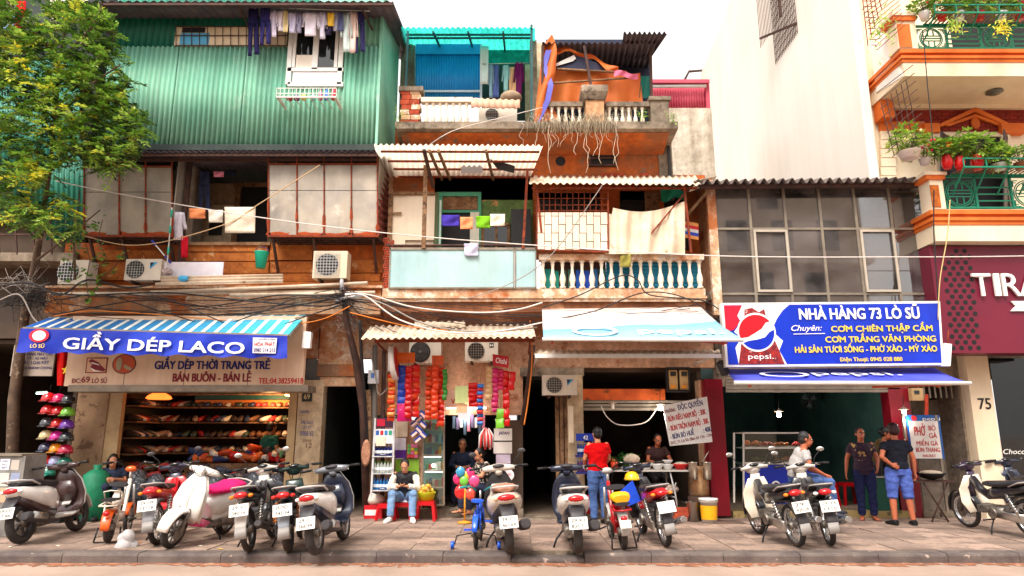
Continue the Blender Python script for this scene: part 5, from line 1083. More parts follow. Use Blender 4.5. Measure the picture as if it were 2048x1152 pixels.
cable([(685,600),(640,612),(480,600),(330,585),(160,590),(60,578)], .015, bk, 'thick black cable sagging along the ochre fascia to the left', 12.4)
cable([(690,600),(600,595),(520,625),(430,650),(330,625),(210,590),(120,600)], .012, bk, 'black cable looping low over the striped awning', 12.3)
cable([(690,606),(620,630),(540,655),(470,652),(400,625),(340,600),(250,588)], .011, bk, 'black cable arching from the pole over the awning edge', 12.2)
cable([(700,612),(640,640),(560,648),(440,640),(300,628),(180,622),(110,632)], .011, og, 'thin orange cable along the back edge of the striped awning', 12.35)
cable([(688,595),(560,590),(420,612),(300,600),(200,612),(110,630)], .012, bk, 'thin black cable crossing the orange plaster patch', 12.5)
cable([(690,590),(730,592),(800,640),(900,665),(1000,662),(1085,645)], .015, wr, 'thick pale cable from the pole sagging over the sweet shop canopy', 12.1)
cable([(690,588),(740,590),(830,615),(950,625),(1030,620),(1085,605)], .014, wr, 'pale cable draped across the middle balcony corbel', 12.2)
cable([(690,594),(760,605),(850,648),(960,664),(1075,655)], .014, gy, 'grey cable just below the thick pale one', 12.15)
cable([(700,625),(760,640),(830,655),(900,660)], .01, og, 'orange cable running right from the pole to the sweet shop canopy', 12.2)
cable([(930,598),(990,580),(1060,545),(1120,490),(1205,370)], .009, gy, 'thin line climbing from the corbel to the white canopy', 12.3)
cable([(1085,615),(1160,590),(1240,552),(1275,560),(1300,590),(1400,600),(1440,620)], .012, bk, 'black cable arching across the concrete balustrade', 12.4)
cable([(1100,640),(1190,622),(1290,585),(1380,600),(1460,660)], .012, bk, 'black cable over the back of the faded awning', 12.3)
cable([(720,640,12.5),(722,700,12.6),(728,780,12.8),(735,900,13.2),(733,1020,13.4)], .03, bk, 'thick black cable bundle falling down the wall beside the alley', 13)
cable([(740,700),(752,760),(760,790),(790,760),(815,748)], .012, gy, 'grey wire looping past the junction box', 13.1)
cable([(1060,640),(1064,720),(1056,800),(1048,850)], .014, og, 'orange wire bundle hanging left of the alley air conditioner', 12.9)
cable([(1202,812,13.5),(1215,835,13.5),(1240,850,13.4),(1290,845,13.4),(1315,815,13.4)], .012, wr, 'white wire drooping across the noodle shop opening', 13.4)
cable([(1868,380),(1868,470),(1874,560),(1876,600)], .012, bk, 'black wire hanging down between the window grid and the cafe sign', 12.2)
cable([(1900,400),(1895,470),(1880,560),(1876,640)], .01, flat(206,180,120,.6), 'tan cord hanging over the corner of the cafe sign', 12.1)
cable([(1845,60),(1850,110),(1856,180),(1862,240),(1870,330)], .01, bk, 'wavy black wire hanging past the upper balcony', 12.0)
cable([(0,572),(60,566),(120,590),(175,560),(250,575),(300,570)], .018, bk, 'black cable tangled at the left by the vines', 12.3)
cable([(0,600),(40,590),(70,640),(110,660),(140,640)], .014, gy, 'pale wire tangled at the far left below the shed', 12.2)
cable([(845,300,13),(905,262,12.7),(1005,235,12.75),(1085,215,12.75)], .008, wr, 'thin white line rising to the terrace balustrade', 12.8)
# messy cable heads
rng = random.Random(3)
def tangle(cx, cy, rx, ry, n, Y, label, col):
    mb = MB()
    for k in range(n):
        a = rng.uniform(0,6.28); p = [(cx+rng.gauss(0,rx*.5), cy+rng.gauss(0,ry*.5)) for _ in range(5)]
        p.sort(key=lambda q: q[0]*cos(a)+q[1]*sin(a)); mb.tube([P(q[0],q[1],Y+rng.uniform(-.12,.12)) for q in p], .0045, 4)
    return mb.obj('cable_tangle', col, label=label, cat='cables', kind='stuff')
tangle(690,596,26,22,26,12.5,'messy knot of cables on the wall bracket above the alley',bk); tangle(700,640,34,30,22,12.7,'loose grey cable ends below the wall bracket',gy)
tangle(60,600,70,40,46,12.6,'dark jumble of wires and pipes at the far left',bk); tangle(40,560,60,30,14,12.5,'pale jumble of pipes at the far left',gy)
mb = MB()
for k in range(34):
    a = (690+rng.gauss(0,8), 596+rng.gauss(0,10)); b = rng.choice([(60,590),(110,625),(150,600),(300,590),(420,640),(930,655),(1080,640),(1085,612),(760,660),(1410,612)]); b = (b[0]+rng.gauss(0,20), b[1]+rng.gauss(0,10)); sg_ = rng.uniform(4,40)
    mb.tube([P(a[0]+(b[0]-a[0])*t/9, a[1]+(b[1]-a[1])*t/9+sg_*sin(pi*t/9)+rng.gauss(0,1), 12.42+rng.uniform(-.12,.2)) for t in range(10)], rng.choice((.004,.005,.007)), 4)
mb.obj('wire_web', bk, label='web of thin dark wires fanning out from the wall bracket', cat='wires', kind='stuff')
pl = thing('service_pole', 'leaning dark service pole and pipes between the shoe shop alley and the sweet shop', 'pole', P(735,1030,13.3))
mb = MB(); mb.tube([P(686,560,12.6), P(692,640,12.6), P(712,720,12.9), P(726,820,13.2), P(733,1028,13.35)], [.05,.05,.07,.07,.07], 8); mb.obj('pole_shaft', m_darkst, pl)
mb = MB(); mb.tube([P(683,545,12.55), P(684,580,12.55)], .04, 8); mb.tube([P(672,601,12.5), P(726,590,12.5)], .035, 8); mb.obj('plastic_conduit', flat(206,206,210,.5), pl)
mb = MB(); mb.tube([P(750,690,13.3), P(748,1020,13.4)], .05, 8); mb.obj('drain_pipe', flat(110,104,98,.7), pl)
mb = MB(); mb.tube([P(768,700,13.35), P(764,1020,13.45)], .04, 8); mb.obj('drain_pipe', m_darkst, pl)
mb = MB(); mb.tube([P(735,780,13.3), P(742,1020,13.4)], .07, 8); mb.obj('timber_stake', m_wood, pl)
pr_ = thing('service_pole', 'dark post with wires at the left side of the alley mouth', 'pole', P(1046,840,13.3)); mb = MB(); mb.tube([P(1066,690,13.2), P(1058,760,13.3), P(1045,845,13.5)], .05, 8); mb.obj('pole_shaft', m_darkst, pr_)
# roots hanging from the cornice
mb = MB()
for k in range(26):
    x = rng.choice([1090,1120,1150,1185,1200,1205])+rng.gauss(0,14); y = 244; ln_ = rng.choice([30,50,70,110])*rng.uniform(.6,1.1); p = []
    for j in range(9): p.append(P(x+rng.gauss(0,2)+6*sin(j*.9+k)*(j/8), y+ln_*j/8, 12.78-.03*rng.random())); 
    mb.tube(p, .004 if ln_ < 60 else .006, 4)
mb.obj('aerial_roots', flat(206,184,160,.95), label='pale aerial roots dangling from the terrace cornice', cat='roots', kind='stuff')
mb = MB()
for k in range(420):
    x = rng.choice([1080,1100,1120,1150,1175,1185,1200,1212])+rng.gauss(0,13); y0_ = 243-rng.random()*10; h = rng.uniform(8,34)
    a = P(x,y0_,12.79-.1*rng.random()); b = P(x+rng.gauss(0,3), y0_-h*.35 if rng.random() < .4 else y0_+h, 12.72); mb.tube([a, (a+b)/2+Vector((rng.gauss(0,.01),-.02,.02)), b], .004, 3)
mb.obj('dry_moss', flat(190,176,150,.95), label='grey dry hanging moss along the terrace cornice', cat='moss', kind='stuff')
# ================================================================ motorbikes, scooters, bicycles   (local x forward, y left, z up)
RX = Matrix.Rotation(pi/2, 3, 'X')
rubber = mat('tyre_rubber', S(46,42,42), S(62,56,52), S(120,100,84), s=4, rough=.85, bump=.2, thr=.66, thr2=.1)
plastic_dk = mat('dark_bike_plastic', S(44,42,46), S(60,56,58), s=5, rough=.5, bump=.03); bare = mat('bare_engine_metal', S(150,142,134), S(110,104,98), S(70,62,58), s=14, rough=.45, metal=.7, bump=.15)
alloy = mat('alloy_wheel', S(196,190,184), S(160,154,148), s=4, rough=.35, metal=.7); darkalloy = mat('dark_alloy', S(84,80,80), S(60,58,58), s=4, rough=.4, metal=.5)
seatm = mat('black_vinyl_seat', S(44,40,44), S(34,32,36), s=6, rough=.55, bump=.15); redlens = flat(200,16,24,.2,coat=.5); amber = flat(236,130,30,.25); lens = flat(236,236,232,.12); platem = flat(236,232,224,.45)
def paint(r, g, b): return mat('bike_paint_%d_%d_%d' % (r,g,b), S(r,g,b), S(int(r*.92),int(g*.91),int(b*.9)), S(int(r*.55+50),int(g*.55+42),int(b*.55+36)), s=5, rough=.3, bump=0, coat=.5, thr=.67, thr2=.16)
def O(mb, name, m, par): return mkobj(name, mb, m, par, local=True)
def wheel(root, x, R, wd, style, rimm, disc_=False):
    mb = MB(); ri = R-wd*.95; n = 26
    mb.lathe([(ri,-wd*.32),(ri+.012,-wd*.34),(ri+.012,wd*.34),(ri,wd*.32),(ri-.012,wd*.2),(ri-.012,-wd*.2),(ri,-wd*.32)], (x,0,R), n, RX, cap=False)
    if style == 'spoke':
        for k in range(24):
            a = k*2*pi/24; b = a+(.5 if k % 2 else -.5); sgn = .025 if k % 4 < 2 else -.025
            mb.bar((x+cos(b)*.035, sgn, R+sin(b)*.035), (x+cos(a)*ri, 0, R+sin(a)*ri), .004)
    else:
        for k in range(style):
            a = k*2*pi/style; p = Vector((cos(a),0,sin(a))); mb.bar(Vector((x,0,R))+p*.03, Vector((x,0,R))+p*(ri-.005), .03, .022, up=(0,1,0))
    wo_ = O(mb, 'wheel', rimm, root)
    mb = MB(); mb.lathe([(R-wd/2+cos(t*pi/6)*wd/2, sin(t*pi/6)*wd*.48) for t in range(13)], (x,0,R), n, RX, cap=False); O(mb, 'tyre', rubber, wo_)
    mb = MB(); mb.lathe([(.03,-.06),(.05,-.05),(.06,-.02),(.06,.02),(.05,.05),(.03,.06)], (x,0,R), 14, RX)
    if disc_: mb.lathe([(.1,-.07),(.1,-.066)], (x,0,R), 18, RX)
    O(mb, 'hub', bare, wo_); return wo_
def arc(x, z, R, a0, a1, w, h, n=9, wend=.8):
    return [((x+cos(radians(a0+(a1-a0)*k/n))*R, 0, z+sin(radians(a0+(a1-a0)*k/n))*R), w*(1-(1-wend)*abs(2*k/n-1)**2), h) for k in range(n+1)]
def plate(root, x, z, txt, tilt=.25, par=None, w_=.2, h_=.15):
    M = planeM((x,0,z), (0,-1,0), (-sin(-tilt)*1.0, 0, cos(tilt))); mb = MB()
    mb.prism([M@Vector((a*w_/2,b*h_/2,0)) for a, b in ((-1,-1),(1,-1),(1,1),(-1,1))], M.to_3x3()@Vector((0,0,.004))); O(mb, 'number_plate', platem, root)
    if txt:
        for s_, yb in ((txt[0], .015), (txt[1], -.055)):
            if s_: text(s_, m_blk2, root, -w_*.36, w_*.36, yb, .042, M=M, ext=.006, name='plate_number', local=True, bold=.01)
def bars(root, x, z, hw, back, rise, gripm, mirrors=True, lever=True):
    mb = MB()
    for s in (1,-1): mb.tube([(x-.03,s*hw*.6,z+rise),(x+.07,s*hw*.45,z+rise+.02),(x+.09,s*.08,z-.05),(x+.05,s*.04,z-.2)], .0045, 5)
    O(mb, 'control_cable', m_black, root)
    for s in (1,-1):
        mb = MB(); mb.tube([(x,s*.05,z),(x-.02,s*hw*.55,z+rise),(x-back,s*hw*.85,z+rise*.9)], .011, 7); mb.tube([(x-back*.8,s*hw*.68,z+rise*.95),(x-back*1.2,s*hw,z+rise*.8)], .018, 8)
        O(mb, 'handlebar_grip', gripm, root)
        if lever: mb = MB(); mb.tube([(x-back*.5,s*hw*.55,z+rise+.0),(x-back*.4,s*hw*.7,z+rise-.01),(x-back*.75,s*hw*.95,z+rise-.01)], .006, 5); O(mb, 'brake_lever', m_steel, root)
        if mirrors:
            mb = MB(); mb.tube([(x-.02,s*hw*.5,z+rise),(x+.03,s*hw*.62,z+rise+.09),(x,s*hw*.8,z+rise+.17)], .006, 5); st_ = O(mb, 'mirror_stalk', m_black, root)
            mb = MB(); R_ = Matrix.Rotation(radians(12)*s,3,'Z'); mb.ell((x,s*hw*.85,z+rise+.2), (.014,.05,.036), 12, 6, R_); O(mb, 'mirror', m_steel if mirrors == 'chrome' else plastic_dk, st_)
def coil(p, q, r, n=7):
    p, q = Vector(p), Vector(q); d = q-p; u = d.cross(Vector((0,1,0))).normalized(); v = d.normalized().cross(u)
    return [p+d*(k/(n*8))+u*(cos(k*pi/4)*r)+v*(sin(k*pi/4)*r) for k in range(n*8+1)]
def scooter(root, c1, c2, seat=None, R=.25, style=5, rim=None, num=None, back=None, vespa=False, mirrors=True, c3=None, light=None, W_=1.0, sil=False, hc=None):
    seat = seat or seatm; rim = rim or alloy; c3 = c3 or c1
    xr, xf = -.62, .64; wt = .1 if not vespa else .09
    wheel(root, xr, R, wt, style, rim); wheel(root, xf, R, wt*.9, style, rim, True); dz = R-.25
    mb = MB(); mb.sweep([((.06,0,.46+dz),.08,.13),((-.1,0,.53+dz),.14*W_,.18),((-.3,0,.58+dz),.175*W_,.17),((-.52,0,.62+dz),.17*W_,.13),((-.72,0,.67+dz),.13*W_,.09),((-.86,0,.71+dz),.06*W_,.045)], 16); O(mb, 'rear_body', c1, root)
    mb = MB(); mb.sweep([((-.02,0,.34+dz),.1,.09),((-.3,0,.4+dz),.135*W_,.1),((-.6,0,.52+dz),.12,.08),((-.8,0,.6+dz),.08,.05)], 14); O(mb, 'lower_body', c2 if not vespa else c1, root)
    mb = MB(); mb.sweep([((-.02,.02,.27),.1,.08),((-.22,.03,.28),.11,.1),((-.42,.07,.28),.06,.08),((-.62,.09,R),.045,.06)], 12); mb.lathe([(.07,-.05),(.09,-.03),(.09,.03),(.07,.05)], (-.12,-.02,.3), 14, RX); O(mb, 'engine', bare, root)
    z = .755+dz
    mb = MB(); mb.sweep([((.08,0,z-.03),.06,.03),((0,0,z-.005),.115,.045),((-.2,0,z),.135,.055),((-.38,0,z+.02),.14,.05),((-.45,0,z+.045),.14,.05),((-.65,0,z+.05),.125,.048),((-.78,0,z+.03),.06,.025)], 16); O(mb, 'seat', seat, root)
    mb = MB(); mb.tube([(-.46,.13,z+.0),(-.66,.15,z+.06),(-.84,.1,z+.08),(-.88,0,z+.085),(-.84,-.1,z+.08),(-.66,-.15,z+.06),(-.46,-.13,z)], .013, 7); O(mb, 'grab_rail', flat(196,190,186,.4), root)
    mb = MB(); mb.ell((-.84,0,.70+dz), (.05,.085*W_,.045), 14, 8); O(mb, 'tail_light', redlens, root)
    for s in (1,-1): mb = MB(); mb.ell((-.81,s*.1*W_,.69+dz), (.04,.03,.025), 10, 6); O(mb, 'indicator', light or lens, root)
    mb = MB(); mb.sweep([((-.78,0,.6+dz),.09,.02),((-.88,0,.5+dz),.075,.014),((-.95,0,.34+dz),.07,.01)], 12); O(mb, 'rear_mudguard', plastic_dk if not back else back, root)
    plate(root, -.935, .41+dz, num, .35)
    mb = MB(); mb.sweep([((.08,0,.3),.14,.03),((.25,0,.285),.165,.03),((.44,0,.32),.15,.03)], 12); O(mb, 'footboard', c3, root)
    mb = MB(); mb.sweep([((.36,0,.31),.14,.03),((.455,0,.42),.19,.025),((.47,0,.6),.2,.022),((.43,0,.8),.17,.025),((.37,0,.96),.09,.03)], 16); O(mb, 'leg_shield', c2, root)
    mb = MB(); mb.sweep([((.43,0,.33),.12,.03),((.505,0,.43),.185,.03),((.525,0,.6),.195,.035),((.48,0,.8),.165,.035),((.415,0,.97),.08,.035)], 16); O(mb, 'front_apron', c1, root)
    mb = MB(); mb.sweep([((.42,0,.5),.1,.05),((.4,0,.66),.13,.07),((.38,0,.8),.1,.05)], 12); O(mb, 'glove_box', c1 if sil else c2, root)
    if vespa:
        mb = MB(); mb.sweep([((.53,0,.4),.02,.02),((.56,0,.6),.022,.02),((.51,0,.85),.02,.02)], 10); O(mb, 'horn_cover', c1, root)
        mb = MB(); mb.sweep(arc(xf, R, R+.045, 5, 165, .085, .03), 14); O(mb, 'front_mudguard', c1, root)
    else:
        mb = MB(); mb.sweep(arc(xf, R, R+.035, 10, 150, .07, .014), 12); O(mb, 'front_mudguard', c1, root)
    mb = MB()
    for s in (1,-1): mb.tube([(.50,s*.06,.62),(xf,s*.075,R)], [.02,.026], 8)
    mb.bar((.5,-.08,.6),(.5,.08,.6),.04); O(mb, 'front_fork', bare, root)
    mb = MB(); mb.tube([(.37,0,.94),(.34,0,1.0)], .05, 10); mb.sweep([((.33,.2,1.015),.03,.03),((.35,.12,1.02),.055,.045),((.37,0,1.025),.075,.06),((.35,-.12,1.02),.055,.045),((.33,-.2,1.015),.03,.03)], 12, side=(1,0,0)); O(mb, 'handlebar_cover', hc or c1, root)
    mb = MB(); mb.ell((.305,0,1.05), (.04,.08,.03), 12, 6); O(mb, 'dashboard', plastic_dk, root)
    if vespa: mb = MB(); mb.lathe([(.06,0),(.075,.03),(.07,.05),(.0,.062)], (.42,0,1.03), 16, Matrix.Rotation(pi/2,3,'Y')); O(mb, 'headlight', m_chrome, root); mb = MB(); mb.ell((.475,0,1.03), (.018,.056,.056), 14, 6); O(mb, 'headlight_lens', lens, root)
    else: mb = MB(); mb.ell((.43,0,1.01), (.03,.085,.045), 14, 6); O(mb, 'headlight', lens, root)
    bars(root, .35, 1.02, .36, .1, .02, m_black, mirrors)
    mb = MB(); mb.sweep([((-.1,-.15,.24),.02,.02),((-.32,-.17,.26),.03,.035),((-.45,-.18,.3),.055,.065),((-.8,-.185,.36),.06,.07),((-.88,-.185,.375),.045,.05)], 14); ex = O(mb, 'exhaust', plastic_dk if not vespa else m_chrome, root)
    mb = MB(); mb.sweep([((-.48,-.235,.325),.012,.045),((-.78,-.24,.375),.012,.05)], 10); O(mb, 'heat_shield', m_steel, ex)
    mb = MB(); mb.tube([(-.05,.1,.24),(-.12,.2,.12),(-.15,.24,.015)], .012, 6); O(mb, 'side_stand', m_black, root)
def underbone(root, c1, c2, seat=None, R=.285, num=None, rim=None, style='spoke', shield=None, light=None, cowl=None, mirrors=True, exh=None, rearm=None, sport=False, shockc=None):
    seat = seat or seatm; rim = rim or m_chrome; shield = shield or c1; cowl = cowl or c1
    xr, xf = -.6, .63; wheel(root, xr, R, .085 if sport else .07, style, rim); wheel(root, xf, R, .065, style, rim, True)
    mb = MB(); mb.sweep([((.04,0,.6),.05,.06),((-.12,0,.62),.1,.1),((-.35,0,.66),.115,.085),((-.6,0,.70),.1,.065),((-.84,0,.77),.05,.035)], 14); O(mb, 'side_cover', c1, root)
    mb = MB(); mb.sweep([((.33,0,.82),.045,.05),((.2,0,.64),.05,.055),((.06,0,.56),.05,.06),((-.3,0,.58),.05,.04)], 10); O(mb, 'frame_spine', c2, root)
    mb = MB(); mb.sweep([((.06,0,.75),.07,.035),((-.12,0,.752),.115,.045),((-.38,0,.765),.12,.05),((-.62,0,.80),.11,.042),((-.74,0,.81),.07,.025)], 14); O(mb, 'seat', seat, root)
    mb = MB(); mb.tube([(-.5,.12,.75),(-.7,.13,.82),(-.86,.08,.84),(-.86,-.08,.84),(-.7,-.13,.82),(-.5,-.12,.75)], .011, 7); O(mb, 'grab_rail', flat(170,164,160,.35), root)
    mb = MB(); mb.sweep([((.26,0,.36),.05,.055),((.1,0,.36),.07,.07),((-.08,0,.34),.12,.09),((-.24,0,.34),.09,.08)], 12)
    for k in range(6): mb.box(.12+k*.026,.13+k*.026,-.08,.08,.3,.42)
    mb.lathe([(.085,-.02),(.085,.02)], (-.08,-.13,.33), 16, RX); mb.lathe([(.08,-.02),(.08,.02)], (-.1,.13,.33), 16, RX); O(mb, 'engine', bare, root)
    if sport:
        mb = MB(); mb.sweep([((.34,0,.5),.09,.05),((.3,0,.7),.12,.07),((.26,0,.86),.1,.05)], 12); O(mb, 'front_fairing', cowl, root)
    else:
        for s in (1,-1):
            mb = MB(); mb.sweep([((.30,s*.12,.30),.055,.012),((.385,s*.13,.46),.075,.012),((.40,s*.115,.66),.075,.014),((.34,s*.06,.86),.05,.014)], 12); O(mb, 'leg_shield', shield, root)
        mb = MB(); mb.sweep([((.42,0,.52),.07,.02),((.405,0,.72),.085,.03),((.345,0,.92),.06,.03)], 12); O(mb, 'front_cover', cowl, root)
    mb = MB()
    for s in (1,-1): mb.tube([(.37,s*.075,.86),(.44,s*.075,.66),(xf,s*.08,R)], [.018,.02,.026], 8)
    O(mb, 'front_fork', bare if not sport else plastic_dk, root)
    mb = MB(); mb.sweep(arc(xf, R, R+.035, -5, 165, .055, .014), 10); O(mb, 'front_mudguard', c1 if not sport else c2, root)
    mb = MB(); mb.sweep(arc(xr, R, R+.045, 60, 178, .07, .014), 10); O(mb, 'rear_mudguard', rearm or plastic_dk, root)
    mb = MB(); mb.sweep([((xr-R-.05,0,R+.06),.06,.008),((xr-R-.075,0,R-.08),.07,.006)], 8); O(mb, 'mud_flap', flat(150,144,140,.5), root)
    mb = MB(); mb.ell((-.85,0,.735), (.055,.075,.045), 14, 8); O(mb, 'tail_light', redlens, root)
    for s in (1,-1): mb = MB(); mb.ell((-.82,s*.1,.72), (.035,.03,.025), 10, 6); O(mb, 'indicator', light or amber, root)
    plate(root, -.955, .56, num, .35)
    for s in (1,-1):
        mb = MB(); mb.tube([(-.43,s*.125,.64),(-.59,s*.125,.3)], .016, 7); sh = O(mb, 'shock_absorber', m_steel, root); mb = MB(); mb.tube(coil((-.44,s*.125,.62),(-.555,s*.125,.38),.027), .006, 4); O(mb, 'spring', shockc or m_chrome, sh)
    mb = MB(); mb.bar((-.2,.09,.32),(xr,.1,R),.03,.045); mb.bar((-.2,-.09,.32),(xr,-.1,R),.03,.045); O(mb, 'swing_arm', plastic_dk, root)
    mb = MB(); mb.sweep([((-.12,.115,.33),.012,.07),((-.35,.118,.31),.012,.06),((-.66,.12,.29),.012,.075)], 10); O(mb, 'chain_case', m_steel if not sport else plastic_dk, root)
    mb = MB(); mb.ell((.39,0,1.0), (.085,.105,.085), 14, 8); mb.sweep([((.33,.18,1.01),.025,.025),((.35,0,1.03),.05,.04),((.33,-.18,1.01),.025,.025)], 10, side=(1,0,0)); O(mb, 'headlight_cowl', cowl, root)
    mb = MB(); mb.ell((.455,0,.99), (.028,.075,.06), 14, 6); O(mb, 'headlight', lens, root); mb = MB(); mb.ell((.32,0,1.05), (.035,.07,.03), 12, 6); O(mb, 'speedometer', m_dkgl, root)
    bars(root, .34, 1.02, .34, .1, .03, m_black, mirrors)
    mb = MB(); mb.tube([(.2,-.06,.3),(.1,-.12,.2),(-.15,-.15,.2),(-.35,-.165,.24),(-.45,-.17,.27),(-.88,-.18,.36),(-.93,-.18,.37)], [.016,.016,.018,.022,.042,.05,.035], 10); O(mb, 'exhaust', exh or m_chrome, root)
    mb = MB(); mb.tube([(.0,.05,.22),(.0,.22,.23)], .012, 6).tube([(.0,-.05,.22),(.0,-.22,.23)], .012, 6); O(mb, 'foot_peg', m_black, root)
    mb = MB(); mb.tube([(-.05,.1,.24),(-.1,.2,.12),(-.13,.25,.015)], .011, 6); O(mb, 'side_stand', m_black, root)
def moped(root, frame, fender, body, R=.21, rack=True, saddle=None, num=None, box=None):
    xr, xf = -.5, .52; wheel(root, xr, R, .06, 10, darkalloy); wheel(root, xf, R, .055, 'spoke', alloy)
    mb = MB(); mb.tube([(.36,0,.82),(.3,0,.6),(.2,0,.36),(-.1,0,.3),(xr,.07,R)], .024, 8); mb.tube([(-.1,0,.3),(-.22,0,.72)], .02, 8)
    for s in (1,-1): mb.tube([(-.2,s*.06,.5),(-.45,s*.08,.55),(-.72,s*.09,.52)], .013, 6); mb.tube([(-.46,s*.08,.55),(xr,s*.08,R)], .012, 6)
    mb.tube([(-.72,.09,.52),(-.76,0,.52),(-.72,-.09,.52)], .013, 6); O(mb, 'frame', frame, root)
    mb = MB(); mb.sweep([((.02,0,.33),.06,.05),((-.15,0,.34),.085,.07),((-.4,0,.3),.06,.05)], 12); O(mb, 'battery_cover', body, root)
    mb = MB(); mb.sweep([((-.1,0,.5),.05,.03),((-.22,0,.56),.06,.14),((-.28,0,.62),.05,.1)], 10); O(mb, 'battery_case', body, root)
    mb = MB(); mb.sweep([((-.05,0,.76),.04,.025),((-.2,0,.77),.1,.035),((-.32,0,.79),.11,.035)], 12); O(mb, 'saddle', saddle or seatm, root)
    mb = MB(); mb.sweep([((-.42,0,.59),.08,.02),((-.74,0,.6),.09,.022)], 12); O(mb, 'pillion_seat', saddle or seatm, root)
    mb = MB(); mb.tube([(-.5,.08,.6),(-.56,.09,.7),(-.62,0,.72),(-.56,-.09,.7),(-.5,-.08,.6)], .01, 6); O(mb, 'back_hoop', frame, root)
    mb = MB(); mb.sweep(arc(xr, R, R+.035, 45, 185, .06, .012), 10); O(mb, 'rear_mudguard', fender, root); mb = MB(); mb.sweep(arc(xf, R, R+.03, 10, 160, .05, .01), 10); O(mb, 'front_mudguard', fender, root)
    mb = MB(); mb.ell((-.75,0,.42), (.03,.04,.035), 10, 6); O(mb, 'tail_light', redlens, root)
    mb = MB()
    for s in (1,-1): mb.tube([(.38,s*.05,.74),(xf,s*.06,R)], .015, 7)
    mb.tube([(.38,0,.74),(.34,0,.95)], .018, 8); O(mb, 'front_fork', alloy, root)
    mb = MB(); mb.ell((.36,0,.97), (.06,.075,.05), 12, 7); O(mb, 'headlight_cowl', fender, root)
    bars(root, .34, .98, .3, .16, .1, m_black, False)
    mb = MB(); mb.tube([(xr,.12,R),(xr-.06,.14,.02)], .01, 6).tube([(xr,-.12,R),(xr-.06,-.14,.02)], .01, 6).tube([(xr-.06,.14,.02),(xr-.06,-.14,.02)], .01, 6); O(mb, 'centre_stand', m_black, root)
    mb = MB(); mb.tube([(-.02,.12,.24),(.04,.2,.2)], .012, 6).tube([(-.02,-.12,.24),(-.08,-.2,.28)], .012, 6); O(mb, 'pedal', m_black, root)
    if box: mb = MB(); mb.sweep([((-.42,0,.66),.1,.06),((-.58,0,.68),.12,.07),((-.7,0,.66),.09,.05)], 12); O(mb, 'rear_cushion', box, root); plate(root, -.83, .36, None, .3, w_=.12, h_=.1)
def place(rear, front, name, label, cat, lean=7, anchor='rear', half=.62, turn=0, group='motorbikes parked on the pavement'):
    a, b = G(*rear), G(*front); d = (b-a); yaw = math.atan2(d.y, d.x); u = Vector((cos(yaw), sin(yaw), 0)); c = a+u*half if anchor == 'rear' else b-u*half
    t = thing(name, label, cat, (c.x, c.y, .003), yaw, group, rx=radians(-lean)); t.scale = (1.04, 1.2, 1.02); return t
wht = paint(238,234,228); cream = paint(226,214,200); blk = paint(36,34,38); redp = paint(206,22,34); silver = paint(214,206,198); dkb = paint(40,46,66); brown = paint(66,46,46); grn = paint(20,46,42)
scooter(place((44,1088),(166,1060),'motor_scooter','white and brown scooter at the far left, tail light towards the glass cabinet','scooter',8), wht, brown, R=.28, style=5, rim=darkalloy, num=('29-H1','27.96'), c3=wht, mirrors=False, hc=brown)
moped(place((216,1086),(292,1046),'electric_bike','small white electric bike with orange mudguards','electric bike',0,half=.5), paint(232,222,206), paint(232,96,30), paint(236,228,214))
underbone(place((313,1090),(405,1046),'motorbike','red motorbike behind the white scooter with the pink seat','motorbike',7), redp, redp, num=('29-H9','537.18'), cowl=paint(50,50,70), shield=redp, rearm=flat(150,150,156,.4))
scooter(place((455,1067),(342,1096),'motor_scooter','white retro scooter with bright pink seat cover facing the road','scooter',13,'front'), wht, paint(236,226,214), seat=cloth(226,40,110), R=.23, style=10, vespa=True, c3=paint(226,60,120), mirrors=False, num=None, sil=True)
underbone(place((499,1104),(580,1055),'motorbike','black motorbike with white-rimmed mirrors and plate 040.16','motorbike',8), blk, blk, num=('29-V1','040.16'), style=5, rim=darkalloy, cowl=silver, mirrors='chrome', exh=darkalloy, rearm=flat(196,188,182,.5))
underbone(place((578,1104),(622,1052),'motorbike','dark sport motorbike with orange spring and plate 345.34','motorbike',7), grn, plastic_dk, num=('29-MD1','345.34'), style=6, rim=darkalloy, sport=True, mirrors=False, exh=plastic_dk, rearm=flat(150,156,166,.4), shockc=flat(240,120,20,.4), light=flat(214,40,30,.4))
scooter(place((634,1111),(713,1067),'motor_scooter','white and black scooter with silver twelve-spoke rear wheel, plate 366.99','scooter',8), wht, dkb, R=.27, style=12, num=('29-C1','366.99'), c3=dkb, mirrors=False, hc=paint(120,124,132))
scooter(place((1019,1106),(994,1052),'motor_scooter','cream scooter with tan seat parked before the sweet shop, plate 461.69','scooter',5), cream, plastic_dk, seat=mat('tan_vinyl_seat', S(176,124,98), S(150,104,84), s=6, rough=.6), R=.26, num=('29-C1','461.69'), c3=plastic_dk, W_=1.15, sil=True, light=flat(240,180,150,.2))
scooter(place((1156,1107),(1124,1052),'motor_scooter','white scooter with black seat before the dark alley','scooter',3), wht, dkb, R=.25, num=('29-K1','831.71'), c3=dkb, W_=1.05, mirrors=False, hc=dkb)
moped(place((1248,1099),(1196,1050),'electric_bike','red electric moped with a yellow rear cushion','electric bike',4,half=.52), paint(190,24,30), flat(180,176,172,.4), redp, R=.23, saddle=seatm, box=flat(240,176,24,.5))
underbone(place((1333,1094),(1252,1048),'motorbike','red motorbike with a blue padded front panel and blank plate','motorbike',8), redp, blk, num=None, cowl=dkb, shield=blk, mirrors=False, exh=m_chrome)
underbone(place((1596,1094),(1502,1062),'motorbike','white and black motorbike with a green tag on its tail','motorbike',8), blk, blk, num=('29-','420.28'), shield=paint(236,222,202), cowl=silver, mirrors='chrome')
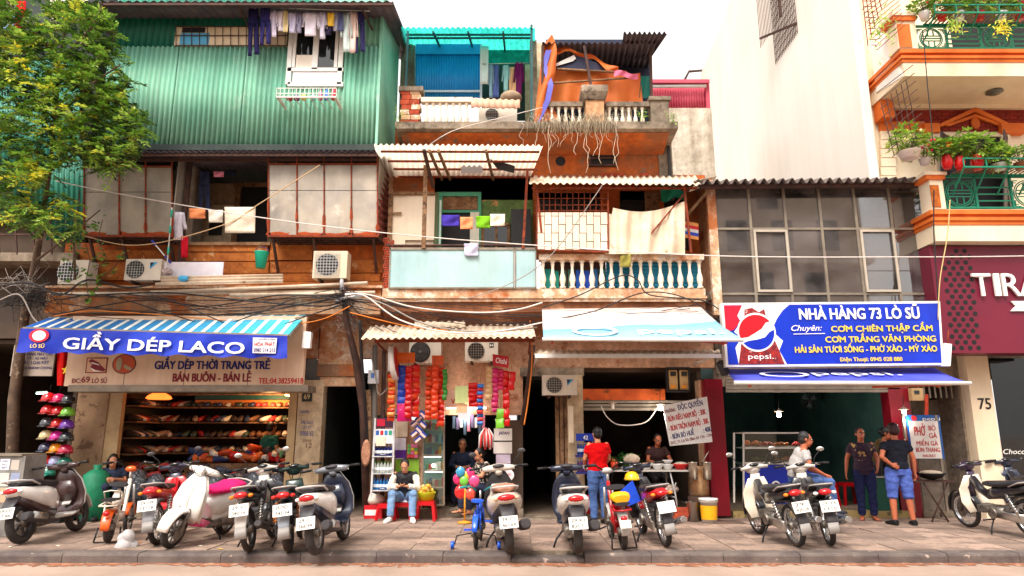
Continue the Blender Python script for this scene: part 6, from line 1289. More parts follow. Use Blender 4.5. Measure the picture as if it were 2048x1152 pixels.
underbone(place((1662,1092),(1588,1050),'motorbike','black motorbike that the man in the striped shirt sits on','motorbike',6), blk, blk, num=('29-X4','1310'), cowl=silver, mirrors='chrome', light=lens)
underbone(place((2082,1080),(1944,1056),'motorbike','white and black motorbike with a purple cowl at the right edge','motorbike',7,'front'), blk, blk, shield=paint(236,222,202), cowl=paint(50,34,60), mirrors=False)
underbone(place((2150,1062),(2030,1035),'motorbike','dark blue motorbike half out of the picture at the right edge','motorbike',7,'front'), dkb, blk, shield=dkb, cowl=dkb, mirrors=False)
# blue padded panel leaning in the red motorbike, yellow helmet on its handlebar
mb = MB(); mb.prism([P(1242,984,10.75),P(1266,962,10.75),P(1282,1002,10.72),P(1252,1014,10.72)], (0,.06,.01)); mb.obj('padded_panel', cloth(40,80,206), label='blue padded panel tucked in the red motorbike', cat='panel')
hl = thing('helmet', 'yellow half helmet hung on the red motorbike handlebar', 'helmet', P(1266,958,10.9)); mb = MB(); mb.lathe([(.0,.13),(.06,.12),(.1,.08),(.12,.02),(.122,0)], P(1264,960,10.9), 16); mb.obj('shell', paint(244,190,20), hl)
mb = MB(); mb.ell(P(1558,996,10.55), (.07,.03,.06), 10, 6); mb.obj('green_tag', flat(40,190,90,.4), label='bright green plastic tag on the tail of the white and black motorbike', cat='tag')
# child bicycle with training wheels
cb = place((952,1098),(972,1060),'bicycle','blue child bicycle with training wheels beside the cream scooter','bicycle',0,half=.38,group=None)
bl_ = paint(20,90,220)
wheel(cb, -.38, .2, .04, 'spoke', m_black); wheel(cb, .38, .2, .04, 'spoke', m_black)
mb = MB(); mb.tube([(.3,0,.52),(-.08,0,.26)], .03, 8).tube([(.28,0,.48),(-.12,0,.46)], .022, 8).tube([(-.06,0,.26),(-.16,0,.56)], .018, 8)
for s in (1,-1): mb.tube([(-.08,s*.03,.26),(-.38,s*.05,.2)], .012, 6).tube([(-.14,s*.03,.46),(-.38,s*.05,.2)], .01, 6).tube([(.31,s*.03,.46),(.38,s*.045,.2)], .013, 6)
O(mb, 'frame', bl_, cb); mb = MB(); mb.sweep(arc(-.38,.2,.235,40,170,.035,.008), 8); O(mb, 'rear_mudguard', bl_, cb); mb = MB(); mb.sweep([((-.05,0,.585),.03,.02),((-.2,0,.6),.08,.03),((-.25,0,.6),.07,.02)], 10); O(mb, 'saddle', bl_, cb)
mb = MB(); mb.tube([(.29,0,.5),(.26,0,.7)], .013, 7); O(mb, 'stem', m_steel, cb); bars(cb, .26, .7, .24, .1, .06, flat(40,150,150,.5), False)
for s in (1,-1):
    mb = MB(); mb.tube([(-.38,s*.05,.2),(-.4,s*.22,.17),(-.4,s*.24,.06)], .008, 6); ar = O(mb, 'stabiliser_arm', m_black, cb); mb = MB(); mb.lathe([(.02,-.02),(.05,-.018),(.05,.018),(.02,.02)], (-.4,s*.265,.052), 12, RX); O(mb, 'training_wheel', bl_, ar)
    mb = MB(); mb.tube([(-.06,s*.05,.26),(-.06+.1*s,s*.08,.26-.07*s)], .008, 6); cr = O(mb, 'crank', m_black, cb); mb = MB(); mb.obox((-.06+.1*s,s*.13,.26-.07*s), (.06,.09,.025)); O(mb, 'pedal', bl_, cr)
# ================================================================ people   (local: faces -y, x to the viewer's right)
def remeshed(mb, vox, it=4):
    me = mkmesh('tmp', mb, m_black); o = bpy.data.objects.new('tmp', me); COL.objects.link(o)
    r = o.modifiers.new('r', 'REMESH'); r.mode = 'VOXEL'; r.voxel_size = vox; r.use_smooth_shade = True
    if it: sm = o.modifiers.new('s', 'SMOOTH'); sm.factor = .5; sm.iterations = it
    out = bpy.data.meshes.new_from_object(o.evaluated_get(bpy.context.evaluated_depsgraph_get())); bpy.data.objects.remove(o); bpy.data.meshes.remove(me)
    out.materials.clear(); return out
from mathutils import noise as mnoise
def robj(mb, vox, name, m, par, it=4):
    me = remeshed(mb, vox, it)
    if name not in ('body','hair'):   # cloth folds
        cs = [v.co.copy() for v in me.vertices]; ns = [v.normal.copy() for v in me.vertices]; out = []
        for c, q in zip(cs, ns): out.extend(c+q*(.011*mnoise.noise(Vector((c.x*9,c.y*9,c.z*15)))+.006*mnoise.noise(c*31)))
        me.vertices.foreach_set('co', out); me.update()
    me.materials.append(m); me.name = name; o = bpy.data.objects.new(name, me); COL.objects.link(o); o.parent = par
    for p in me.polygons: p.use_smooth = True
    return o
STAND = dict(pelvis=(0,.0,.90), waist=(0,.0,1.04), chest=(0,.01,1.23), neck=(0,.015,1.40), head=(0,-.01,1.535), sL=(.165,.015,1.345), sR=(-.165,.015,1.345), eL=(.235,.03,1.08), eR=(-.235,.03,1.08), wL=(.25,-.03,.84), wR=(-.25,-.03,.84), hL=(.09,0,.86), hR=(-.09,0,.86), kL=(.1,-.02,.47), kR=(-.1,-.02,.47), aL=(.1,.02,.08), aR=(-.1,.02,.08))
SIT = dict(pelvis=(0,.12,.10), waist=(0,.1,.23), chest=(0,.04,.42), neck=(0,.0,.58), head=(0,-.06,.70), sL=(.16,.02,.525), sR=(-.16,.02,.525), eL=(.24,-.08,.30), eR=(-.24,-.08,.30), wL=(.1,-.28,.28), wR=(-.1,-.28,.28), hL=(.09,.1,.07), hR=(-.09,.1,.07), kL=(.15,-.33,.12), kR=(-.15,-.33,.12), aL=(.16,-.33,-.28), aR=(-.16,-.33,-.28))
def hand(mb, w, d, nrm, side, curl=.5):
    w, d, nrm = Vector(w), Vector(d).normalized(), Vector(nrm); nrm = (nrm-d*nrm.dot(d)).normalized(); s = d.cross(nrm)*side
    pc = w+d*.045; R = Matrix((s, nrm, d)).transposed(); mb.ell(pc, (.038,.017,.052), 12, 8, R)
    for k, (o, ln) in enumerate(((-.029,.062),(-.010,.072),(.010,.068),(.028,.054))):
        b = w+d*.085+s*o; m1 = b+(d*cos(curl*.6)-nrm*sin(curl*.6))*ln*.55; m2 = m1+(d*cos(curl*1.8)-nrm*sin(curl*1.8))*ln*.5; mb.tube([b-d*.02, m1, m2], [.0095,.0088,.0075], 7)
    b = w+d*.03-s*.03; m1 = b+(d*.75-s*.6)*.035; m2 = m1+(d*.9-s*.15-nrm*.3)*.03; mb.tube([b, m1, m2], [.012,.0105,.0085], 7)
def torso(mb, J, inf=0.0, k=1.0, belly=0.0, lo=0.0, hi=1.0, female=False):
    side = (Vector(J['sL'])-Vector(J['sR'])).normalized(); pts = [Vector(J[n]) for n in ('pelvis','waist','chest')]; nk = Vector(J['neck'])
    up0 = (pts[1]-pts[0]).normalized(); base = pts[0]-up0*.1
    sec = [(base,.135,.10),(pts[0],.165 if not female else .175,.115),(pts[1],.14 if not female else .135,.10+belly*.5),(pts[1].lerp(pts[2],.5),.155,.11+belly),(pts[2],.17,.118+(.02 if female else 0)),(pts[2].lerp(nk,.55),.175,.105),(pts[2].lerp(nk,.86),.12,.075),(nk,.062,.058)]
    i0 = int(lo*len(sec)); rings = []
    for i, (p, a, b) in enumerate(sec):
        if i < lo or i > hi: continue
        q = sec[min(i+1,len(sec)-1)][0]-sec[max(i-1,0)][0]; q.normalize(); f = q.cross(side).normalized(); sd_ = f.cross(q)
        rings.append([p+sd_*(cos(t*pi/9)*(a*k+inf))+f*(sin(t*pi/9)*(b*k+inf)) for t in range(18)])
    mb.ringtube(rings)
def limb(mb, ps, rs, inf=0.0, flatend=True):
    mb.tube(ps, [r+inf for r in rs], 12)
    for p, r in list(zip(ps, rs))[(0 if not flatend else 0):(len(ps) if not flatend else len(ps)-1)]: mb.ell(p, r+inf, 12, 8)
def V(a): return Vector(a)
def person(label, loc, rz, base, over, skin, top, bottom, shoes, hair, k=1.0, sleeve=.6, leg=1.0, female=False, belly=0.0, tilt=0.0, turn=0.0, hairstyle='short', hemdrop=0, topname='shirt', scale=1.0, handdir=None, sandals=False, vox=.0095, curl=.6):
    J = {a: V(b) for a, b in base.items()}; J.update({a: V(b) for a, b in over.items()}); skinm = mat('skin_%d' % skin[0], S(*skin), S(*[int(c*.9) for c in skin]), s=5, rough=.55, bump=.05)
    root = thing('person', label, 'person', loc, rz); root.scale = (scale,)*3
    mb = MB(); torso(mb, J, 0, k, belly*.8, female=female)
    for s_, sg in (('L',1),('R',-1)):
        sh, el, wr_, hp, kn, an = (J[c+s_] for c in 'sewhka')
        limb(mb, [sh, sh.lerp(el,.5), el, el.lerp(wr_,.35), wr_], [.047*k,.044*k,.038,.037,.026], 0, False); limb(mb, [hp, hp.lerp(kn,.4), kn, kn.lerp(an,.3), an], [.088*k,.078*k,.055,.056,.038], 0, False)
        d = (wr_-el).normalized(); nrm = V(handdir[s_][1]) if handdir and s_ in handdir else V((sg*.9,0,.1)); dd = V(handdir[s_][0]) if handdir and s_ in handdir else d; hand(mb, wr_, dd, nrm, sg, curl)
        fd = V((sg*.25,-1,0)).normalized(); mb.sweep([((an+V((0,.05,-.045))),.03,.03),((an+V((0,0,-.045))+fd*.02),.036,.036),((an+V((0,0,-.058))+fd*.12),.042,.022),((an+V((0,0,-.064))+fd*.19),.03,.014)], 10, side=V((1,sg*.25,0)).normalized())
    hc = J['head']; R = Matrix.Rotation(turn,3,'Z') @ Matrix.Rotation(tilt,3,'X'); h = lambda x, y, z: hc+R@V((x,y,z))
    mb.tube([J['neck']-V((0,0,.03)), h(0,.015,-.06)], [.056,.05], 12)
    mb.ell(h(0,.012,.02), (.074,.092,.095), 16, 10, R); mb.ell(h(0,-.02,-.045), (.058,.068,.07), 14, 8, R); mb.ell(h(0,-.05,-.095), (.028,.025,.022), 10, 6, R); mb.tube([h(0,-.083,.012), h(0,-.106,-.028), h(0,-.088,-.036)], [.008,.014,.011], 8)
    mb.ell(h(0,-.088,-.062), (.024,.012,.013), 10, 6, R); mb.ell(h(0,-.078,.028), (.05,.014,.012), 10, 6, R)
    for s in (1,-1): mb.ell(h(s*.077,.015,-.005), (.011,.02,.032), 8, 6, R)
    robj(mb, vox, 'body', skinm, root, 2)
    for s in (1,-1):
        m1 = MB(); m1.ell(h(s*.03,-.0845,.006), (.0125,.008,.0075), 10, 6, R); e = O(m1, 'eye', flat(230,224,216,.3), root); m1 = MB(); m1.ell(h(s*.03,-.0915,.006), (.0058,.003,.0062), 8, 6, R); O(m1, 'iris', m_black, e)
        m1 = MB(); m1.tube([h(s*.014,-.095,.027), h(s*.032,-.0945,.031), h(s*.05,-.082,.025)], [.003,.004,.002], 6); O(m1, 'eyebrow', m_black, root)
    m1 = MB(); m1.ell(h(0,-.0985,-.062), (.021,.004,.006), 10, 6, R); O(m1, 'mouth', flat(166,84,76,.5), root)
    hm = mat('hair_%d_%d' % hair[:2], S(*hair), S(*[int(c*.7) for c in hair]), s=30, rough=.45, bump=.4, bscale=90); hb = MB()
    hb.ell(h(0,.034,.042), (.083,.092,.09), 18, 12, R); hb.ell(h(0,.05,-.005), (.079,.075,.085), 16, 10, R)
    for s in (1,-1): hb.ell(h(s*.066,.012,.035), (.018,.05,.045), 10, 6, R)
    if hairstyle == 'thick': hb.ell(h(0,.01,.075), (.087,.095,.06), 16, 10, R); hb.ell(h(0,.045,.0), (.092,.085,.09), 16, 10, R)
    if hairstyle == 'bun': hb.ell(h(0,.13,.0), (.045,.04,.045), 12, 8, R)
    if hairstyle == 'long':
        hb.tube([h(0,.07,.03), h(0,.09,-.09), h(0,.085,-.22)], [.08,.075,.04], 12)
        for s in (1,-1): hb.tube([h(s*.07,.02,.04), h(s*.082,.01,-.06), h(s*.078,.02,-.16)], [.03,.03,.015], 8)
    robj(hb, .009, 'hair', hm, root, 2)
    # top
    tb = MB(); torso(tb, J, .017, k, belly+.005, lo=(0 if hemdrop else 1), hi=6.6, female=female)
    for s_ in 'LR':
        sh, el, wr_ = J['s'+s_], J['e'+s_], J['w'+s_]
        ps, rs = ([sh, sh.lerp(el,.45), sh.lerp(el,sleeve)], [.038*k,.05*k,.054*k]) if sleeve <= 1 else ([sh, sh.lerp(el,.5), el, el.lerp(wr_,sleeve-1)], [.038*k,.046*k,.046,.036])
        limb(tb, ps, rs, .012)
    robj(tb, .012, topname, top, root, 3)
    # trousers / shorts
    bb = MB(); torso(bb, J, .013, k, 0, lo=0, hi=1.6, female=female)
    for s_ in 'LR':
        hp, kn, an = J['h'+s_], J['k'+s_], J['a'+s_]
        if leg <= 1.0001 and leg < 1: ps, rs = [hp, hp.lerp(kn,.5), hp.lerp(kn,min(1,leg*2)) if leg < .5 else kn, kn.lerp(an,max(0,leg*2-1))], [.098*k,.09*k,.075,.078]
        else: ps, rs = [hp, hp.lerp(kn,.5), kn, kn.lerp(an,.5), an+V((0,0,.01))], [.098*k,.088*k,.066,.06,.055]
        limb(bb, ps, rs, .01)
    robj(bb, .012, 'trousers' if leg >= 1 else 'shorts', bottom, root, 3)
    for s_, sg in (('L',1),('R',-1)):
        an = J['a'+s_]; fd = V((sg*.25,-1,0)).normalized(); sb = MB(); sd_ = V((1,sg*.25,0)).normalized()
        if sandals: sb.sweep([(an+V((0,.06,-.07)),.035,.01),(an+V((0,0,-.07))+fd*.1,.048,.01),(an+V((0,0,-.07))+fd*.2,.035,.01)], 10, side=sd_); sb.tube([an+V((-.045,0,-.06))+fd*.07, an+V((0,0,-.02))+fd*.09, an+V((.045,0,-.06))+fd*.07], .01, 6)
        else: sb.sweep([(an+V((0,.075,-.04)),.032,.04),(an+V((0,.03,-.035)),.043,.05),(an+V((0,0,-.045))+fd*.05,.046,.045),(an+V((0,0,-.056))+fd*.14,.052,.032),(an+V((0,0,-.062))+fd*.215,.035,.02)], 12, side=sd_)
        O(sb, 'sandal' if sandals else 'shoe', shoes, root)
    return root, J
SK = (206,140,104); SKD = (186,104,72)
def stripes(name, a, b, sc_=60, axis='Z'):
    m = bpy.data.materials.new(name); m.use_nodes = True; n = m.node_tree.nodes; L = m.node_tree.links.new; w_ = n.new('ShaderNodeTexWave'); w_.bands_direction = axis; w_.inputs['Scale'].default_value = sc_; w_.inputs['Distortion'].default_value = .6
    tc = n.new('ShaderNodeTexCoord'); L(tc.outputs['Object'], w_.inputs[0]); r = n.new('ShaderNodeValToRGB'); r.color_ramp.interpolation = 'CONSTANT'; r.color_ramp.elements[0].color = a; r.color_ramp.elements[1].color = b; r.color_ramp.elements[1].position = .62; L(w_.outputs[0], r.inputs[0]); L(r.outputs[0], n['Principled BSDF'].inputs['Base Color']); n['Principled BSDF'].inputs['Roughness'].default_value = .9; return m
jeans = mat('blue_denim', S(70,98,150), S(50,74,124), S(130,154,190), s=5, rough=.9, bump=.2, thr=.58, thr2=.2); ltjeans = mat('light_denim', S(130,160,196), S(100,134,178), S(180,200,220), s=5, rough=.9, bump=.2, thr=.58, thr2=.2)
# young man on the red stool, looking at his phone
g = G(803,1043)
ym, J = person('young man in black jacket with white sleeves sitting on a red stool with a phone', (g.x, g.y+.3, .30), 0, SIT, dict(neck=(0,-.05,.565), head=(0,-.13,.655), chest=(0,.0,.41), sL=(.185,-.03,.51), sR=(-.185,-.03,.51), eL=(.25,-.14,.27), eR=(-.25,-.14,.27), wL=(.075,-.30,.31), wR=(-.075,-.30,.31), kL=(.19,-.3,.17), kR=(-.19,-.3,.17), aL=(.2,-.36,-.215), aR=(-.2,-.36,-.215)), SK, mat('black_jacket', S(36,34,40), S(26,24,30), s=6, rough=.7, bump=.2), ltjeans, flat(240,238,236,.6), (24,20,20), sleeve=.35, tilt=.42, handdir={'L':((-.75,-.4,.1),(0,.3,-1)),'R':((.75,-.4,.1),(0,.3,-1))}, topname='jacket')
sl_ = MB()
for s_ in 'LR':
    sh, el, wr_ = J['s'+s_], J['e'+s_], J['w'+s_]; limb(sl_, [sh.lerp(el,.3), el, el.lerp(wr_,.85)], [.058,.056,.042], .012)
robj(sl_, .012, 'sleeve', cloth(230,222,206), ym, 2)
mb = MB(); mb.obox((0,-.335,.335), (.15,.012,.075), Matrix.Rotation(-.9,3,'X')); phn = O(mb, 'mobile_phone', flat(232,232,236,.3), None); phn.location = (g.x, g.y+.3, .30); tag(phn, 'pale mobile phone in the hands of the young man on the stool', 'phone')
# man in red shirt, back turned
p5 = G(1196,1058)
person('man in bright red shirt standing with his back turned at the drinks shelf', (Xx(1196,930,12.55), 12.55, .0), pi+.25, STAND, dict(eL=(.23,-.05,1.1), eR=(-.235,-.06,1.1), wL=(.16,-.24,.97), wR=(-.18,-.24,.96), head=(0,-.02,1.535)), SK, cloth(206,14,18), jeans, m_black, (22,18,18), sleeve=.55, k=1.08, scale=1.0)
# noodle seller
person('noodle seller in dark top seated behind her food table', (Xx(1316,930,13.95), 13.95, .72), .1, SIT, dict(kL=(.12,-.2,-.05), kR=(-.12,-.2,-.05), aL=(.12,-.15,-.45), aR=(-.12,-.15,-.45), eL=(.23,-.1,.3), eR=(-.23,-.1,.3), wL=(.12,-.3,.26), wR=(-.12,-.3,.26)), SKD, cloth(70,50,50), m_blk2, m_black, (30,22,20), sleeve=.3, female=True, hairstyle='bun', tilt=.3)
# man in striped polo on the motorbike
person('man in striped grey polo sitting sideways on a black motorbike', (Xx(1612,990,11.35), 11.35, .75), pi/2-.15, SIT, dict(neck=(0,-.02,.57), head=(0,-.07,.70), wL=(.1,-.32,.14), wR=(-.08,-.30,.14), eL=(.24,-.06,.26), eR=(-.24,-.06,.26), kL=(.12,-.38,.06), kR=(-.1,-.36,.03), aL=(.1,-.42,-.38), aR=(-.1,-.38,-.42), chest=(0,.03,.41)), SKD, stripes('striped_polo', S(206,200,196), S(96,92,96), 22), jeans, flat(40,44,60,.6), (40,36,36), sleeve=.55, k=1.05, belly=.02, tilt=.12)
# standing woman facing the street
p8 = G(1738,1040)
person('woman in dark blouse with pale flower standing and looking at the street', (p8.x, p8.y, .0), -.3, STAND, dict(eL=(.24,-.04,1.09), wL=(.2,-.2,.94), eR=(-.26,.05,1.08), wR=(-.3,.0,.84)), SKD, mat('patterned_blouse', S(62,38,56), S(44,28,44), S(186,150,90), s=2.6, rough=.9, thr=.6, thr2=.01), cloth(36,40,76), flat(120,60,50,.6), (28,22,22), sleeve=.35, female=True, hairstyle='bun', hemdrop=1, sandals=True, turn=.15, k=1.0, topname='blouse')
# man in black T-shirt and blue shorts
p9 = G(1808,1050)
person('man in black T-shirt and knee-length denim shorts, back turned, hand on hip', (p9.x, p9.y, .0), pi-.1, STAND, dict(eL=(.30,.16,1.1), wL=(.16,.16,.98), eR=(-.26,.03,1.09), wR=(-.27,.0,.84), kL=(.12,-.02,.47), kR=(-.13,-.02,.47), aL=(.14,.02,.08), aR=(-.15,.02,.08), hL=(.1,0,.86), hR=(-.1,0,.86)), SKD, cloth(34,36,46), mat('blue_shorts', S(86,110,190), S(66,88,170), S(140,160,214), s=4, rough=.9, bump=.2, thr=.6, thr2=.2), m_black, (64,28,30), sleeve=.55, leg=.55, k=1.06, scale=1.04, hairstyle='thick', tilt=.05, handdir={'L':((-.8,.1,-.4),(0,1,0))})
# cook half hidden
person('cook bending over a pot in the dim restaurant doorway', (Xx(1758,930,13.75), 13.75, .11), .9, STAND, dict(chest=(0,-.08,1.18), neck=(0,-.14,1.32), head=(0,-.2,1.43), sL=(.18,-.1,1.29), sR=(-.18,-.1,1.29), eL=(.22,-.25,1.08), eR=(-.22,-.25,1.08), wL=(.12,-.45,1.0), wR=(-.12,-.45,1.0)), SKD, cloth(90,76,50), m_blk2, m_black, (24,20,20), female=True, hairstyle='bun', tilt=.35, vox=.012)
# two women in the sweet shop
person('woman in black and white patterned blouse sitting in the sweet shop doorway', (Xx(962,960,13.35), 13.4, .45), -1.0, SIT, dict(eL=(.22,-.12,.32), wL=(.14,-.34,.3), wR=(-.1,-.32,.26)), SK, mat('dotted_blouse', S(40,36,38), S(30,28,30), S(226,214,196), s=9, rough=.9, thr=.54, thr2=.01), cloth(50,56,80), m_black, (20,16,18), female=True, hairstyle='bun', sleeve=.6, tilt=.25, sandals=True)
person('elderly woman in dark blue jacket deep inside the sweet shop', (Xx(924,950,14.2), 14.2, .62), .1, SIT, dict(aL=(.16,-.25,-.4), aR=(-.16,-.25,-.4)), SK, cloth(56,66,92), cloth(40,40,60), m_black, (120,112,108), female=True, sleeve=1.8, vox=.012)
# woman by the green bag
person('woman crouching by the shoe shop doorway looking at a phone', (Xx(222,960,13.3), 13.3, .38), .5, SIT, dict(chest=(0,-.02,.40), neck=(0,-.07,.55), head=(0,-.14,.66), kL=(.12,-.34,.2), kR=(-.1,-.34,.2), wL=(.05,-.32,.34), wR=(-.06,-.3,.33), sL=(.175,-.04,.5), sR=(-.175,-.04,.5)), SK, cloth(60,70,96), cloth(60,66,90), m_black, (20,16,16), female=True, hairstyle='long', tilt=.35, leg=.5, sleeve=.5)
# shop assistant
person('shop assistant in green shirt deep inside the shoe shop', (Xx(538,900,14.6), 14.65, .13), pi-.5, STAND, {}, SK, cloth(40,96,84), m_blk2, m_black, (20,18,18), vox=.014)
# ================================================================ goods and small things
rg = random.Random(11); nth_ = lambda i: ('first','second','third','fourth','fifth','sixth','seventh')[i]
# ---- snack strips hung at the sweet shop front
pk = MB(); nP = 12
for_r = []
for k, (w_, d_, z) in enumerate(((.46,.03,-.5),(.5,.05,-.44),(.46,.3,-.2),(.45,.36,.0),(.46,.3,.2),(.5,.05,.44),(.46,.03,.5))): for_r.append([(math.copysign(abs(cos(t*2*pi/nP))**.45,cos(t*2*pi/nP))*w_, sin(t*2*pi/nP)*d_, z) for t in range(nP)])
pk.ringtube([[V(p) for p in r] for r in for_r])
_pm = {}
def packmesh(c, c2):
    key = c+c2
    if key not in _pm:
        m = mat('snack_foil_%d_%d_%d_%d' % (c+(c2[0],)), S(*c), S(*[int(x*.85) for x in c]), S(*c2), s=3.2, rough=.3, bump=.25, bscale=5, thr=.62, thr2=.02); q = MB(); q.v, q.f, q.sm = list(pk.v), list(pk.f), list(pk.sm); _pm[key] = mkmesh('snack_pack', q, m)
    return _pm[key]
def strip(x0, x1, y0, y1, n, cols, Y, label):
    n = int(n*1.5+.5) if n > 2 else n
    t = thing('snack_strip', label, 'snack packs', P((x0+x1)/2, y1, Y), group='strips of snack packs hung at the sweet shop'); a, b = P(x0,(y0+y1)/2,Y), P(x1,(y0+y1)/2,Y); wd = b.x-a.x; zt_, zb_ = Zy(y0,Y), Zy(y1,Y); h = (zt_-zb_)/n; base = P((x0+x1)/2, y1, Y)
    for k in range(n):
        o = bpy.data.objects.new('snack_pack', packmesh(*cols[k % len(cols)])); COL.objects.link(o); o.parent = t
        o.location = V((a.x+wd/2+rg.gauss(0,.006), Y+rg.gauss(0,.015), zt_-h*(k+.5))) - base; o.scale = (wd*1.22, .1, h*1.05); o.rotation_euler = (rg.gauss(0,.08), rg.gauss(0,.06), rg.gauss(0,.2))
    mb = MB(); mb.bar(P((x0+x1)/2,y0-14,Y+.02), P((x0+x1)/2,y1,Y+.03), .006); mb.obj('hanging_cord', m_darkst, t)
RD = ((214,16,16),(250,190,170)); OR = ((226,62,18),(250,190,90)); BL = ((30,70,190),(220,60,50)); MG = ((206,26,110),(250,180,200)); TN = ((214,170,120),(120,60,50)); GR = ((50,140,50),(240,230,120)); YG = ((120,190,50),(250,210,40)); DO = ((196,66,20),(60,30,24)); LB = ((40,120,206),(236,240,244)); RW = ((214,40,40),(240,240,240))
Y = 12.85
for a in ((776,789,748,842,7,[OR,((236,140,60),(250,230,200))],'orange strip at the far left of the snack curtain'),(796,811,731,826,4,[BL],'blue and red strip second from left in the snack curtain'),(811,823,733,836,6,[RD],'red strip third from left in the snack curtain'),(823,838,730,834,6,[RD,OR],'red strip fourth from left in the snack curtain'),(797,822,808,842,1,[MG],'wide magenta pack low in the left snack cluster'),(852,864,733,840,7,[DO,OR],'brownish orange strip at the left of the middle snack cluster'),(864,876,731,838,6,[OR],'orange strip in the centre of the middle snack cluster'),(875,888,735,852,7,[OR,RD],'long orange and red strip of the middle snack cluster'),(886,894,738,800,4,[GR],'green strip at the right of the middle snack cluster'),(972,984,733,800,4,[TN],'tan and brown strip left of the red brand card'),(984,996,736,824,6,[MG,((220,60,110),(250,220,120))],'magenta strip below the red brand card'),(996,1007,738,780,3,[((214,40,90),(250,190,40))],'short pink and yellow strip below the red brand card'),(1006,1018,742,830,4,[RD],'red strip near the right end of the right snack cluster'),(1018,1029,744,780,2,[RD],'short red strip at the right end of the right snack cluster'),(994,1009,818,856,2,[YG],'lime green and yellow packs hung low on the right'),(1009,1019,820,852,2,[RD],'small red packs hung low beside the lime packs'),(938,955,766,814,3,[RD],'wide red strip over the sweet shop doorway'),(955,966,768,850,7,[LB,RW],'blue and white strip over the sweet shop doorway')): strip(a[0],a[1],a[2],a[3],a[4],a[5],Y+rg.uniform(-.05,.08),a[6])
def card(x0,y0,x1,y1,Y,col,label,name='hanging_card',txt=None,tc_=None,sh=None,skew=0,cat='card',th=.008,lines=()):
    t = thing(name, label, cat, P((x0+x1)/2,y1,Y)); mb = MB(); mb.prism([P(x0,y0,Y),P(x0+skew*.2,y1,Y),P(x1,y1+skew,Y),P(x1,y0+skew,Y)], (0,th,0)); mb.obj('card_face', flat(*col,.5), t)
    for (s_, c, fx0, fx1, fy0, fy1) in lines: ctext(s_, flat(*c,.5), t, (x0,y0), (x1,y0+skew), (x0,y1), Y-.003, fx0, fx1, fy0, fy1, bold=.02)
    return t
card(793,705,830,726,12.88,(234,110,28),'plain orange header card above the left snack strips'); card(864,711,887,731,12.88,(226,90,30),'orange and green header card above the middle snack strips'); card(985,708,1017,731,12.8,(196,18,34),'red brand header card above the right snack strips',skew=5,lines=(('Oishi',(250,236,240),.14,.84,.25,.72),))
card(910,772,936,806,12.9,(206,220,150),'pale green toy card hanging over the doorway'); card(912,808,935,826,12.95,(240,190,150),'peach picture card below the pale green one'); card(916,826,936,838,12.95,(226,226,232),'white game card below the peach one'); card(890,780,930,815,13.3,(232,206,190),'white notice with red top on the wall over the doorway',lines=(('V',(196,40,40),.3,.5,.5,.8),))
# bracket sign seen edge-on
bs = thing('bracket_sign', 'round red illuminated bracket sign seen almost edge-on', 'sign', P(786,770,12.8)); mb = MB(); mb.lathe([(.33,-.05),(.34,0),(.33,.05)], P(788,724,12.8), 26, Matrix.Rotation(radians(82),3,'Y') @ Matrix.Rotation(0,3,'X')); mb.obj('sign_rim', m_whiteplastic, bs); mb = MB(); mb.lathe([(.3,.055),(.3,.06)], P(788,724,12.8), 26, Matrix.Rotation(radians(82),3,'Y')); mb.obj('sign_face', flat(196,40,30,.5), bs); mb = MB(); mb.pb(776,690,784,742,12.95,.05); mb.obj('sign_bracket', m_whiteplastic, bs)
# diagonal chain of small boxes
for i, (x, y) in enumerate(((846,828),(838,836),(846,848),(829,846),(838,858),(829,866),(846,868),(836,878))):
    c = P(x,y,13.0); mb = MB(); R = Matrix.Rotation(radians(-40 if i % 2 else 42),3,'Y'); mb.obox(c, (.15,.03,.075), R); b0 = mb.obj('small_box', flat(34,62,150,.5), label='%s small blue and white box in the diagonal chain beside the drinks rack' % ('first','second','third','fourth','fifth','sixth','seventh','eighth')[i], cat='box', group='diagonal chain of small boxes')
    mb = MB(); mb.obox((0,-.018,.055), (.12,.006,.04), R); q = O(mb, 'box_print', flat(240,200,190,.5), b0)
# ---- drinks rack
rk = thing('drinks_rack', 'grey metal drinks rack with advert panels beside the sweet shop', 'rack', P(762,990,13.2)); Yk = 13.12
mb = MB()
for a, b in (((751,836),(742,995)),((789,832),(784,995))): mb.bar(P(*a,Yk), P(*b,Yk-.05), .035); mb.bar(P(*a,Yk+.22), P(*b,Yk+.25), .03)
mb.obj('rack_upright', flat(206,204,206,.4), rk)
for yy in (914,948,982):
    mb = MB(); mb.box(Xx(745,yy,Yk), Xx(786,yy,Yk), Yk-.06, Yk+.26, Zy(yy,Yk), Zy(yy,Yk)+.018); mb.obj('shelf', flat(206,204,206,.4), rk); mb = MB(); mb.tube([P(744,yy-9,Yk-.07), P(765,yy-5,Yk-.09), P(786,yy-9,Yk-.07)], .006, 5); mb.obj('front_wire', m_steel, rk)
part('header_panel', flat(70,34,60,.4), rk, (752,836,789,855,Yk-.02,.02)); part('red_band', flat(196,30,60,.4), rk, (754,838,770,852,Yk-.026,.006)); part('advert_panel', flat(226,228,232,.4), rk, (750,858,788,887,Yk-.02,.02))
for i, c in enumerate(((40,90,170),(196,40,50),(60,130,190),(40,160,120))): part('pack_print', flat(*c,.5), rk, (752+i*8.5,861,758+i*8.5,870,Yk-.026,.006))
part('picture_card', flat(238,214,190,.5), rk, (752,873,771,892,Yk-.03,.006))
bot = {}
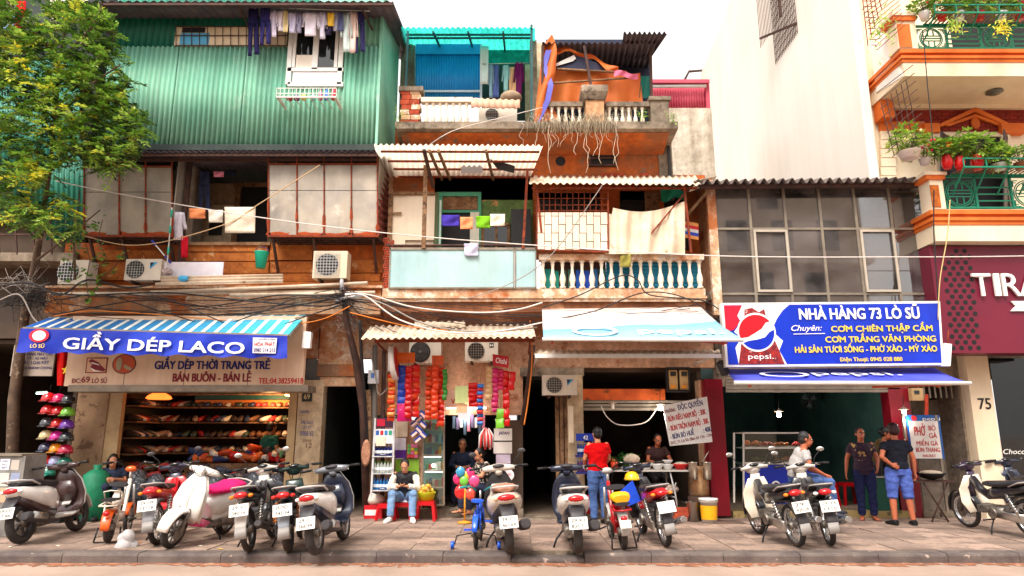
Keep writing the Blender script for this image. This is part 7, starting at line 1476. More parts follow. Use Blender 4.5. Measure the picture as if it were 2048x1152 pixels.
def bottle(c, cap, loc, label, group, name='bottle', h=.2, r=.032):
    k = (c, cap, h)
    if k not in bot:
        a = MB(); a.lathe([(r*.9,0),(r,.01),(r,h*.55),(r*.92,h*.62),(r,h*.66),(r*.5,h*.86),(r*.42,h*.9),(r*.42,h*.93)], n=10); b = MB(); b.lathe([(r*.5,h*.92),(r*.5,h),(r*.4,h)], n=10); d = MB(); d.lathe([(r*1.03,h*.25),(r*1.03,h*.5)], n=10, cap=False)
        bot[k] = (mkmesh('bottle', a, flat(*c,.12,trans=.4)), mkmesh('cap', b, flat(*cap,.5)), mkmesh('paper_label', d, flat(230,234,240,.6)))
    o = link(name, bot[k][0]); o.location = loc; tag(o, label, 'bottle', group)
    for n_, me in (('cap', bot[k][1]), ('paper_label', bot[k][2])): q = bpy.data.objects.new(n_, me); COL.objects.link(q); q.parent = o
for row, (yy, c, cap, lb) in enumerate(((914,(40,50,130),(230,232,240),'dark blue bottle on the top shelf of the drinks rack'),(948,(214,224,216),(70,190,70),'green-capped bottle on the middle shelf of the drinks rack'),(982,(40,130,206),(40,120,210),'light blue water bottle on the bottom shelf of the drinks rack'))):
    for i in range(6): bottle(c, cap, (Xx(749.5+i*6.6-(row),yy,Yk), Yk+.04, Zy(yy,Yk)+.02), nth_(i)+' '+lb.replace(' on',' from the left on',1), 'bottles on the drinks rack')
# poster stand right of the rack
card(791,838,815,874,13.5,(226,206,180),'phone card poster beside the drinks rack',name='poster',cat='poster'); card(790,876,812,918,13.5,(230,222,236),'white poster with purple packs beside the rack',name='poster',cat='poster'); part('pack_print', flat(96,40,150,.5), bpy.data.objects['poster'], (790,900,812,916,13.49,.006)); card(814,888,836,916,13.48,(230,150,120),'board of colourful toy packets',name='toy_board',cat='board')
tb_ = bpy.data.objects['toy_board']
for r in range(4):
    for c in range(3): part('toy_packet', flat(*rg.choice([(230,60,70),(250,200,60),(90,180,90),(240,120,180),(90,150,220)]),.4), tb_, (815+c*7,889+r*6.8,821+c*7,894.5+r*6.8,13.46,.012))
card(791,918,838,962,13.53,(150,196,60),'lime green ice cream chest front behind the seated young man',name='chest_panel',cat='panel')
wb = MB(); wb.lathe([(.0,.0),(.17,.012),(.2,-.02),(.21,.0),(.17,.03)], (0,0,0), 22, Matrix.Rotation(pi/2,3,'X')); c = P(732,906,13.1)
wb.v = [(c.x+x*.42, c.y+y, c.z+z*1.18) for x, y, z in wb.v]; wb.obj('winnowing_basket', mat('woven_bamboo', S(190,140,110), S(150,100,80), s=30, rough=.9, bump=.6), label='oval woven basket tray hung on the stake by the alley', cat='basket')
# glass display cabinet with lit tubes
gc = thing('display_cabinet', 'tall glass cabinet with turquoise goods at the left of the sweet shop doorway', 'cabinet', P(866,1012,13.35)); Yc = 13.32
mb = MB()
for x in (846,888): mb.bar(P(x,822,Yc), P(x,1010,Yc), .03)
for yy in (822,912,942,975,1010): mb.bar(P(846,yy,Yc), P(888,yy,Yc), .025)
mb.obj('cabinet_frame', m_alu, gc); part('glass_pane', m_clear, gc, (847,823,887,1009,Yc-.005,.006)); part('cabinet_back', flat(120,176,170,.6), gc, (846,822,888,1010,Yc+.3,.02))
for yy in (860,886,912,942,975):
    mb = MB(); mb.box(Xx(847,yy,Yc), Xx(887,yy,Yc), Yc+.03, Yc+.29, Zy(yy,Yc), Zy(yy,Yc)+.01); mb.obj('glass_shelf', flat(190,220,216,.2), gc)
cN = 0
for yy in (860,886,912,942,975,1008):
    for i in range(6):
        h = rg.uniform(.08,.17); x = Xx(850+i*6.4,yy,Yc); mb = MB(); mb.box(x, x+.05, Yc+.08, Yc+.16, Zy(yy,Yc)+.012, Zy(yy,Yc)+.012+h); mb.obj('packet', flat(*rg.choice([(90,190,190),(200,60,60),(226,226,220),(60,120,170),(226,170,60),(110,170,120)]),.5), gc)
def lit(x0,y0,x1,y1,Y,label,e=5,col=(255,240,226)):
    t = thing('tube_light', label, 'lamp', P((x0+x1)/2,y1,Y)); mb = MB(); mb.tube([P(x0,y0,Y), P(x1,y1,Y)], .014, 8); mb.obj('tube', flat(*col,.4,emit=e), t); mb = MB(); mb.bar(P(x0,y0-2.5,Y+.02), P(x1,y1-2.5,Y+.02), .03); mb.obj('fitting', m_whiteplastic, t)
lit(847,913,882,913,Yc+.05,'upper lit tube inside the glass display cabinet'); lit(850,943,885,943,Yc+.05,'lower lit tube inside the glass display cabinet'); lit(893,816,972,816,13.4,'long lit tube under the sweet shop lintel')
lit(570,790,586,793,13.75,'warm lit tube at the top right of the shoe shop',6,(255,170,110)); lit(73,787,95,786,14.6,'greenish lit tube in the dim helmet shop',6,(200,255,236))
def bulb(x, y, Y, label, e=14):
    t = thing('hanging_bulb', label, 'lamp', P(x,y+14,Y)); mb = MB(); mb.tube([P(x,y-30,Y), P(x,y-8,Y)], .006, 5); mb.obj('flex', m_black, t); mb = MB(); mb.lathe([(.02,.0),(.05,-.02),(.09,-.05)], P(x,y-8,Y), 14, cap=False); mb.obj('shade', flat(196,170,140,.4), t); mb = MB(); mb.lathe([(.02,0),(.035,-.02),(.035,-.13),(.03,-.14)], P(x,y-6,Y), 12); mb.obj('bulb', flat(255,244,232,.4,emit=e), t)
bulb(1320,812,13.2,'lit spiral bulb by the noodle menu board'); bulb(1225,810,13.6,'unlit bulb hanging over the noodle seller',0); bulb(1557,826,13.9,'lit bulb over the glass food counter'); bulb(1807,822,13.1,'lit bulb beside the pho sign')
for k, q in enumerate((P(1557,842,13.75), P(1320,826,13.15), P(1807,836,13.05), P(930,826,13.5), P(866,925,13.3))):
    pw = bpy.data.lights.new('bulb_light', 'POINT'); pw.energy = (14,6,5,8,.6)[k]; pw.color = (1,.9,.78); pw.shadow_soft_size = .05; po = bpy.data.objects.new('bulb_light', pw); COL.objects.link(po); po.location = q+V((0,-.06,-.06))
# goods in the doorway: toothbrush packs, drum
for i in range(9):
    x = 905+i*7.4; mb = MB(); mb.pb(x,832+rg.uniform(-4,4),x+5.5,862+rg.uniform(-8,8),13.5,.03); mb.obj('hanging_packet', flat(*rg.choice([(90,80,110),(200,190,196),(120,60,90),(70,90,110),(196,120,140)]),.4), label='%s small packet from the left in the row under the lintel tube' % ('first','second','third','fourth','fifth','sixth','seventh','eighth','ninth')[i], cat='packet', group='packets hung under the lintel')
fb = thing('rocket_bundle', 'bunch of red and silver hanging toy rockets right of the doorway', 'toys', P(972,905,12.9))
for i in range(9):
    a = P(972+rg.gauss(0,2),850,12.9); b = P(960+i*3.2,872+rg.uniform(-3,3),12.86+rg.uniform(-.05,.05)); mb = MB(); mb.tube([a.lerp(b,.3), b, b+V((rg.gauss(0,.01),0,-.22))], [.008,.022,.02], 7); mb.obj('toy_rocket', flat(*((206,50,50) if i % 2 else (220,210,206)),.35), fb)
for lab, r, c, tx in (('white Japan flavour sign on the right shop pillar',(988,857,1024,881),(236,232,226),(('JAPAN',(60,50,110),.25,.85,.25,.5),)),('white price sign below the Japan sign',(987,884,1024,907),(232,226,220),()),('small pack poster below the price sign',(992,909,1021,927),(206,190,210),())): card(*r,13.3,c,lab,name='pillar_sign',cat='sign',lines=tx)
ov = thing('oval_sign', 'pale pink oval hand-lettered sign behind the cream scooter', 'sign', P(1010,962,13.2)); mb = MB(); disc(mb, P(1010,950,13.2), .17, .13, .01); mb.obj('oval_board', flat(244,222,226,.6), ov)
for s_, a, b, yb, yt in (('AN TOÀN',998,1022,951,946),('NÓNG',1001,1019,960,954)): ptext(s_, flat(206,90,110,.6), ov, a, b, yb, yt, 13.195, bold=.01)
# balloons on a yellow stand
bs = thing('balloon_stand', 'yellow stand with a cluster of bright foil balloons before the doorway', 'balloon stand', G(929,1046)); gb = G(929,1046)
mb = MB(); mb.tube([(gb.x,gb.y,.0),(gb.x,gb.y,.62)], .016, 8); mb.lathe([(.13,0),(.13,.02),(.02,.04)], (gb.x,gb.y,0), 12); mb.obj('stand_pole', flat(222,150,40,.6), bs)
for i, (x, y, c, r) in enumerate(((921,944,(60,150,190),.085),(940,946,(226,60,120),.085),(916,958,(230,40,110),.09),(928,962,(120,200,70),.08),(948,962,(236,80,140),.1),(921,984,(226,40,40),.11),(941,988,(230,80,60),.09),(934,950,(250,200,70),.07))):
    q = P(x,y,gb.y-.03+.03*(i % 3)); mb = MB(); mb.ell(q, (r,r*.55,r*1.12), 14, 9); b1 = mb.obj('balloon', flat(*c,.12,coat=.8), bs); mb = MB(); mb.tube([q+V((0,0,-r)), V((gb.x,gb.y,.6))], .005, 5); mb.obj('stick', flat(240,220,180,.6), b1)
# stools, basket, sack
def stool(x, y, label, h=.28, w_=.15, z=0, dY=0):
    g = G(x,y,z); t = thing('stool', label, 'stool', (g.x,g.y+dY,z), group='red plastic stools'); red = flat(206,20,30,.35); m1 = MB(); m1.box(-w_,w_,-w_,w_,h-.025,h); O(m1,'seat',red,t); m1 = MB(); m1.box(-w_*1.04,w_*1.04,-w_*1.04,w_*1.04,h-.07,h-.026); O(m1,'apron',red,t)
    for sx in (-1,1):
        for sy in (-1,1): m1 = MB(); a = V((sx*w_*.92,sy*w_*.92,h-.07)); b = V((sx*w_*1.15,sy*w_*1.15,0)); m1.bar(b,a,.05,.035); O(m1,'leg',red,t)
    return t
stool(803,1040,'red plastic stool under the young man',dY=.14,h=.3); stool(778,1036,'red plastic stool left of the young man',dY=-.22); stool(850,1042,'taller red plastic stool carrying the yellow snack basket',h=.34,z=.0,dY=.12)
gb2 = G(850,1042); bk_ = thing('snack_basket', 'yellow basket of prawn crackers on a red stool', 'basket', (gb2.x,gb2.y+.12,.345)); m1 = MB(); m1.lathe([(.13,0),(.17,.14),(.175,.15),(.16,.145),(.12,.02)], n=18); O(m1,'basket_tub',flat(206,206,30,.5),bk_)
for i in range(16): m1 = MB(); m1.ell((rg.gauss(0,.07),rg.gauss(0,.06),.15+rg.random()*.12), (.05,.03,.035), 8, 6, Matrix.Rotation(rg.random()*3,3,'Z')); O(m1,'cracker',flat(*rg.choice([(240,196,90),(236,170,70),(244,214,130)]),.7),bk_)
gs_ = G(753,1033); sk = thing('parcel', 'white sack on a red soft-drink crate beside the seated young man', 'parcel', (gs_.x,gs_.y-.22,.0)); m1 = MB(); m1.box(-.17,.17,-.14,.14,.0,.24); O(m1,'crate',flat(196,24,36,.5),sk); m1 = MB(); m1.box(-.15,.1,-.146,-.141,.06,.16); O(m1,'crate_print',flat(236,226,226,.5),sk); m1 = MB(); m1.ell((0,0,.33),(.19,.15,.11),14,8); m1.ell((-.06,0,.4),(.1,.1,.07),12,7); O(m1,'white_sack',mat('white_sacking',S(232,222,210),S(206,194,182),s=6,rough=.9,bump=.6),sk)
# ---- noodle stall
Yt_ = 13.0; tz = Zy(940,Yt_)
nt_ = thing('folding_table', 'grey folding food table in front of the noodle shop', 'table', P(1300,1030,Yt_+.2)); mb = MB(); mb.box(Xx(1222,940,Yt_), Xx(1380,940,Yt_), Yt_, Yt_+.5, tz-.03, tz); mb.obj('table_top', flat(206,200,192,.4), nt_)
for s in (0,1):
    x = [Xx(1285,980,Yt_), Xx(1345,980,Yt_)][s]; sg = 1 if s else -1; mb = MB(); mb.tube([(x+sg*.1,Yt_+.05,0.012),(x+sg*.06,Yt_+.04,tz*.5),(x-sg*.02,Yt_+.05,tz-.03)], .015, 7); mb.tube([(x-sg*.02,Yt_+.45,.012),(x,Yt_+.45,tz-.03)], .015, 7); mb.tube([(x+sg*.06,Yt_+.04,tz*.45),(x,Yt_+.45,tz*.45)], .012, 6); mb.obj('leg', flat(190,186,184,.35), nt_)
mb = MB(); mb.tube([P(1290,968,Yt_+.1), P(1298,985,Yt_+.1), P(1345,985,Yt_+.1), P(1352,965,Yt_+.1)], .013, 6); mb.obj('stretcher', flat(196,190,186,.35), nt_)
def bowl(x, y, r, h, c, label, Y=Yt_+.12, food=None, z=None, name='bowl'):
    q = P(x,y,Y); z = tz if z is None else z; t = thing(name, label, 'bowl', (q.x,Y,z+.001), group='bowls on the noodle table'); m1 = MB(); m1.lathe([(r*.5,0),(r*.55,.01),(r*.95,h*.8),(r,h),(r*.93,h*.95),(r*.4,.02)], n=18); O(m1,'bowl_shell',flat(*c,.3),t)
    if food: m1 = MB(); m1.ell((0,0,h*.8),(r*.88,r*.88,h*.5),14,6); O(m1,'food',mat('food_%d' % food[0],S(*food),S(*[int(k*.75) for k in food]),s=20,rough=.8,bump=.7),t)
bowl(1271,935,.12,.1,(232,230,226),'white bowl of pink meat at the left of the noodle table',food=(206,140,120)); bowl(1292,935,.115,.1,(226,226,226),'white bowl of pale sausage second from left',food=(214,170,150)); bowl(1315,935,.115,.11,(230,230,228),'white bowl of browned tofu in the middle of the table',food=(196,130,90)); bowl(1336,935,.11,.1,(232,232,230),'lower white bowl of the stacked pair'); bowl(1335,922,.1,.07,(236,236,234),'upper white bowl of the stacked pair',z=tz+.104); bowl(1362,936,.16,.11,(206,30,30),'red basin of white noodles and herbs at the right of the table',food=(232,220,200))
hb_ = MB()
for i in range(60): p = P(1250+rg.gauss(0,12),920+rg.gauss(0,6),Yt_+.2); R = Matrix.Rotation(rg.random()*6,3,'Z')@Matrix.Rotation(rg.gauss(0,.7),3,'X'); hb_.sheet(lambda u,v: p+R@V(((u-.5)*.05,(v-.5)*.1,.02*sin(u*3))), 1, 2)
vg = thing('vegetable_tray', 'tray of green herbs and banana flower on the noodle table', 'vegetables', P(1252,938,Yt_+.2)); hb_.obj('herb_leaves', mat('herb_green',S(60,130,50),S(40,100,40),S(110,60,50),s=8,rough=.6), vg); mb = MB(); mb.ell(P(1262,918,Yt_+.22),(.17,.12,.1),16,8); mb.obj('noodle_heap', mat('noodle_white',S(232,214,190),S(206,184,160),s=30,rough=.7,bump=.8), vg); mb = MB(); mb.lathe([(.2,0),(.22,.02),(.2,.015)], (Xx(1255,938,Yt_+.2),Yt_+.2,tz+.001), 16); mb.obj('tray', m_steel, vg)
cd_ = thing('sauce_caddy', 'orange condiment tub with bottles at the left end of the noodle table', 'condiments', P(1229,940,Yt_+.2)); mb = MB(); c = P(1229,938,Yt_+.2); mb.lathe([(.06,0),(.07,.14),(.065,.14),(.055,.01)], (c.x,Yt_+.2,tz+.001), 14); mb.obj('tub', flat(222,70,24,.4), cd_)
for i in range(3): mb = MB(); mb.lathe([(.018,0),(.018,.14),(.008,.18)], (c.x-.03+i*.03,Yt_+.2,tz+.03), 8); mb.obj('bottle', flat(*[(180,80,30),(206,160,60),(120,40,30)][i],.3), cd_)
mb = MB(); mb.ell(P(1330,978,Yt_+.25),(.26,.2,.1),18,8); mb.obj('covered_tray', mat('patterned_cover',S(206,190,176),S(150,120,110),s=25,rough=.8), label='patterned domed food cover on the shelf under the noodle table', cat='cover')
# pots, buckets, bricks at the right of the stall
pt = thing('stock_pot', 'large stained steel stock pot with ladles beside the noodle table', 'pot', P(1400,985,13.15)); q = P(1398,985,13.15); mb = MB(); mb.lathe([(.17,0),(.19,.02),(.19,.5),(.2,.51),(.2,.53),(.18,.53)], (q.x,13.15,.52-.1), 20); mb.obj('pot_body', mat('burnt_steel',S(196,160,120),S(150,100,60),S(214,206,196),s=4,rough=.3,metal=.7,thr=.55,thr2=.1), pt)
for dx in (-.12,.12): mb = MB(); mb.lathe([(.085,0),(.09,.3),(.095,.31)], (q.x+dx*1.05,13.0,.72), 14); mb.obj('side_pan', metalm(206,196,180,.25), pt)
mb = MB(); mb.tube([(q.x,13.1,.9),(q.x+.18,13.0,1.22)], .008, 6); mb.obj('ladle', m_steel, pt)
mb = MB(); mb.lathe([(.2,0),(.21,.38),(.19,.42)], (q.x,13.15,0.0), 18); mb.obj('stove', mat('sooty_stove',S(90,64,50),S(60,46,40),s=4,rough=.9), pt)
g1 = G(1388,1042); b1 = thing('metal_bucket', 'galvanised steel bucket beside the paint pail', 'bucket', (g1.x,g1.y,0)); m1 = MB(); m1.lathe([(.09,0),(.125,.33),(.135,.335),(.12,.33),(.085,.01)], n=18); O(m1,'bucket_body',m_steel,b1); m1 = MB(); m1.tube([(cos(t*pi/10)*.13,0,.33-sin(t*pi/10)*.1) for t in range(11)],.006,5); O(m1,'handle',m_steel,b1)
g2 = G(1419,1044); b2 = thing('paint_bucket', 'white plastic pail with yellow label at the maroon pillar', 'bucket', (g2.x,g2.y,0)); m1 = MB(); m1.lathe([(.135,0),(.15,.34),(.165,.34),(.165,.4),(.15,.4)], n=20); O(m1,'pail_body',m_whiteplastic,b2); m1 = MB(); m1.lathe([(.14,.05),(.152,.29)], n=20, cap=False); O(m1,'pail_label',flat(244,176,24,.5),b2); m1 = MB(); m1.lathe([(.17,.37),(.17,.41),(.02,.415)], n=20); O(m1,'lid',m_whiteplastic,b2)
g3 = G(1362,1042)
for i in range(3):
    mb = MB(); mb.obox((g3.x+rg.gauss(0,.01),g3.y+.02,.045+i*.075), (.25,.11,.07), Matrix.Rotation(rg.gauss(0,.08),3,'Z')); mb.obj('loose_brick', m_brick, label=('bottom','middle','top')[i]+' brick of the small stack beside the steel bucket', cat='brick', group='bricks stacked by the bucket')
# drinks shelf left of the stall
ds = thing('drinks_shelf', 'blue promotional drinks shelf beside the noodle shop pillar', 'shelf', P(1168,985,13.3)); mb = MB()
for x in (1153,1186): mb.bar(P(x,868,13.25), P(x,990,13.25), .025)
mb.obj('shelf_frame', m_steel, ds); part('shelf_header', flat(30,60,170,.4), ds, (1152,867,1188,882,13.22,.02)); ptext('42', m_txtw, ds, 1166, 1176, 879, 871, 13.215, bold=.02); part('shelf_board', flat(40,44,120,.5), ds, (1152,910,1188,914,13.2,.2),(1152,944,1188,948,13.2,.2))
for r in range(2):
    for i in range(5): bottle(((40,90,190),(120,60,160))[r], (230,230,240), (Xx(1156+i*7,912+r*34,13.3),13.3,Zy(910+r*34,13.2)+.004), nth_(i)+' '+('blue','purple')[r]+' bottle from the left on the %s tier of the blue drinks shelf' % ('upper','lower')[r], 'bottles on blue shelf tier %d' % r, h=.22)
bc = thing('bin_crate', 'red plastic tub under the blue drinks shelf', 'tub', P(1172,1000,13.1)); mb = MB(); q = P(1172,1005,13.1); mb.lathe([(.15,0),(.18,.3),(.19,.3),(.17,.02)], (q.x,13.1,.12), 16); mb.obj('tub_body', flat(206,24,26,.4), bc)
sgb = thing('light_box', 'narrow white light box on the shutter stack left of the noodle shop', 'sign', P(1142,885,13.2)); mb = MB(); mb.pb(1137,812,1147,885,13.2,.12); mb.obj('box_case', flat(226,206,180,.5), sgb)
# ---- restaurant counter
Yr_ = 13.25
fc = thing('food_counter', 'glass food counter on a blue cabinet in the restaurant doorway', 'counter', P(1535,1010,Yr_+.2)); mb = MB()
for x in (1468,1487,1603): mb.bar(P(x,866,Yr_), P(x,1005,Yr_), .03)
for yy in (866,896,926): mb.bar(P(1487,yy,Yr_), P(1603,yy,Yr_), .03)
mb.bar(P(1487,866,Yr_), P(1468,866,Yr_+.45), .025); mb.obj('counter_frame', flat(214,208,198,.4), fc); part('glass_pane', m_clear, fc, (1488,868,1602,925,Yr_+.0,.006)); part('cabinet_front', flat(16,44,170,.4), fc, (1488,930,1636,1008,Yr_+.01,.04))
mb = MB(); mb.lathe([(.085,0),(.085,.012),(.055,.012),(.055,0),(.085,0)], P(1552,971,Yr_-.004), 22, RX, cap=False); mb.obj('cabinet_logo', m_txtw, fc); mb = MB(); mb.box(Xx(1487,927,Yr_), Xx(1640,927,Yr_), Yr_, Yr_+.5, Zy(929,Yr_), Zy(926,Yr_)); mb.obj('counter_top', m_steel, fc); mb = MB(); mb.box(Xx(1488,896,Yr_), Xx(1603,896,Yr_), Yr_+.02, Yr_+.45, Zy(897,Yr_), Zy(895,Yr_)); mb.obj('glass_shelf', flat(180,190,180,.2), fc)
for i, (x, y, w_, c) in enumerate(((1504,893,.17,(206,110,50)),(1535,893,.12,(196,70,50)),(1563,892,.14,(206,120,60)),(1594,893,.11,(196,50,40)),(1520,922,.15,(90,110,50)),(1565,922,.15,(220,130,90)))):
    q = P(x,y,Yr_+.2); z = Zy(895 if y < 900 else 926,Yr_); t = thing('food_tray', ('first','second','third','fourth')[i]+' tray of fried food from the left on the upper counter shelf' if i < 4 else ('tray of green vegetables on the lower counter shelf','tray of pink shrimp on the lower counter shelf')[i-4], 'tray', (q.x,Yr_+.2,z+.004)); m1 = MB(); m1.box(-w_,w_,-.12,.12,0,.025); O(m1,'tray_pan',m_steel,t); m1 = MB()
    for k in range(22): m1.ell((rg.uniform(-w_*.8,w_*.8),rg.uniform(-.09,.09),.03+.05*rg.random()*(1.5 if i == 0 else 1)),(.045,.034,.03),7,5,Matrix.Rotation(rg.random()*6,3,'Z'))
    O(m1,'food_pile',flat(*c,.7),t)
# wall fans and interior
def fan(x,y,Y,label):
    t = thing('wall_fan', label, 'fan', P(x,y+20,Y)); c = P(x,y,Y); mb = MB()
    for rr in (.2,.14,.08): mb.tube([c+V((cos(k*pi/12)*rr,0,sin(k*pi/12)*rr)) for k in range(25)], .006, 4, cap=False)
    for k in range(12): mb.bar(c, c+V((cos(k*pi/6)*.2,0,sin(k*pi/6)*.2)), .005)
    mb.obj('guard', m_blk2, t); mb = MB()
    for k in range(3): a = k*2*pi/3; mb.prism([c+V((cos(a+d)*r,.03,sin(a+d)*r)) for d, r in ((0,.02),(.1,.17),(.8,.17),(.9,.02))], (0,.004,0))
    mb.obj('blade', flat(90,110,116,.5), t); mb = MB(); mb.tube([c+V((0,.05,0)), c+V((0,.25,-.1))], .03, 8); mb.obj('arm', m_blk2, t)
fan(1620,800,15.5,'dark wall fan on the left inside the restaurant'); fan(1725,795,16,'dark wall fan deeper inside the restaurant')
wp = thing('wall_poster', 'large faded poster of people on the restaurant wall', 'poster', P(1762,870,15.0)); mb = MB(); mb.box(Xx(1715,830,15.0), Xx(1800,830,15.0), 15.0, 15.02, Zy(885,15.0), Zy(790,15.0)); mb.obj('poster_sheet', flat(120,130,140,.5), wp)
for x in (1750,1763,1775): mb = MB(); mb.ell(P(x,812,14.985),(.06,.01,.08),10,6); mb.obj('portrait_print', flat(150,110,96,.6), wp); mb = MB(); mb.ell(P(x,845,14.985),(.1,.01,.2),10,6); mb.obj('portrait_print', flat(60,70,110,.6), wp)
for i, (x, y, Yz) in enumerate(((1650,985,14.6),(1700,1000,14.8))): t_ = stool(1650+i*50,1020,('left','right')[i]+' red stool inside the restaurant',h=.45,w_=.17,z=.1,dY=0); t_.location = (Xx(x,y,Yz),Yz,.1)
# wok on stand by the pho sign, tables
wk = thing('wok_stand', 'black wok of white noodles on a stand by the pho sign', 'wok', P(1862,1030,12.95)); q = P(1862,948,12.9); mb = MB(); mb.lathe([(.05,-.1),(.17,-.06),(.24,.02),(.25,.02),(.2,-.03)], (q.x,12.9,q.z), 18); mb.obj('wok_pan', m_black, wk); mb = MB(); mb.ell((q.x,12.9,q.z+.02),(.19,.19,.05),14,6); mb.obj('noodles', bpy.data.materials['noodle_white'], wk); mb = MB(); mb.box(q.x-.42,q.x+.32,12.75,13.05,q.z-.14,q.z-.11); mb.obj('stand_top', m_darkst, wk)
mb = MB()
for s in (1,-1): mb.tube([(q.x+s*.22,12.8,q.z-.14),(q.x-s*.15,12.8,.0)], .014, 6)
mb.obj('stand_leg', m_darkst, wk)
for i, x in enumerate((1860,1895)):
    g4 = G(x,1034); mb = MB(); mb.obox((g4.x,g4.y,.05),(.3,.14,.1),Matrix.Rotation(.1*i,3,'Z')); mb.obj('concrete_block', m_conc, label=('left','right')[i]+' rough block at the foot of the wok stand', cat='block')
gt_ = G(1780,1035); tb2 = thing('prep_table', 'small green steel preparation table beside the woman in the dark blouse', 'table', (gt_.x,gt_.y+.2,0)); m1 = MB(); m1.box(-.3,.2,-.2,.2,.0,.72); O(m1,'cabinet_body',flat(30,96,80,.5),tb2); m1 = MB(); m1.box(-.33,.23,-.23,.23,.721,.75); O(m1,'table_top',m_steel,tb2)
# ---- shoe shop interior
sm_ = MB(); sm_.sweep([((-.12,0,.05),.025,.045),((-.08,0,.05),.038,.05),((0,0,.045),.038,.042),((.07,0,.035),.048,.03),((.13,0,.025),.03,.018)], 9); shm = {}
def shoe(c, loc, rz, rx=0, label='', group=''):
    if c not in shm: q = MB(); q.v, q.f, q.sm = list(sm_.v), list(sm_.f), list(sm_.sm); shm[c] = mkmesh('shoe', q, flat(*c,.4))
    o = link('shoe', shm[c]); o.location = loc; o.rotation_euler = (rx, 0, rz); o.scale = (1.25,1.35,1.5); tag(o, label, 'shoe', group)
sr = thing('shoe_shelves', 'tall open shoe shelves along the back wall of the shoe shop', 'shelves', P(400,960,16.8)); Yb_ = 14.95
zsh = [.8,1.12,1.44,1.76,2.08,2.36]
for k, z in enumerate(zsh):
    mb = MB(); mb.box(xs0+.1, xs1-.1, Yb_, Yb_+.4, z, z+.03); mb.obj('shelf_board', m_wood, sr)
sr2 = thing('shoe_shelves', 'lamp-lit shoe shelves on the right wall of the shoe shop', 'shelves', P(560,960,15.2))
sr3 = thing('shoe_shelves', 'dim shoe shelves on the left wall of the shoe shop', 'shelves', P(250,960,14.2))
for k, z in enumerate(zsh): mb = MB(); mb.box(xs0+.02, xs0+.4, F+.4, 14.9, z, z+.03); mb.obj('shelf_board', m_wood, sr3)
for k, z in enumerate(zsh): mb = MB(); mb.box(xs1-.42, xs1-.02, F+.5, 16.4, z, z+.03); mb.obj('shelf_board', m_wood, sr2)
rows = ('lowest','second','third','fourth','fifth','top'); nth = lambda i: ('1st','2nd','3rd')[i] if i < 3 else '%dth' % (i+1); darks = [(50,46,50),(80,66,60),(120,84,60),(170,150,130),(50,64,96),(190,60,60),(226,220,210),(70,90,80)]; warms = [(206,80,40),(226,110,50),(190,60,40),(150,80,50),(120,70,50),(214,150,90)]
for k, z in enumerate(zsh):
    n = 22
    for i in range(n): shoe(rg.choice(darks), (xs0+.25+(xs1-xs0-.8)*i/(n-1), Yb_+.12+rg.gauss(0,.03), z+.03), -pi/2+rg.gauss(0,.45), 0, '%s shoe from the left on the %s back shelf of the shoe shop' % (nth(i), rows[k]), 'shoes on the back shelves')
    for i in range(10): shoe(rg.choice(warms), (xs1-.25, F+.7+i*.25, z+.03), pi+rg.gauss(0,.15), 0, '%s shoe from the front on the %s right-hand shelf of the shoe shop' % (nth(i), rows[k]), 'shoes on the right shelves')  # right-hand shelves: the lamp's orange light is put into the shoe colours
    for i in range(9): shoe(rg.choice(darks), (xs0+.25, F+.55+i*.15, z+.03), rg.gauss(0,.15), 0, '%s shoe from the front on the %s left-hand shelf of the shoe shop' % (nth(i), rows[k]), 'shoes on the left shelves')
dt = thing('display_tables', 'low stepped display heaped with shoes at the shoe shop front', 'display', P(400,1000,F+.5)); mb = MB(); mb.box(xs0+.25, xs1-.1, F+.15, F+.7, .12, .62).box(xs0+1.3, xs1-.1, F+.7, F+1.2, .12, .95); mb.obj('display_step', m_wood, dt)
cname = lambda c: {(50,46,50):'black',(80,66,60):'dark brown',(120,84,60):'brown',(170,150,130):'tan',(50,64,96):'navy',(190,60,60):'red',(60,66,84):'slate',(206,80,40):'orange red',(226,110,50):'orange',(190,60,40):'rust red',(226,220,210):'white',(40,60,110):'blue',(206,30,30):'bright red',(90,160,70):'green',(60,60,66):'charcoal'}[c]
for i in range(60):
    shc = rg.choice(darks[:6]+[(60,66,84)]*3); shoe(shc, (rg.uniform(xs0+.35,xs1-.2), F+.2+rg.random()*.45, .62+abs(rg.gauss(0,.09))), rg.random()*6, rg.gauss(0,.4), cname(shc)+' shoe in the low heap at the shoe shop front', 'low heap of dark shoes')
for i in range(60):
    shc = rg.choice(warms[:3]+[(226,220,210),(40,60,110),(206,30,30),(90,160,70),(60,60,66)]); shoe(shc, (rg.uniform(xs0+1.4,xs1-.2), F+.72+rg.random()*.4, .95+abs(rg.gauss(0,.1))), rg.random()*6, rg.gauss(0,.4), cname(shc)+' shoe in the upper heap at the right of the shoe shop', 'upper heap of bright shoes')
wrp = mat('clear_wrap_over_shoes', S(96,100,110), S(50,54,62), S(210,214,220), s=14, rough=.12, bump=.9, bscale=20, thr=.6, thr2=.05)
for i in range(9):
    x = xs0+.35+i*.38; mb = MB(); mb.ell((x,F+.0,.48+.05*sin(i*2)), (.23,.2,.36), 16, 10); mb.obj('wrapped_bundle', wrp, label=('first','second','third','fourth','fifth','sixth','seventh','eighth','ninth')[i]+' plastic-wrapped shoe bundle from the left at the shop front', cat='bundle', group='plastic-wrapped shoe bundles')
ol = thing('pendant_lamp', 'glowing orange pendant lamp at the top of the shoe shop opening', 'lamp', P(320,800,14.2)); mb = MB(); mb.lathe([(.05,.12),(.22,.02),(.25,-.03),(.2,-.05)], P(318,794,14.2), 18); mb.obj('lamp_shade', flat(255,110,40,.5,emit=1.3), ol)
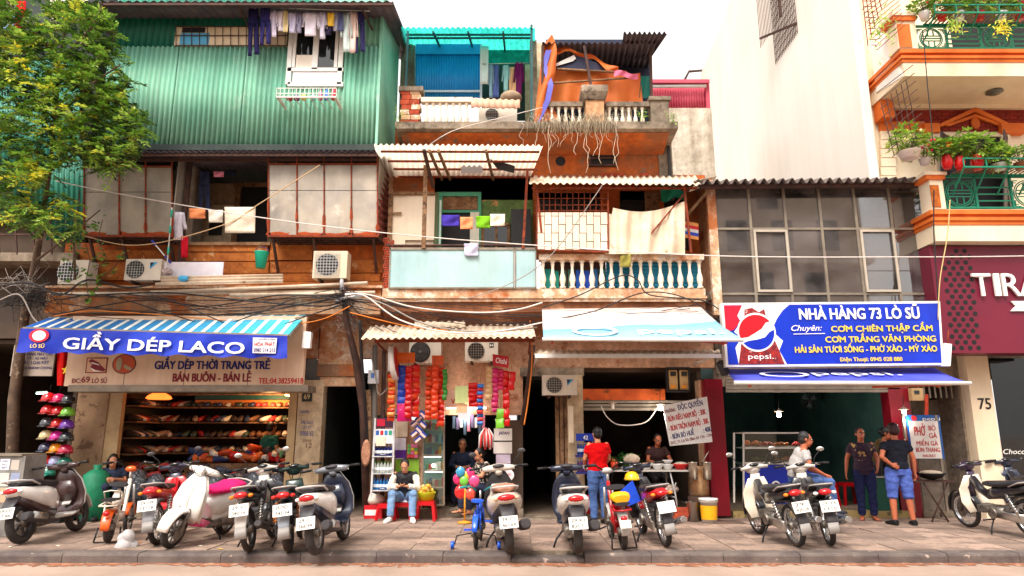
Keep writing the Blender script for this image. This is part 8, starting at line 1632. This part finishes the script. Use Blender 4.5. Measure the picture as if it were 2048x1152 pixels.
pl_ = bpy.data.lights.new('shop_lamp_light', 'POINT'); pl_.energy = 20; pl_.color = (1,.5,.2); pl_.shadow_soft_size = .15; plo = bpy.data.objects.new('shop_lamp_light', pl_); COL.objects.link(plo); plo.location = P(540,806,14.6)
part('inside_fascia', flat(206,120,50,.6), h69, (390,800,582,812,15.0,.05)); part('inside_fascia', flat(30,80,76,.6), h69, (390,785,582,799,15.0,.05))
# ---- helmet shop at far left
hc_ = [(226,30,40),(222,40,100),(40,40,46),(206,30,30),(200,30,36),(120,190,60),(60,60,66),(206,36,36),(110,50,160),(206,180,130),(214,40,150),(50,56,60),(50,50,80),(240,150,30),(190,30,70),(206,40,40),(170,170,210),(20,110,90)]
names_ = ['red','pink','black','dark red','crimson','lime','charcoal','scarlet','purple','beige','magenta','dark grey','navy','orange','ruby','red and white','lavender','green']
hm_ = MB(); hm_.lathe([(.0,.14),(.07,.125),(.11,.08),(.125,.02),(.128,-.02),(.11,-.03)], n=16)
for i in range(18):
    r, c = divmod(i, 3); q = P(97+c*20-r*1.5, 800+r*25+c*2, 12.9+.05*(c % 2)); t = thing('helmet', names_[i]+' helmet in the hanging column beside the shoe shop pillar', 'helmet', q, group='helmets hung in columns'); a = MB(); a.v, a.f, a.sm = list(hm_.v), list(hm_.f), list(hm_.sm); O(a, 'shell', flat(*hc_[i],.2,coat=.6), t); a = MB(); a.sweep([((0,-.1,.0),.09,.01),((0,-.19,-.03),.07,.006)], 8, side=(1,0,0)); O(a, 'peak', flat(*[int(x*.6) for x in hc_[i]],.3), t); a = MB(); a.tube([(0,0,.14),(0,.02,.3)], .004, 4); O(a, 'strap', m_black, t)
for i, (x, y, c, nm) in enumerate(((55,943,(190,190,214),'pale lilac'),(75,946,(196,206,60),'yellow green'),(96,948,(30,130,110),'teal'),(50,968,(30,60,190),'royal blue'))):
    q = P(x,y,12.8); t = thing('helmet', nm+' cap helmet on the low tray behind the left scooter', 'helmet', q, group='helmets on the low tray'); a = MB(); a.v, a.f, a.sm = list(hm_.v), list(hm_.f), list(hm_.sm); O(a, 'shell', flat(*c,.2,coat=.6), t); a = MB(); a.sweep([((0,-.1,.0),.09,.01),((0,-.19,-.03),.07,.006)], 8, side=(1,0,0)); O(a, 'peak', flat(*c,.3), t)
tr = thing('helmet_tray', 'low dark tray table carrying cap helmets at far left', 'table', G(70,1045)); gq = G(70,1045); mb = MB(); mb.box(gq.x-.4,gq.x+.5,12.6,13.1,.0,Zy(972,12.8)); mb.obj('tray_box', m_blk2, tr)
cb_ = thing('glass_cabinet', 'poster-covered glass cabinet at the left edge of the pavement', 'cabinet', G(10,1070)); Yq_ = 11.0; mb = MB(); mb.box(Xx(-60,980,Yq_),Xx(42,980,Yq_),Yq_,Yq_+.5,.0,Zy(912,Yq_)); mb.obj('cabinet_body', mat('cabinet_grey',S(150,146,140),S(110,106,102),s=3,rough=.4), cb_); mb = MB(); mb.box(Xx(-64,911,Yq_),Xx(46,911,Yq_),Yq_-.03,Yq_+.55,Zy(912,Yq_)+.001,Zy(908,Yq_)); mb.obj('cabinet_top', m_alu, cb_)
for i, (r, c) in enumerate((((0,918,19,940),(232,232,240)),((22,920,38,940),(190,180,170)),((-4,946,17,972),(214,206,200)),((20,946,38,980),(150,160,190)),((-4,976,18,1005),(206,170,140)))): part('notice', flat(*c,.5), cb_, (*r,Yq_-.004,.003))
for i, (s_, y) in enumerate((('CÓ BÁN',924),('MŨ',931),('BH',937))): ptext(s_, m_navy, cb_, 4 if i else 2, 13 if i else 16, y, y-4, Yq_-.009)
gbag = G(186,1040); mb = MB(); mb.lathe([(.18,0),(.24,.05),(.25,.5),(.22,.8),(.12,.88),(.06,.9),(.08,.98)], (gbag.x,gbag.y-.05,0), 18); mb.obj('green_sack', mat('green_woven_sack',S(20,130,90),S(14,104,74),s=3,rough=.6,bump=.6,bscale=8), label='tall green woven sack tied at the top beside the pillar', cat='sack')
fl1 = thing('flag', 'red flag with yellow star hanging left of the shoe shop sign', 'flag', P(128,772,12.7)); mb = MB(); mb.sheet(lambda u, v: P(114+28*u,705+66*v,12.7+.05*sin(u*9+v*2)), 12, 6); mb.obj('flag_cloth', cloth(196,24,20), fl1)
cst = P(132,740,12.62); mb = MB(); mb.prism([cst+V((cos(pi/2+k*pi/5)*(.09 if k % 2 == 0 else .036),0,sin(pi/2+k*pi/5)*(.09 if k % 2 == 0 else .036))) for k in range(10)][::-1], (0,.004,0)); mb.obj('flag_star', m_yel, fl1)
ls = thing('locksmith_sign', 'grimy white locksmith sign behind the wires at far left', 'sign', P(68,752,13.2)); mb = MB(); mb.pb(24,690,108,752,13.2,.04); mb.obj('sign_board', mat('grimy_sign',S(176,160,146),S(140,126,114),s=1.5,rough=.7), ls)
for s_, a, b, yb, yt in (('ĐÁNH SĂNG MÁY CẮT',30,106,711,705),('Ô TÔ - XE MÁY',44,96,719,714),('CÁC LOẠI KÉT',42,98,728,722),('LÀM BẢO NHANH CHÓNG',28,104,738,733)): ptext(s_, m_navy, ls, a, b, yb, yt, 13.195, bold=.015)
# ---- upstairs odds and ends
bu = thing('bucket', 'turquoise plastic bucket hung on the plank parapet', 'bucket', P(521,536,12.7)); q = P(521,536,12.7); m1 = MB(); h_ = Zy(504,12.7)-q.z; m1.lathe([(.085,0),(.13,h_*.95),(.14,h_),(.125,h_*.95),(.08,.01)], (q.x,12.7,q.z), 18); m1.obj('bucket_body', flat(20,176,140,.4), bu); m1 = MB(); m1.tube([(q.x+cos(t*pi/10)*.13,12.7,q.z+h_+sin(t*pi/10)*.1) for t in range(11)],.006,5); m1.obj('handle', flat(60,70,140,.5), bu)
mp = thing('mop', 'white-headed mop with turquoise joints leaning upside down by the bay', 'mop', P(334,548,12.4)); mb = MB(); mb.tube([P(334,530,12.4), P(344,415,12.5)], .012, 6); mb.obj('handle', flat(220,220,214,.5), mp); mb = MB()
for y in (420,452,495): mb.tube([P(344-(y-415)*.087,y,12.4), P(343-(y-415)*.087,y+14,12.4)], .02, 8)
mb.obj('joint', flat(30,176,150,.5), mp); mb = MB(); mb.ell(P(334,543,12.4),(.11,.08,.07),14,8); mb.obj('mop_head', mat('mop_strings',S(220,206,200),S(150,120,120),s=20,rough=.95,bump=.9), mp)
m2_ = thing('broom', 'blue handled broom leaning across the mop', 'broom', P(338,530,12.45)); mb = MB(); mb.tube([P(306,484,12.45), P(340,524,12.45)], .012, 6); mb.obj('handle', flat(230,226,220,.5), m2_); mb = MB(); mb.tube([P(304,481,12.45), P(311,490,12.45)], .022, 8); mb.tube([P(330,512,12.45), P(341,526,12.45)], .02, 8); mb.obj('grip', flat(50,60,170,.5), m2_)
mb = MB(); mb.pb(328,524,446,552,12.5,.02); mb.obj('white_sheet', flat(226,218,226,.5), label='pale plastic sheet leaning on the ledge by the mop', cat='sheet')
mb = MB(); mb.corr(P(322,553,12.35), P(322,571,12.3), P(566,566,12.3), P(566,548,12.35), 3, .02, 8, 2); mb.obj('corrugated_offcut', m_asb, label='long pale corrugated offcut lying along the ledge', cat='sheet')
mb = MB(); mb.ell(P(366,557,12.3),(.1,.06,.06),10,6); mb.obj('plastic_bag', flat(70,170,220,.4), label='crumpled light blue bag on the ledge', cat='bag')
cg = thing('window_cage', 'white wire cage shelf with bottles under the white shed window', 'cage', P(614,210,12.4)); Yh = 12.05; mb = MB(); a, b = Xx(552,192,Yh), Xx(672,192,Yh); z0, z1 = Zy(192,Yh), Zy(176,Yh)
mb.box(a,b,Yh,Yh+.03,z0-.03,z0).box(a,a+.03,Yh+.03,12.56,z0-.03,z0).box(b-.03,b,Yh+.03,12.56,z0-.03,z0)
for k in range(8): mb.bar((a+.05+k*(b-a-.1)/7,Yh+.03,z0-.015),(a+.05+k*(b-a-.1)/7,12.56,z0-.015),.014)
mb.obj('shelf_base', flat(226,214,200,.5), cg); mb = MB()
for z in (z0+.06,z1): mb.bar((a,Yh+.01,z),(b,Yh+.01,z),.012); mb.bar((a+.01,Yh,z),(a+.01,12.56,z),.012); mb.bar((b-.01,Yh,z),(b-.01,12.56,z),.012)
for k in range(16): x = a+(b-a)*k/15; mb.bar((x,Yh+.01,z0),(x,Yh+.01,z1),.008)
mb.obj('wire_guard', m_whiteplastic, cg)
for i, (fx, c, h, nm) in enumerate(((.18,(190,40,60),.06,'low red soap dish'),(.30,(150,60,150),.1,'small purple tub'),(.42,(240,206,70),.14,'yellow carton'),(.58,(150,220,220),.12,'aqua tumbler'),(.70,(226,110,140),.2,'pink detergent bottle'),(.80,(60,120,220),.22,'blue detergent bottle'),(.92,(206,30,60),.26,'tall red detergent bottle'))):
    x = a+(b-a)*fx; mb = MB(); r = .045 if h > .11 else .06; mb.lathe([(r*.9,0),(r,.02),(r,h*.7),(r*.6,h*.85),(r*.35,h*.9),(r*.35,h)], (x,Yh+.16,z0+.001), 12); mb.obj('toiletry', flat(*c,.35), label=nm+' in the wire cage under the white window', cat='bottle')
lp = thing('striped_sign', 'small red, white and blue striped board by the white canopy', 'board', P(1384,475,13.0))
for i, c in enumerate(((240,160,80),(222,30,40),(240,236,230),(30,70,200),(240,160,80))): mb = MB(); mb.prism([P(1370,442+i*6.6,13.0),P(1370,448.4+i*6.6,13.0),P(1397,453.4+i*6.6,13.0),P(1397,447+i*6.6,13.0)],(0,.02,0)); mb.obj('stripe', flat(*c,.5), lp)
mb = MB(); mb.sheet(lambda u, v: P(1322+52*u, 372+8*u+30*v*(1-.5*u)+4*sin(u*9), 13.1+.06*sin(u*8+v*3)), 14, 6); mb.obj('green_netting', mat('green_net_cloth',S(30,150,120),S(20,120,100),s=5,rough=.8), label='torn green netting bunched below the white canopy', cat='netting')
# ---- litter on road and pavement
gl = G(254,1112,-.12); mb = MB()
for k in range(6): mb.ell((gl.x+rg.gauss(0,.05),gl.y+rg.gauss(0,.04),-.04+abs(rg.gauss(0,.07))+.08*(k > 3)),(.13-.012*k,.1,.09),10,7,Matrix.Rotation(rg.random()*3,3,'Y'))
bg_ = bpy.data.objects.new('plastic_bag', remeshed(mb,.012,1)); bg_.data.materials.append(mat('thin_white_plastic',S(246,244,244),S(226,222,224),s=12,rough=.3,bump=.9,translucent=.4)); COL.objects.link(bg_); tag(bg_,'crumpled white plastic bag lying against the kerb','bag')
lf = MB(); lf.prism([(-.035,0,0),(-.01,-.014,.004),(.03,-.008,.0),(.04,0,.003),(.03,.009,0),(-.01,.014,.005)],(0,0,.002)); lfm = [mkmesh('fallen_leaf', (lambda q: (setattr(q,'v',list(lf.v)),setattr(q,'f',list(lf.f)),setattr(q,'sm',list(lf.sm)),q)[-1])(MB()), flat(*c,.8)) for c in ((226,170,40),(206,130,50),(240,226,200))]
spots = [(20,1094),(38,1115),(115,1092),(150,1115),(165,1118),(170,1113),(195,1117),(360,1113),(425,1118),(440,1098),(520,1122),(545,1121),(720,1117),(735,1124),(890,1116),(940,1119),(1110,1118),(1330,1121),(1395,1117),(1640,1120),(1775,1121),(1440,1112),(280,1085),(400,1092),(505,1120),(560,1118),(600,1121),(690,1121)]
for i, (x, y) in enumerate(spots):
    rd_ = y > 1108; q = G(x,y,-.12 if rd_ else .004); o = link('fallen_leaf', lfm[i % 3 if i % 5 else 2]); o.location = q+V((0,0,.002)); o.scale = (1.3,1.5,1); o.rotation_euler = (0,0,rg.random()*6); tag(o, 'small dry yellow leaf or scrap %s' % ('in the gutter along the kerb' if rd_ else 'on the pavement slabs'), 'leaf', 'fallen leaves in the gutter' if rd_ else 'fallen leaves on the pavement')
# ================================================================ tree, vines, potted plants
rt = random.Random(5)
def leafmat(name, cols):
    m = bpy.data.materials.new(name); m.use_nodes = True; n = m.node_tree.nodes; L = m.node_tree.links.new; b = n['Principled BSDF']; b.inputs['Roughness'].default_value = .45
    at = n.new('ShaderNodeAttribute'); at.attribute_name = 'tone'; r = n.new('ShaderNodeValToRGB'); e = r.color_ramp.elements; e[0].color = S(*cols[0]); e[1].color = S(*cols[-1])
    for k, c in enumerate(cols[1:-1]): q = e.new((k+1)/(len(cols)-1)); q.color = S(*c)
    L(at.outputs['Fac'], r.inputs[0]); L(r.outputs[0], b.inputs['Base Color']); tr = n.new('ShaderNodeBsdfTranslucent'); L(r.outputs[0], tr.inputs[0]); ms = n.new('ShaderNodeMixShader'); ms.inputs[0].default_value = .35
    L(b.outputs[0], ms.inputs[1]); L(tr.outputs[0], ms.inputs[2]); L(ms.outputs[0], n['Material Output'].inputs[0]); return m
class Leaves:
    def __init__(s): s.v = []; s.f = []; s.t = []
    def leaf(s, p, d, up, ln, wd, tone):
        d = d.normalized(); r = d.cross(up); r = r.normalized() if r.length > 1e-4 else V((1,0,0)); n = len(s.v); u = r.cross(d)
        s.v += [p, p+d*ln*.45+r*wd*.5+u*ln*.06, p+d*ln-u*ln*.08, p+d*ln*.45-r*wd*.5+u*ln*.06]; s.f += [(n,n+1,n+2,n+3)]; s.t.append(tone)
    def sprig(s, p, d, ln, n, ll, lw, tone):
        d = d.normalized(); up = V((0,0,1)); r = d.cross(up); r = r.normalized() if r.length > 1e-3 else V((1,0,0))
        for k in range(n):
            t = (k+1)/(n+.5); q = p+d*ln*t+V((0,0,-.35*ln*t*t))
            for sg in (1,-1): s.leaf(q, r*sg+d*.55+V((0,0,rt.gauss(-.15,.2))), up+V((rt.gauss(0,.3),rt.gauss(0,.3),0)), ll*rt.uniform(.8,1.15), lw, min(1,max(0,tone+rt.gauss(0,.07))))
        s.leaf(p+d*ln+V((0,0,-.35*ln)), d, up, ll, lw, tone)
    def obj(s, name, m, parent=None):
        me = bpy.data.meshes.new(name); me.from_pydata([tuple(v) for v in s.v], [], s.f); a = me.attributes.new('tone','FLOAT','FACE'); a.data.foreach_set('value', s.t); me.materials.append(m); o = link(name, me, parent); return o
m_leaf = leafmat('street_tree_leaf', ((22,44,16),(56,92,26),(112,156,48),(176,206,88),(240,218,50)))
bark = mat('pale_bark', S(104,84,68), S(76,60,50), S(150,128,106), s=5, rough=.95, bump=.6, thr=.58)
tree = thing('street_tree', 'leafy street tree with feathery yellow-green foliage filling the upper left', 'tree', G(30,1050))
tk = MB(); g0 = G(30,1050)
trunk = [V((Xx(20,1040,13.1),13.1,0)), P(28,800,13.1), P(48,640,13.0), P(72,520,12.6), P(86,430,12.0), P(100,340,11.6), P(110,240,11.3), P(120,120,11.1), P(140,0,11.0)]
tk.tube(trunk, [.11,.1,.085,.065,.045,.035,.03,.026,.02], 12); limbs = [[P(100,340,11.6), P(160,300,11.2), P(230,270,10.9)], [P(110,240,11.3), P(50,180,11.0), P(-20,120,10.8)], [P(110,240,11.3), P(180,170,10.8), P(240,130,10.6)], [P(86,430,11.9), P(40,400,11.4), P(-30,380,11.0)], [P(120,120,11.1), P(60,50,10.7), P(0,-10,10.5)], [P(120,120,11.1), P(180,60,10.7), P(205,10,10.6)], [P(74,520,12.2), P(140,470,11.8), P(200,420,11.5)], [P(150,560,12.3), P(148,470,12.2), P(160,380,12.0)]]
for l in limbs: tk.tube(l, [.024,.018,.01], 8)
tk.obj('trunk', bark, tree)
LV = Leaves(); rb = MB()
def inside(px_, py):   # crown silhouette in the picture, as blobs
    best = -1
    for cx, cy, rx, ry in ((60,110,130,110),(170,60,62,60),(150,190,130,75),(225,255,66,62),(60,240,120,90),(40,330,70,80),(150,285,120,50),(235,320,44,26),(70,420,80,42),(130,455,60,20),(20,50,60,80),(262,268,24,40),(205,120,38,48)):
        best = max(best, 1-((px_-cx)/rx)**2-((py-cy)/ry)**2)
    return best
cnt = 0
while cnt < 2500:
    x, y = rt.uniform(-60,295), rt.uniform(-30,500); s = inside(x, y)
    if s < 0 or (s < .12 and rt.random() < .4): continue
    hole = sin(x*.045+1.3)*sin(y*.052+.4)+.5*sin(x*.09+y*.07)
    if hole < -.3 and rt.random() < .85: continue
    Y = 11.0+rt.uniform(-.75,.85)*min(1,.35+s); p = P(x,y,Y); dirp = V((rt.gauss(.15 if x > 100 else -.1,.8), rt.gauss(-.55,.55), rt.gauss(.1,.45)))
    front = (11.9-Y)/1.6; tone = .1+.42*front+rt.gauss(0,.18)  # crown shade in the leaf colour: sprigs deeper in are darker
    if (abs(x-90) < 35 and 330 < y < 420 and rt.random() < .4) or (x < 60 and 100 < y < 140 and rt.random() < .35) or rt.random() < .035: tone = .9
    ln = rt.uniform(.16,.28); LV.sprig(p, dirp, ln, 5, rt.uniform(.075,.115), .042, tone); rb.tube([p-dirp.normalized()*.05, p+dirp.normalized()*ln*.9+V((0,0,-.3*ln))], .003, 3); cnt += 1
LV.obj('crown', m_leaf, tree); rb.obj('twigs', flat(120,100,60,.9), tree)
# trailing vine below the crown
vn = thing('climbing_vine', 'broad-leaved vine trailing over the air conditioners at the left', 'vine', P(180,620,12.3)); lv = Leaves(); vb = MB()
for path in ([(170,480),(180,520),(172,560),(178,600)],[(250,505),(232,530),(205,555),(185,590)],[(205,440),(195,480),(215,520),(190,540)],[(130,440),(150,500),(140,560)]):
    pts = [P(a,b,12.35) for a, b in path]; vb.tube(pts, .008, 5)
    for k in range(26):
        t = rt.random()*(len(pts)-1); i = int(t); q = pts[i].lerp(pts[i+1],t-i)+V((rt.gauss(0,.07),rt.gauss(-.05,.04),rt.gauss(0,.07))); lv.leaf(q, V((rt.gauss(0,1),-.5,rt.gauss(-.4,.5))), V((0,-.6,.8)), rt.uniform(.07,.12), rt.uniform(.06,.09), rt.uniform(.2,.6))
vb.obj('stem', bark, vn); lv.obj('leaves', m_leaf, vn)
# washing glimpsed behind the tree
for a, b, c, d, col, lb in ((5,32,8,60,(150,190,230),'pale blue garment glimpsed behind the tree crown'),(30,52,2,58,(206,24,30),'red garment glimpsed behind the tree crown'),(100,114,0,60,(230,214,200),'cream garment glimpsed behind the tree crown'),(122,138,0,60,(220,214,226),'white garment glimpsed behind the tree crown'),(160,176,0,95,(226,206,186),'long pale garment at the right of the tree crown')): garment('towel',a,b,c,d,col,12.3,lb)
# potted plants on the balconies of 75
def potplant(x, y, Y, h, r, label, potc, spread=.22, n=60, tone=.45, flower=None, ll=.075, pot='vase'):
    q = P(x,y,Y); t = thing('potted_plant', label, 'plant', q); mb = MB()
    prof = [(r*.6,0),(r*.95,h*.35),(r,h*.6),(r*.75,h*.92),(r*.8,h),(r*.7,h*.98)] if pot == 'vase' else [(r*.7,0),(r,h*.92),(r*1.05,h),(r*.9,h*.97)]
    mb.lathe(prof, q, 16); mb.obj('pot', flat(*potc,.25), t); lv = Leaves(); sb = MB(); top = q+V((0,0,h))
    for k in range(n//8): d = V((rt.gauss(0,.6),rt.gauss(0,.5),1)); sb.tube([top, top+d*spread*.5, top+d*spread*.9+V((0,0,.02))], .006, 4)
    for k in range(int(n*1.4)): d = V((rt.gauss(0,1),rt.gauss(0,.8),rt.gauss(.3,.6))).normalized(); p = top+V((0,0,spread*.75))+d*spread*rt.uniform(.4,1); lv.sprig(p, d, .07, 2, ll, ll*.55, min(1,max(0,tone+rt.gauss(0,.12))))
    sb.obj('stem', bark, t); lv.obj('foliage', m_leaf, t)
    if flower:
        fb_ = MB()
        for k in range(8): fb_.ell(top+V((rt.gauss(0,spread*.5),-.1+rt.gauss(0,.05),spread*rt.uniform(.5,1.3))), .028, 6, 4)
        fb_.obj('blossom', flat(*flower,.5), t)
rc = (206,16,18); Yp_ = 12.05
zshelf = 340
potplant(1896,338,Yp_,.26,.1,'plant in a red glazed vase at the left end of the lower balcony shelf',rc,.2,70,.5,(240,140,40)); potplant(1921,340,Yp_,.26,.095,'bushy plant in a red vase with terracotta foot on the lower shelf',rc,.24,80,.5); potplant(1956,340,Yp_,.29,.11,'bonsai in a shiny red vase on the lower balcony shelf',rc,.3,80,.55); potplant(2000,340,Yp_,.12,.12,'low bright green bush in a white pot on the lower shelf',(226,230,226),.22,90,.6,pot='tub'); potplant(2042,340,Yp_,.14,.1,'plant at the right edge of the lower balcony shelf',(150,90,60),.22,60,.5,pot='tub')
potplant(1820,318,12.0,.14,.2,'straggly plant in a white trough behind the iron rods',(232,214,200),.3,90,.62,(240,220,160),pot='tub'); potplant(1850,330,12.1,.12,.1,'red flowering plant beside the corner pier',(206,196,190),.26,60,.55,(206,20,50),pot='tub')
for i, (x, c, fl, nm) in enumerate(((1850,(232,228,226),None,'white trough plant at the left of the upper balcony'),(1885,(206,24,30),(226,60,40),'red-potted flowering plant on the upper balcony'),(1920,(232,232,240),None,'white-potted plant on the upper balcony'),(1960,(196,30,40),(226,90,60),'second red-potted plant on the upper balcony'),(2005,(236,236,244),None,'white-potted bush near the right of the upper balcony'),(2040,(190,40,40),(206,30,40),'red-potted plant at the right edge of the upper balcony'))): potplant(x,40,12.1,.16,.1,nm,c,.22,60,.5,fl,pot='tub')
for i, (x, y, tn, nm) in enumerate(((1908,55,.75,'hanging yellow-green orchid on the upper railing'),(2002,60,.95,'hanging orange bromeliad on the upper railing'),(1760,60,.7,'trailing yellow-green creeper on the white wing wall'))):
    t = thing('hanging_plant', nm, 'plant', P(x,y+20,11.85)); lv = Leaves(); sb = MB()
    for k in range(70): p = P(x+rt.gauss(0,8 if i < 2 else 12),y+rt.gauss(-4,10 if i < 2 else 22),11.85+rt.gauss(0,.05)); lv.leaf(p, V((rt.gauss(0,.7),-.4,rt.gauss(-.4,.7))), V((0,-1,.3)), .12, .03, min(1,max(.2,tn+rt.gauss(0,.1))))
    sb.tube([P(x,y-25,11.9), P(x,y+12,11.86)], .008, 5); sb.obj('stem', bark, t); lv.obj('foliage', m_leaf, t)
# small weeds on the terrace and walls
for i, (x, y, nm) in enumerate(((800,235,'tuft of weeds at the foot of the terrace brick pier'),(1345,240,'tuft of weeds right of the terrace end pier'),(1285,236,'tuft of weeds among the right terrace balusters'))):
    t = thing('weed', nm, 'weeds', P(x,y+8,12.75)); lv = Leaves(); sb = MB()
    for k in range(40): p = P(x+rt.gauss(0,7),y+rt.gauss(-4,7),12.72+rt.gauss(0,.04)); lv.leaf(p, V((rt.gauss(0,1),-.3,rt.gauss(.3,.6))), V((0,-.5,.8)), .06, .03, rt.uniform(.4,.8))
    sb.tube([P(x,y+8,12.75), P(x+2,y-10,12.73)], .006, 4); sb.obj('stem', bark, t); lv.obj('foliage', m_leaf, t)
# ================================================================ the house across the street, mirrored in the restaurant's upstairs panes
hx = thing('facing_house', 'pale house across the street mirrored in the upstairs windows', 'house', (3,-6,0)); mb = MB(); mb.box(-14,16,-10,-6,-.12,7.2); mb.obj('front_wall', mat('facing_wall',S(206,190,170),S(186,168,150),s=.6,rough=.9), hx)
for i in range(9):
    for z in (1.0,4.2): mb = MB(); x = -12.5+i*3.1; mb.box(x,x+1.3,-5.99,-5.95,z,z+1.7); q = mb.obj('window', m_dkgl, hx)
mb = MB(); mb.box(-14,16,-5.99,-5.1,3.3,3.5); mb.obj('balcony_slab', m_cream, hx)
mb = MB(); mb.box(7.5,17,-10,-6.02,7.21,14.2).box(7.5,17,-6.01,-5.2,9.4,9.6).box(2,5.2,-10,-6.02,7.21,11.5); mb.obj('upper_block', bpy.data.materials['facing_wall'], hx)  # unseen upper storeys, added and shaped for their reflection in the upstairs panes
for x, z in ((8.4,10.2),(10.4,10.2),(12.6,10.2),(14.8,10.2),(8.8,7.6),(11.5,7.6),(14,7.6),(2.6,8.4),(4,8.4),(9,12.3),(12,12.3)): mb = MB(); mb.box(x,x+1.0,-6.0,-5.96,z,z+1.5); mb.obj('window', m_dkgl, hx)
